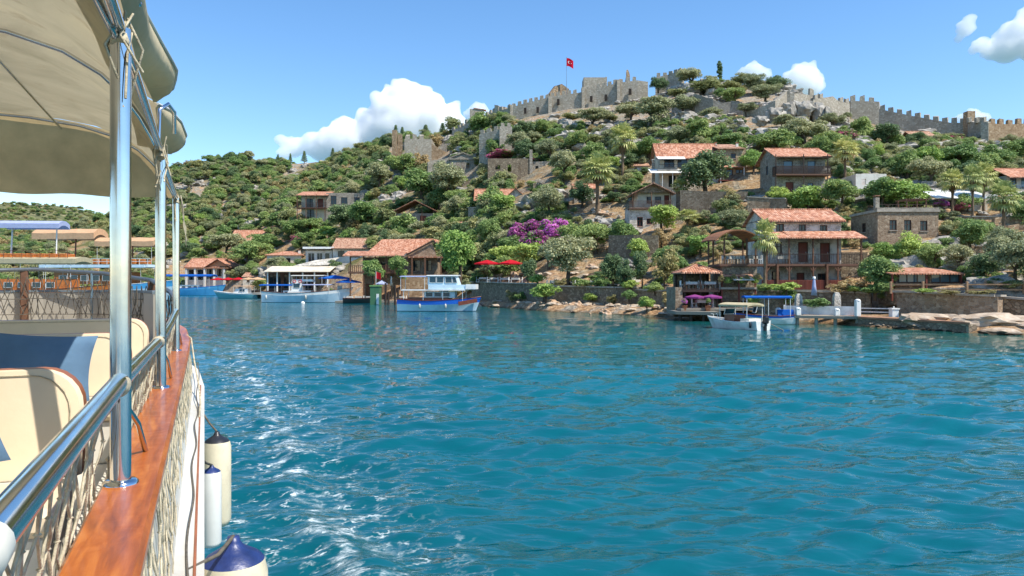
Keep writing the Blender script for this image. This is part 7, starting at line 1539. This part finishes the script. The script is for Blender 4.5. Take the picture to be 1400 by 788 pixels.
# ------------------------------------------------------------------ shore rocks
rs = random.Random(5)
def shore(u, v, wpx, hpx, me, label, group, D=None, rz=None, tilt=0):
    D = D or dwater(v); k = D/F; p = Vector(((u-CX)/F*D, D, .0)); p.z = max(-.05, hz(p.x, p.y)); return boulder('shore_rock', label or uniq(('big ' if wpx > 14 else 'small ' if wpx < 9 else '')+rs.choice(('tan beach boulder', 'flat tan beach rock', 'cracked beach rock', 'wet footed beach boulder')), p.x, p.y), me, p+Vector((0, 0, hpx*k*.15)), (wpx*k*.5, wpx*k*.42, hpx*k*.9), rs.uniform(0, 6.28) if rz is None else rz, 'rock', group, tilt)
for i, u in enumerate(np.arange(652, 930, 6.2)):
    ds = np.interp(u, _u, _ds); v0 = HOR+CAMH*F/ds
    for j in range(3): shore(u+rs.uniform(-3, 3), v0+rs.uniform(-3, 1.2)-j*2.4, rs.uniform(6, 20), rs.uniform(3, 8), rs.choice(SR+ER[:1]), None, 'boulders on the rocky beach')
for (u, D, w, hh, lb) in ((1268, 57.3, 82, 20, 'broad smooth tan rock slab at the foot of the long sea wall'), (1345, 53.6, 88, 22, 'large sloping pale rock slab running into the water'), (1322, 55.6, 40, 12, 'white veined boulder between the two big rock slabs'), (1390, 52.6, 66, 16, 'dark edged shore rock past the big pale slab'), (1300, 56.4, 16, 13, 'small white boulder against the sea wall'), (1365, 51.2, 52, 10, 'low wet rock ledge at the waterline'), (1420, 51, 60, 14, 'rounded boulder beyond the sea wall end')):
    k = D/F; p = Vector(((u-CX)/F*D, D, 0)); p.z = max(.1, hz(p.x, p.y)-.05); boulder('rock_slab', lb, SR[int(u) % 5], p, (w*k*.42, 1.5+w*k*.12, hh*k*1.0), rs.uniform(-.4, .4), 'rock', None, .08)
for i, u in enumerate(np.arange(1180, 1420, 7)):
    ds = np.interp(u, [1174, 1326, 1400], [60.7, 51.6, 49.6]); shore(u, 0, rs.uniform(5, 11), rs.uniform(2, 4), rs.choice(SR), 'small wet rock at the foot of the stone quay', 'rocks under the quay', D=ds-.1+rs.uniform(-.4, .3))
for i, (u, v, w, hh) in enumerate([(rs.uniform(640, 1010), rs.uniform(292, 385), rs.uniform(8, 17), rs.uniform(5, 10)) for _ in range(46)]):
    if any(b0 < u < b1 and b2-4 < v < b3+4 for (b0, b1, b2, b3) in BOX): continue
    p = ground(u, v); k = p.y/F; boulder('earth_boulder', uniq(('big ' if w > 13 else '')+rs.choice(('tan weathered boulder', 'reddish earth boulder', 'rounded tan boulder')), p.x, p.y), rs.choice(ER), p, (w*k*.5, w*k*.5, hh*k*.6), rs.uniform(0, 6), 'rock', 'boulders on the terraces', .1)

# ------------------------------------------------------------------ parasols, tables, chairs
def parasol(label, loc, r, h_, mat, closed=False, n=8, group='parasols on the waterfront', tilt=0, drop=.55):
    o = thing('parasol', label, 'parasol', loc, rs.uniform(0, 1), group); o.rotation_euler.x = tilt; MB().tube([(0, 0, 0), (0, 0, h_)], .035, 8).build('pole', M['wood_post'], o); MB().bbox(-.25, .25, -.25, .25, 0, .1, .02).build('base', M['concrete'], o)
    if closed:
        MB().lathe([(.03, h_+.1), (.1, h_-.1), (.16, h_-.7), (.26, h_-1.5), (.12, h_-1.45)], n=10).build('folded_cloth', M[mat], o); MB().lathe([(.13, h_-.06), (.13, h_+.14), (0, h_+.16)], n=8).build('cap', M['white_paint'], o)
    else:
        b = MB()
        for k in range(n):
            a0, a1 = 2*math.pi*k/n, 2*math.pi*(k+1)/n; p0, p1 = Vector((math.cos(a0)*r, math.sin(a0)*r, h_-drop)), Vector((math.cos(a1)*r, math.sin(a1)*r, h_-drop)); t_ = Vector((0, 0, h_+.05)); m_ = (p0+p1)/2*.97; m_.z += .03
            b.add([t_, p0, m_, p1], [(0, 1, 2), (0, 2, 3)]); b.add([p0, p1, p1-Vector((0, 0, .16)), p0-Vector((0, 0, .16))], [(0, 1, 2, 3)])
        b.build('canopy', M[mat], o); s_ = MB()
        for k in range(n): a = 2*math.pi*k/n; s_.bar((0, 0, h_-drop-.15), (math.cos(a)*r*.6, math.sin(a)*r*.6, h_-drop*.65), .02, .02)
        s_.build('ribs', M['wood_post'], o)
    return o
def on(u, v, D): return at(u, v, D)
parasol('wide red parasol over tables on the quay wall', on(666, 386, 117), 2.1, 3.5, 'red_cloth'); parasol('red parasol beside the small dark round tree', on(698, 387, 112), 2.0, 3.5, 'red_cloth')
parasol('purple parasol shading the pavilion platform', on(950, 421, 70.3), .95, 1.22, 'purple_cloth', drop=.16); parasol('second purple parasol on the platform beside the motor boat', on(973, 421, 70.2), .95, 1.22, 'purple_cloth', drop=.16)
parasol('closed pale blue parasol behind the narrow jetty', on(1113, 421, 65.2), 1, 2.6, 'tarp_lilac', True)
parasol('big blue parasol between the white tour boat and the restaurant', on(458, 403, 141), 3.1, 3.7, 'tarp_blue', group='parasols by the restaurants'); parasol('second blue parasol overlapping the restaurant terrace', on(477, 405, 139), 2.4, 3.2, 'tarp_blue', group='parasols by the restaurants')
parasol('small lilac parasol on the restaurant terrace', on(522, 411, 134), 1.1, 3.6, 'tarp_lilac', group='parasols by the restaurants'); parasol('closed grey parasol on the restaurant terrace', on(535, 411, 134), 1, 4.2, 'tarp_white', True, group='parasols by the restaurants')
for i, (u, D) in enumerate(((298, 214), (312, 212), (326, 210), (340, 208), (352, 205))): parasol(('faded red parasol on the far quay' if i < 3 else 'orange toned parasol on the far quay'), on(u, 397, D), 2.3, 3.6, 'red_cloth' if i < 3 else 'tarp_peach', group='parasols on the far quay')
def chair_proto():
    o = thing('terrace_chair', 'white chair', 'chair'); MB().bbox(-.22, .22, -.22, .22, .42, .46, .01).build('seat', M['white_paint'], o); MB().bbox(-.22, .22, .19, .23, .46, .86, .01).build('backrest', M['white_paint'], o)
    for x in (-.2, .2):
        for y in (-.2, .2): MB().box(x-.02, x+.02, y-.02, y+.02, 0, .42).build('leg', M['white_paint'], o)
    return o
def table_proto():
    o = thing('dining_table', 'table', 'table'); MB().bbox(-.55, .55, -.4, .4, .72, .755, .01).build('table_top', M['wood_post'], o); b = MB()
    b.grid([[(x*1.02, y*1.02, .757+dz) for (x, y) in ((-.55, -.4), (.55, -.4), (.55, .4), (-.55, .4))] for dz in (0, -.28)], smooth=False, closed=True); b.poly([(-.56, -.41, .76), (.56, -.41, .76), (.56, .41, .76), (-.56, .41, .76)]); b.build('cloth', M['tarp_white'], o)
    for x in (-.48, .48):
        for y in (-.33, .33): MB().box(x-.03, x+.03, y-.03, y+.03, 0, .72).build('leg', M['wood_post'], o)
    return o
CP, TP = chair_proto(), table_proto(); first = {'c': CP, 't': TP}
def put(which, loc, rz, label, group):
    o = first.pop(which, None) or copy_tree(CP if which == 'c' else TP); o.location = loc; o.rotation_euler = (0, 0, rz); o['label'] = label; o['group'] = group; return o
for (u, v, D, where) in ((944, 396, 71.8, 'on the pavilion deck'), (956, 396, 72.6, 'on the pavilion deck'), (970, 396, 71.8, 'on the pavilion deck'), (978, 396, 73, 'on the pavilion deck'), (1002, 361, 72.8, 'under the timber gazebo'), (1015, 361, 73.6, 'under the timber gazebo'), (1027, 361, 72.8, 'under the timber gazebo'), (1069, 361, 74, 'on the stone house balcony'),
                         (660, 386, 117.5, 'under the red parasols'), (675, 386.5, 114.5, 'under the red parasols'), (690, 387, 112.2, 'under the red parasols'), (705, 387, 110, 'under the red parasols'), (758, 391.5, 99.5, 'near the big olive tree'), (797, 392.5, 96.5, 'near the big olive tree'), (812, 392.5, 95.5, 'near the big olive tree'), (490, 411, 134, 'on the restaurant terrace'), (505, 411, 134, 'on the restaurant terrace'), (548, 411, 134.5, 'on the restaurant terrace'), (478, 411, 135, 'on the restaurant terrace'), (960, 421, 70.8, 'under the purple parasols')):
    p = at(u, v, D); rz = rs.uniform(-.3, .3); put('t', p, rz, 'table with white cloth '+where, 'tables '+where)
    for s_ in (-1, 1): put('c', p+Vector((s_*.8, rs.uniform(-.15, .15), 0)), rz-s_*math.pi/2, 'white chair at a table '+where, 'chairs '+where)
# magenta potted plant and buoy-like things on the pavilion platform
for (u, D, kind) in ((936, 69.6, 'bougain'), (968, 69.2, 'gshrub')):
    p = at(u, 421, D); p.z = .92; o = thing('potted_plant', 'potted magenta flowers on the pavilion platform' if kind == 'bougain' else 'potted green plant on the pavilion platform', 'plant', p); MB().lathe([(.0, 0), (.2, 0), (.28, .5), (.3, .52), (.25, .5), (0, .46)], n=12).build('pot', M['tile'], o)
    c = bpy.data.objects.new('foliage', KIND[kind][0][0]); COL.objects.link(c); c.parent = o; c.location = (0, 0, .5); c.scale = (.6, .6, .75)
# vines over the awning bar
for i, (u, v) in enumerate(((986, 389), (994, 391), (1003, 388), (1012, 391), (1021, 389), (1031, 391), (1036, 387))):
    p = at(u, v, 71.3); k = p.y/F; o = bpy.data.objects.new('hanging_vine', (KIND['bshrub'] if i % 2 else KIND['dry'])[0][0]); COL.objects.link(o); o.location = p; o.scale = (13*k, .9, 13*k); o.rotation_euler = (0, 0, 0); tag(o, 'hanging vine clump on the tile awning of the bar', 'vine', 'vines on the awning')
for i, (u, v, w, hh) in enumerate(((505, 372, 26, 20), (540, 372, 24, 24), (549, 384, 22, 20), (520, 378, 18, 14))):
    p = at(u, v, 134.5); k = p.y/F; o = bpy.data.objects.new('climbing_vine', KIND['bright'][i % 2][0]); COL.objects.link(o); o.location = p-Vector((0, 0, .3)); o.scale = (w*k, 1.2, hh*k); tag(o, 'leafy climbing vine on the timber gallery of the waterfront restaurant', 'vine', 'vines on the gallery')
# pilings, hut and green kiosk by the restaurant
for (u, h_) in ((527, 3.6), (531, 2.2), (540, 3.2), (544, 2.6)):
    D = 121; b = MB(); b.tube([(0, 0, -1.5), (.03, 0, h_)], [.2, .17], 8); o = b.build('mooring_pile', M['wood_dark']); o.location = ((u-CX)/F*D, D, 0); tag(o, 'dark timber mooring pile beside the green kiosk', 'pile', 'piles by the restaurant')
D = 122; h = House('green_kiosk', 'narrow green kiosk with pale door standing over the water', 'kiosk', 512, 417, D); h.box('body', paint('kiosk_green', '3f6b4a', .6, .1), 506, 519, 392, 417, 0, 1.8); h.box('lid', 'leaf_bright' if 0 else paint('kiosk_top', '6f9a5a', .6), 505, 520, 390, 391.9, -.1, 1.9); h.box('door', 'white_paint', 514.5, 518, 402, 416.5, -.05, -.005); h.posts('wood_dark', [(h.X(507), .2), (h.X(518), .2), (h.X(507), 1.6), (h.X(518), 1.6)], -1.8, 0, .2)
for (nm, lb, u0, u1, v, D, mt) in (('dark_barge', 'dark flat barge moored below the restaurant terrace', 470, 512, 415, 130, 'antifoul'),):
    o, L = place_boat(nm, lb, u0, u1, v, 0, D=D); hull(o, L, 1.9, .9, ('antifoul', 'black', 'black'), .9, .4, .2, deckmat='wood', draft=.3)
# flag of the white boat, red buoy-like flag on kiosk
f = thing('flag_staff', 'small red flag on a staff above the green kiosk', 'flag', at(514, 391, 122.5)); MB().tube([(0, 0, -.1), (0, 0, 2.4)], .04, 6).build('staff', M['metal_white'], f); MB().grid([[(.05+i*.16, .08*math.sin(i), 2.35-j*.28-.05*i) for j in range(5)] for i in range(6)]).build('flag_cloth', M['red_cloth'], f)
o = bpy.data.objects.new('mooring_buoy', None); bpy.data.objects.remove(o); b = MB(); b.lathe([(0, -.3), (.3, -.2), (.38, 0), (.3, .25), (.12, .38), (0, .4)], n=14); o = b.build('mooring_buoy', M['white_paint']); o.location = ((414-CX)/F*128, 128, .05); tag(o, 'white mooring buoy floating beside the white tour boat', 'buoy')
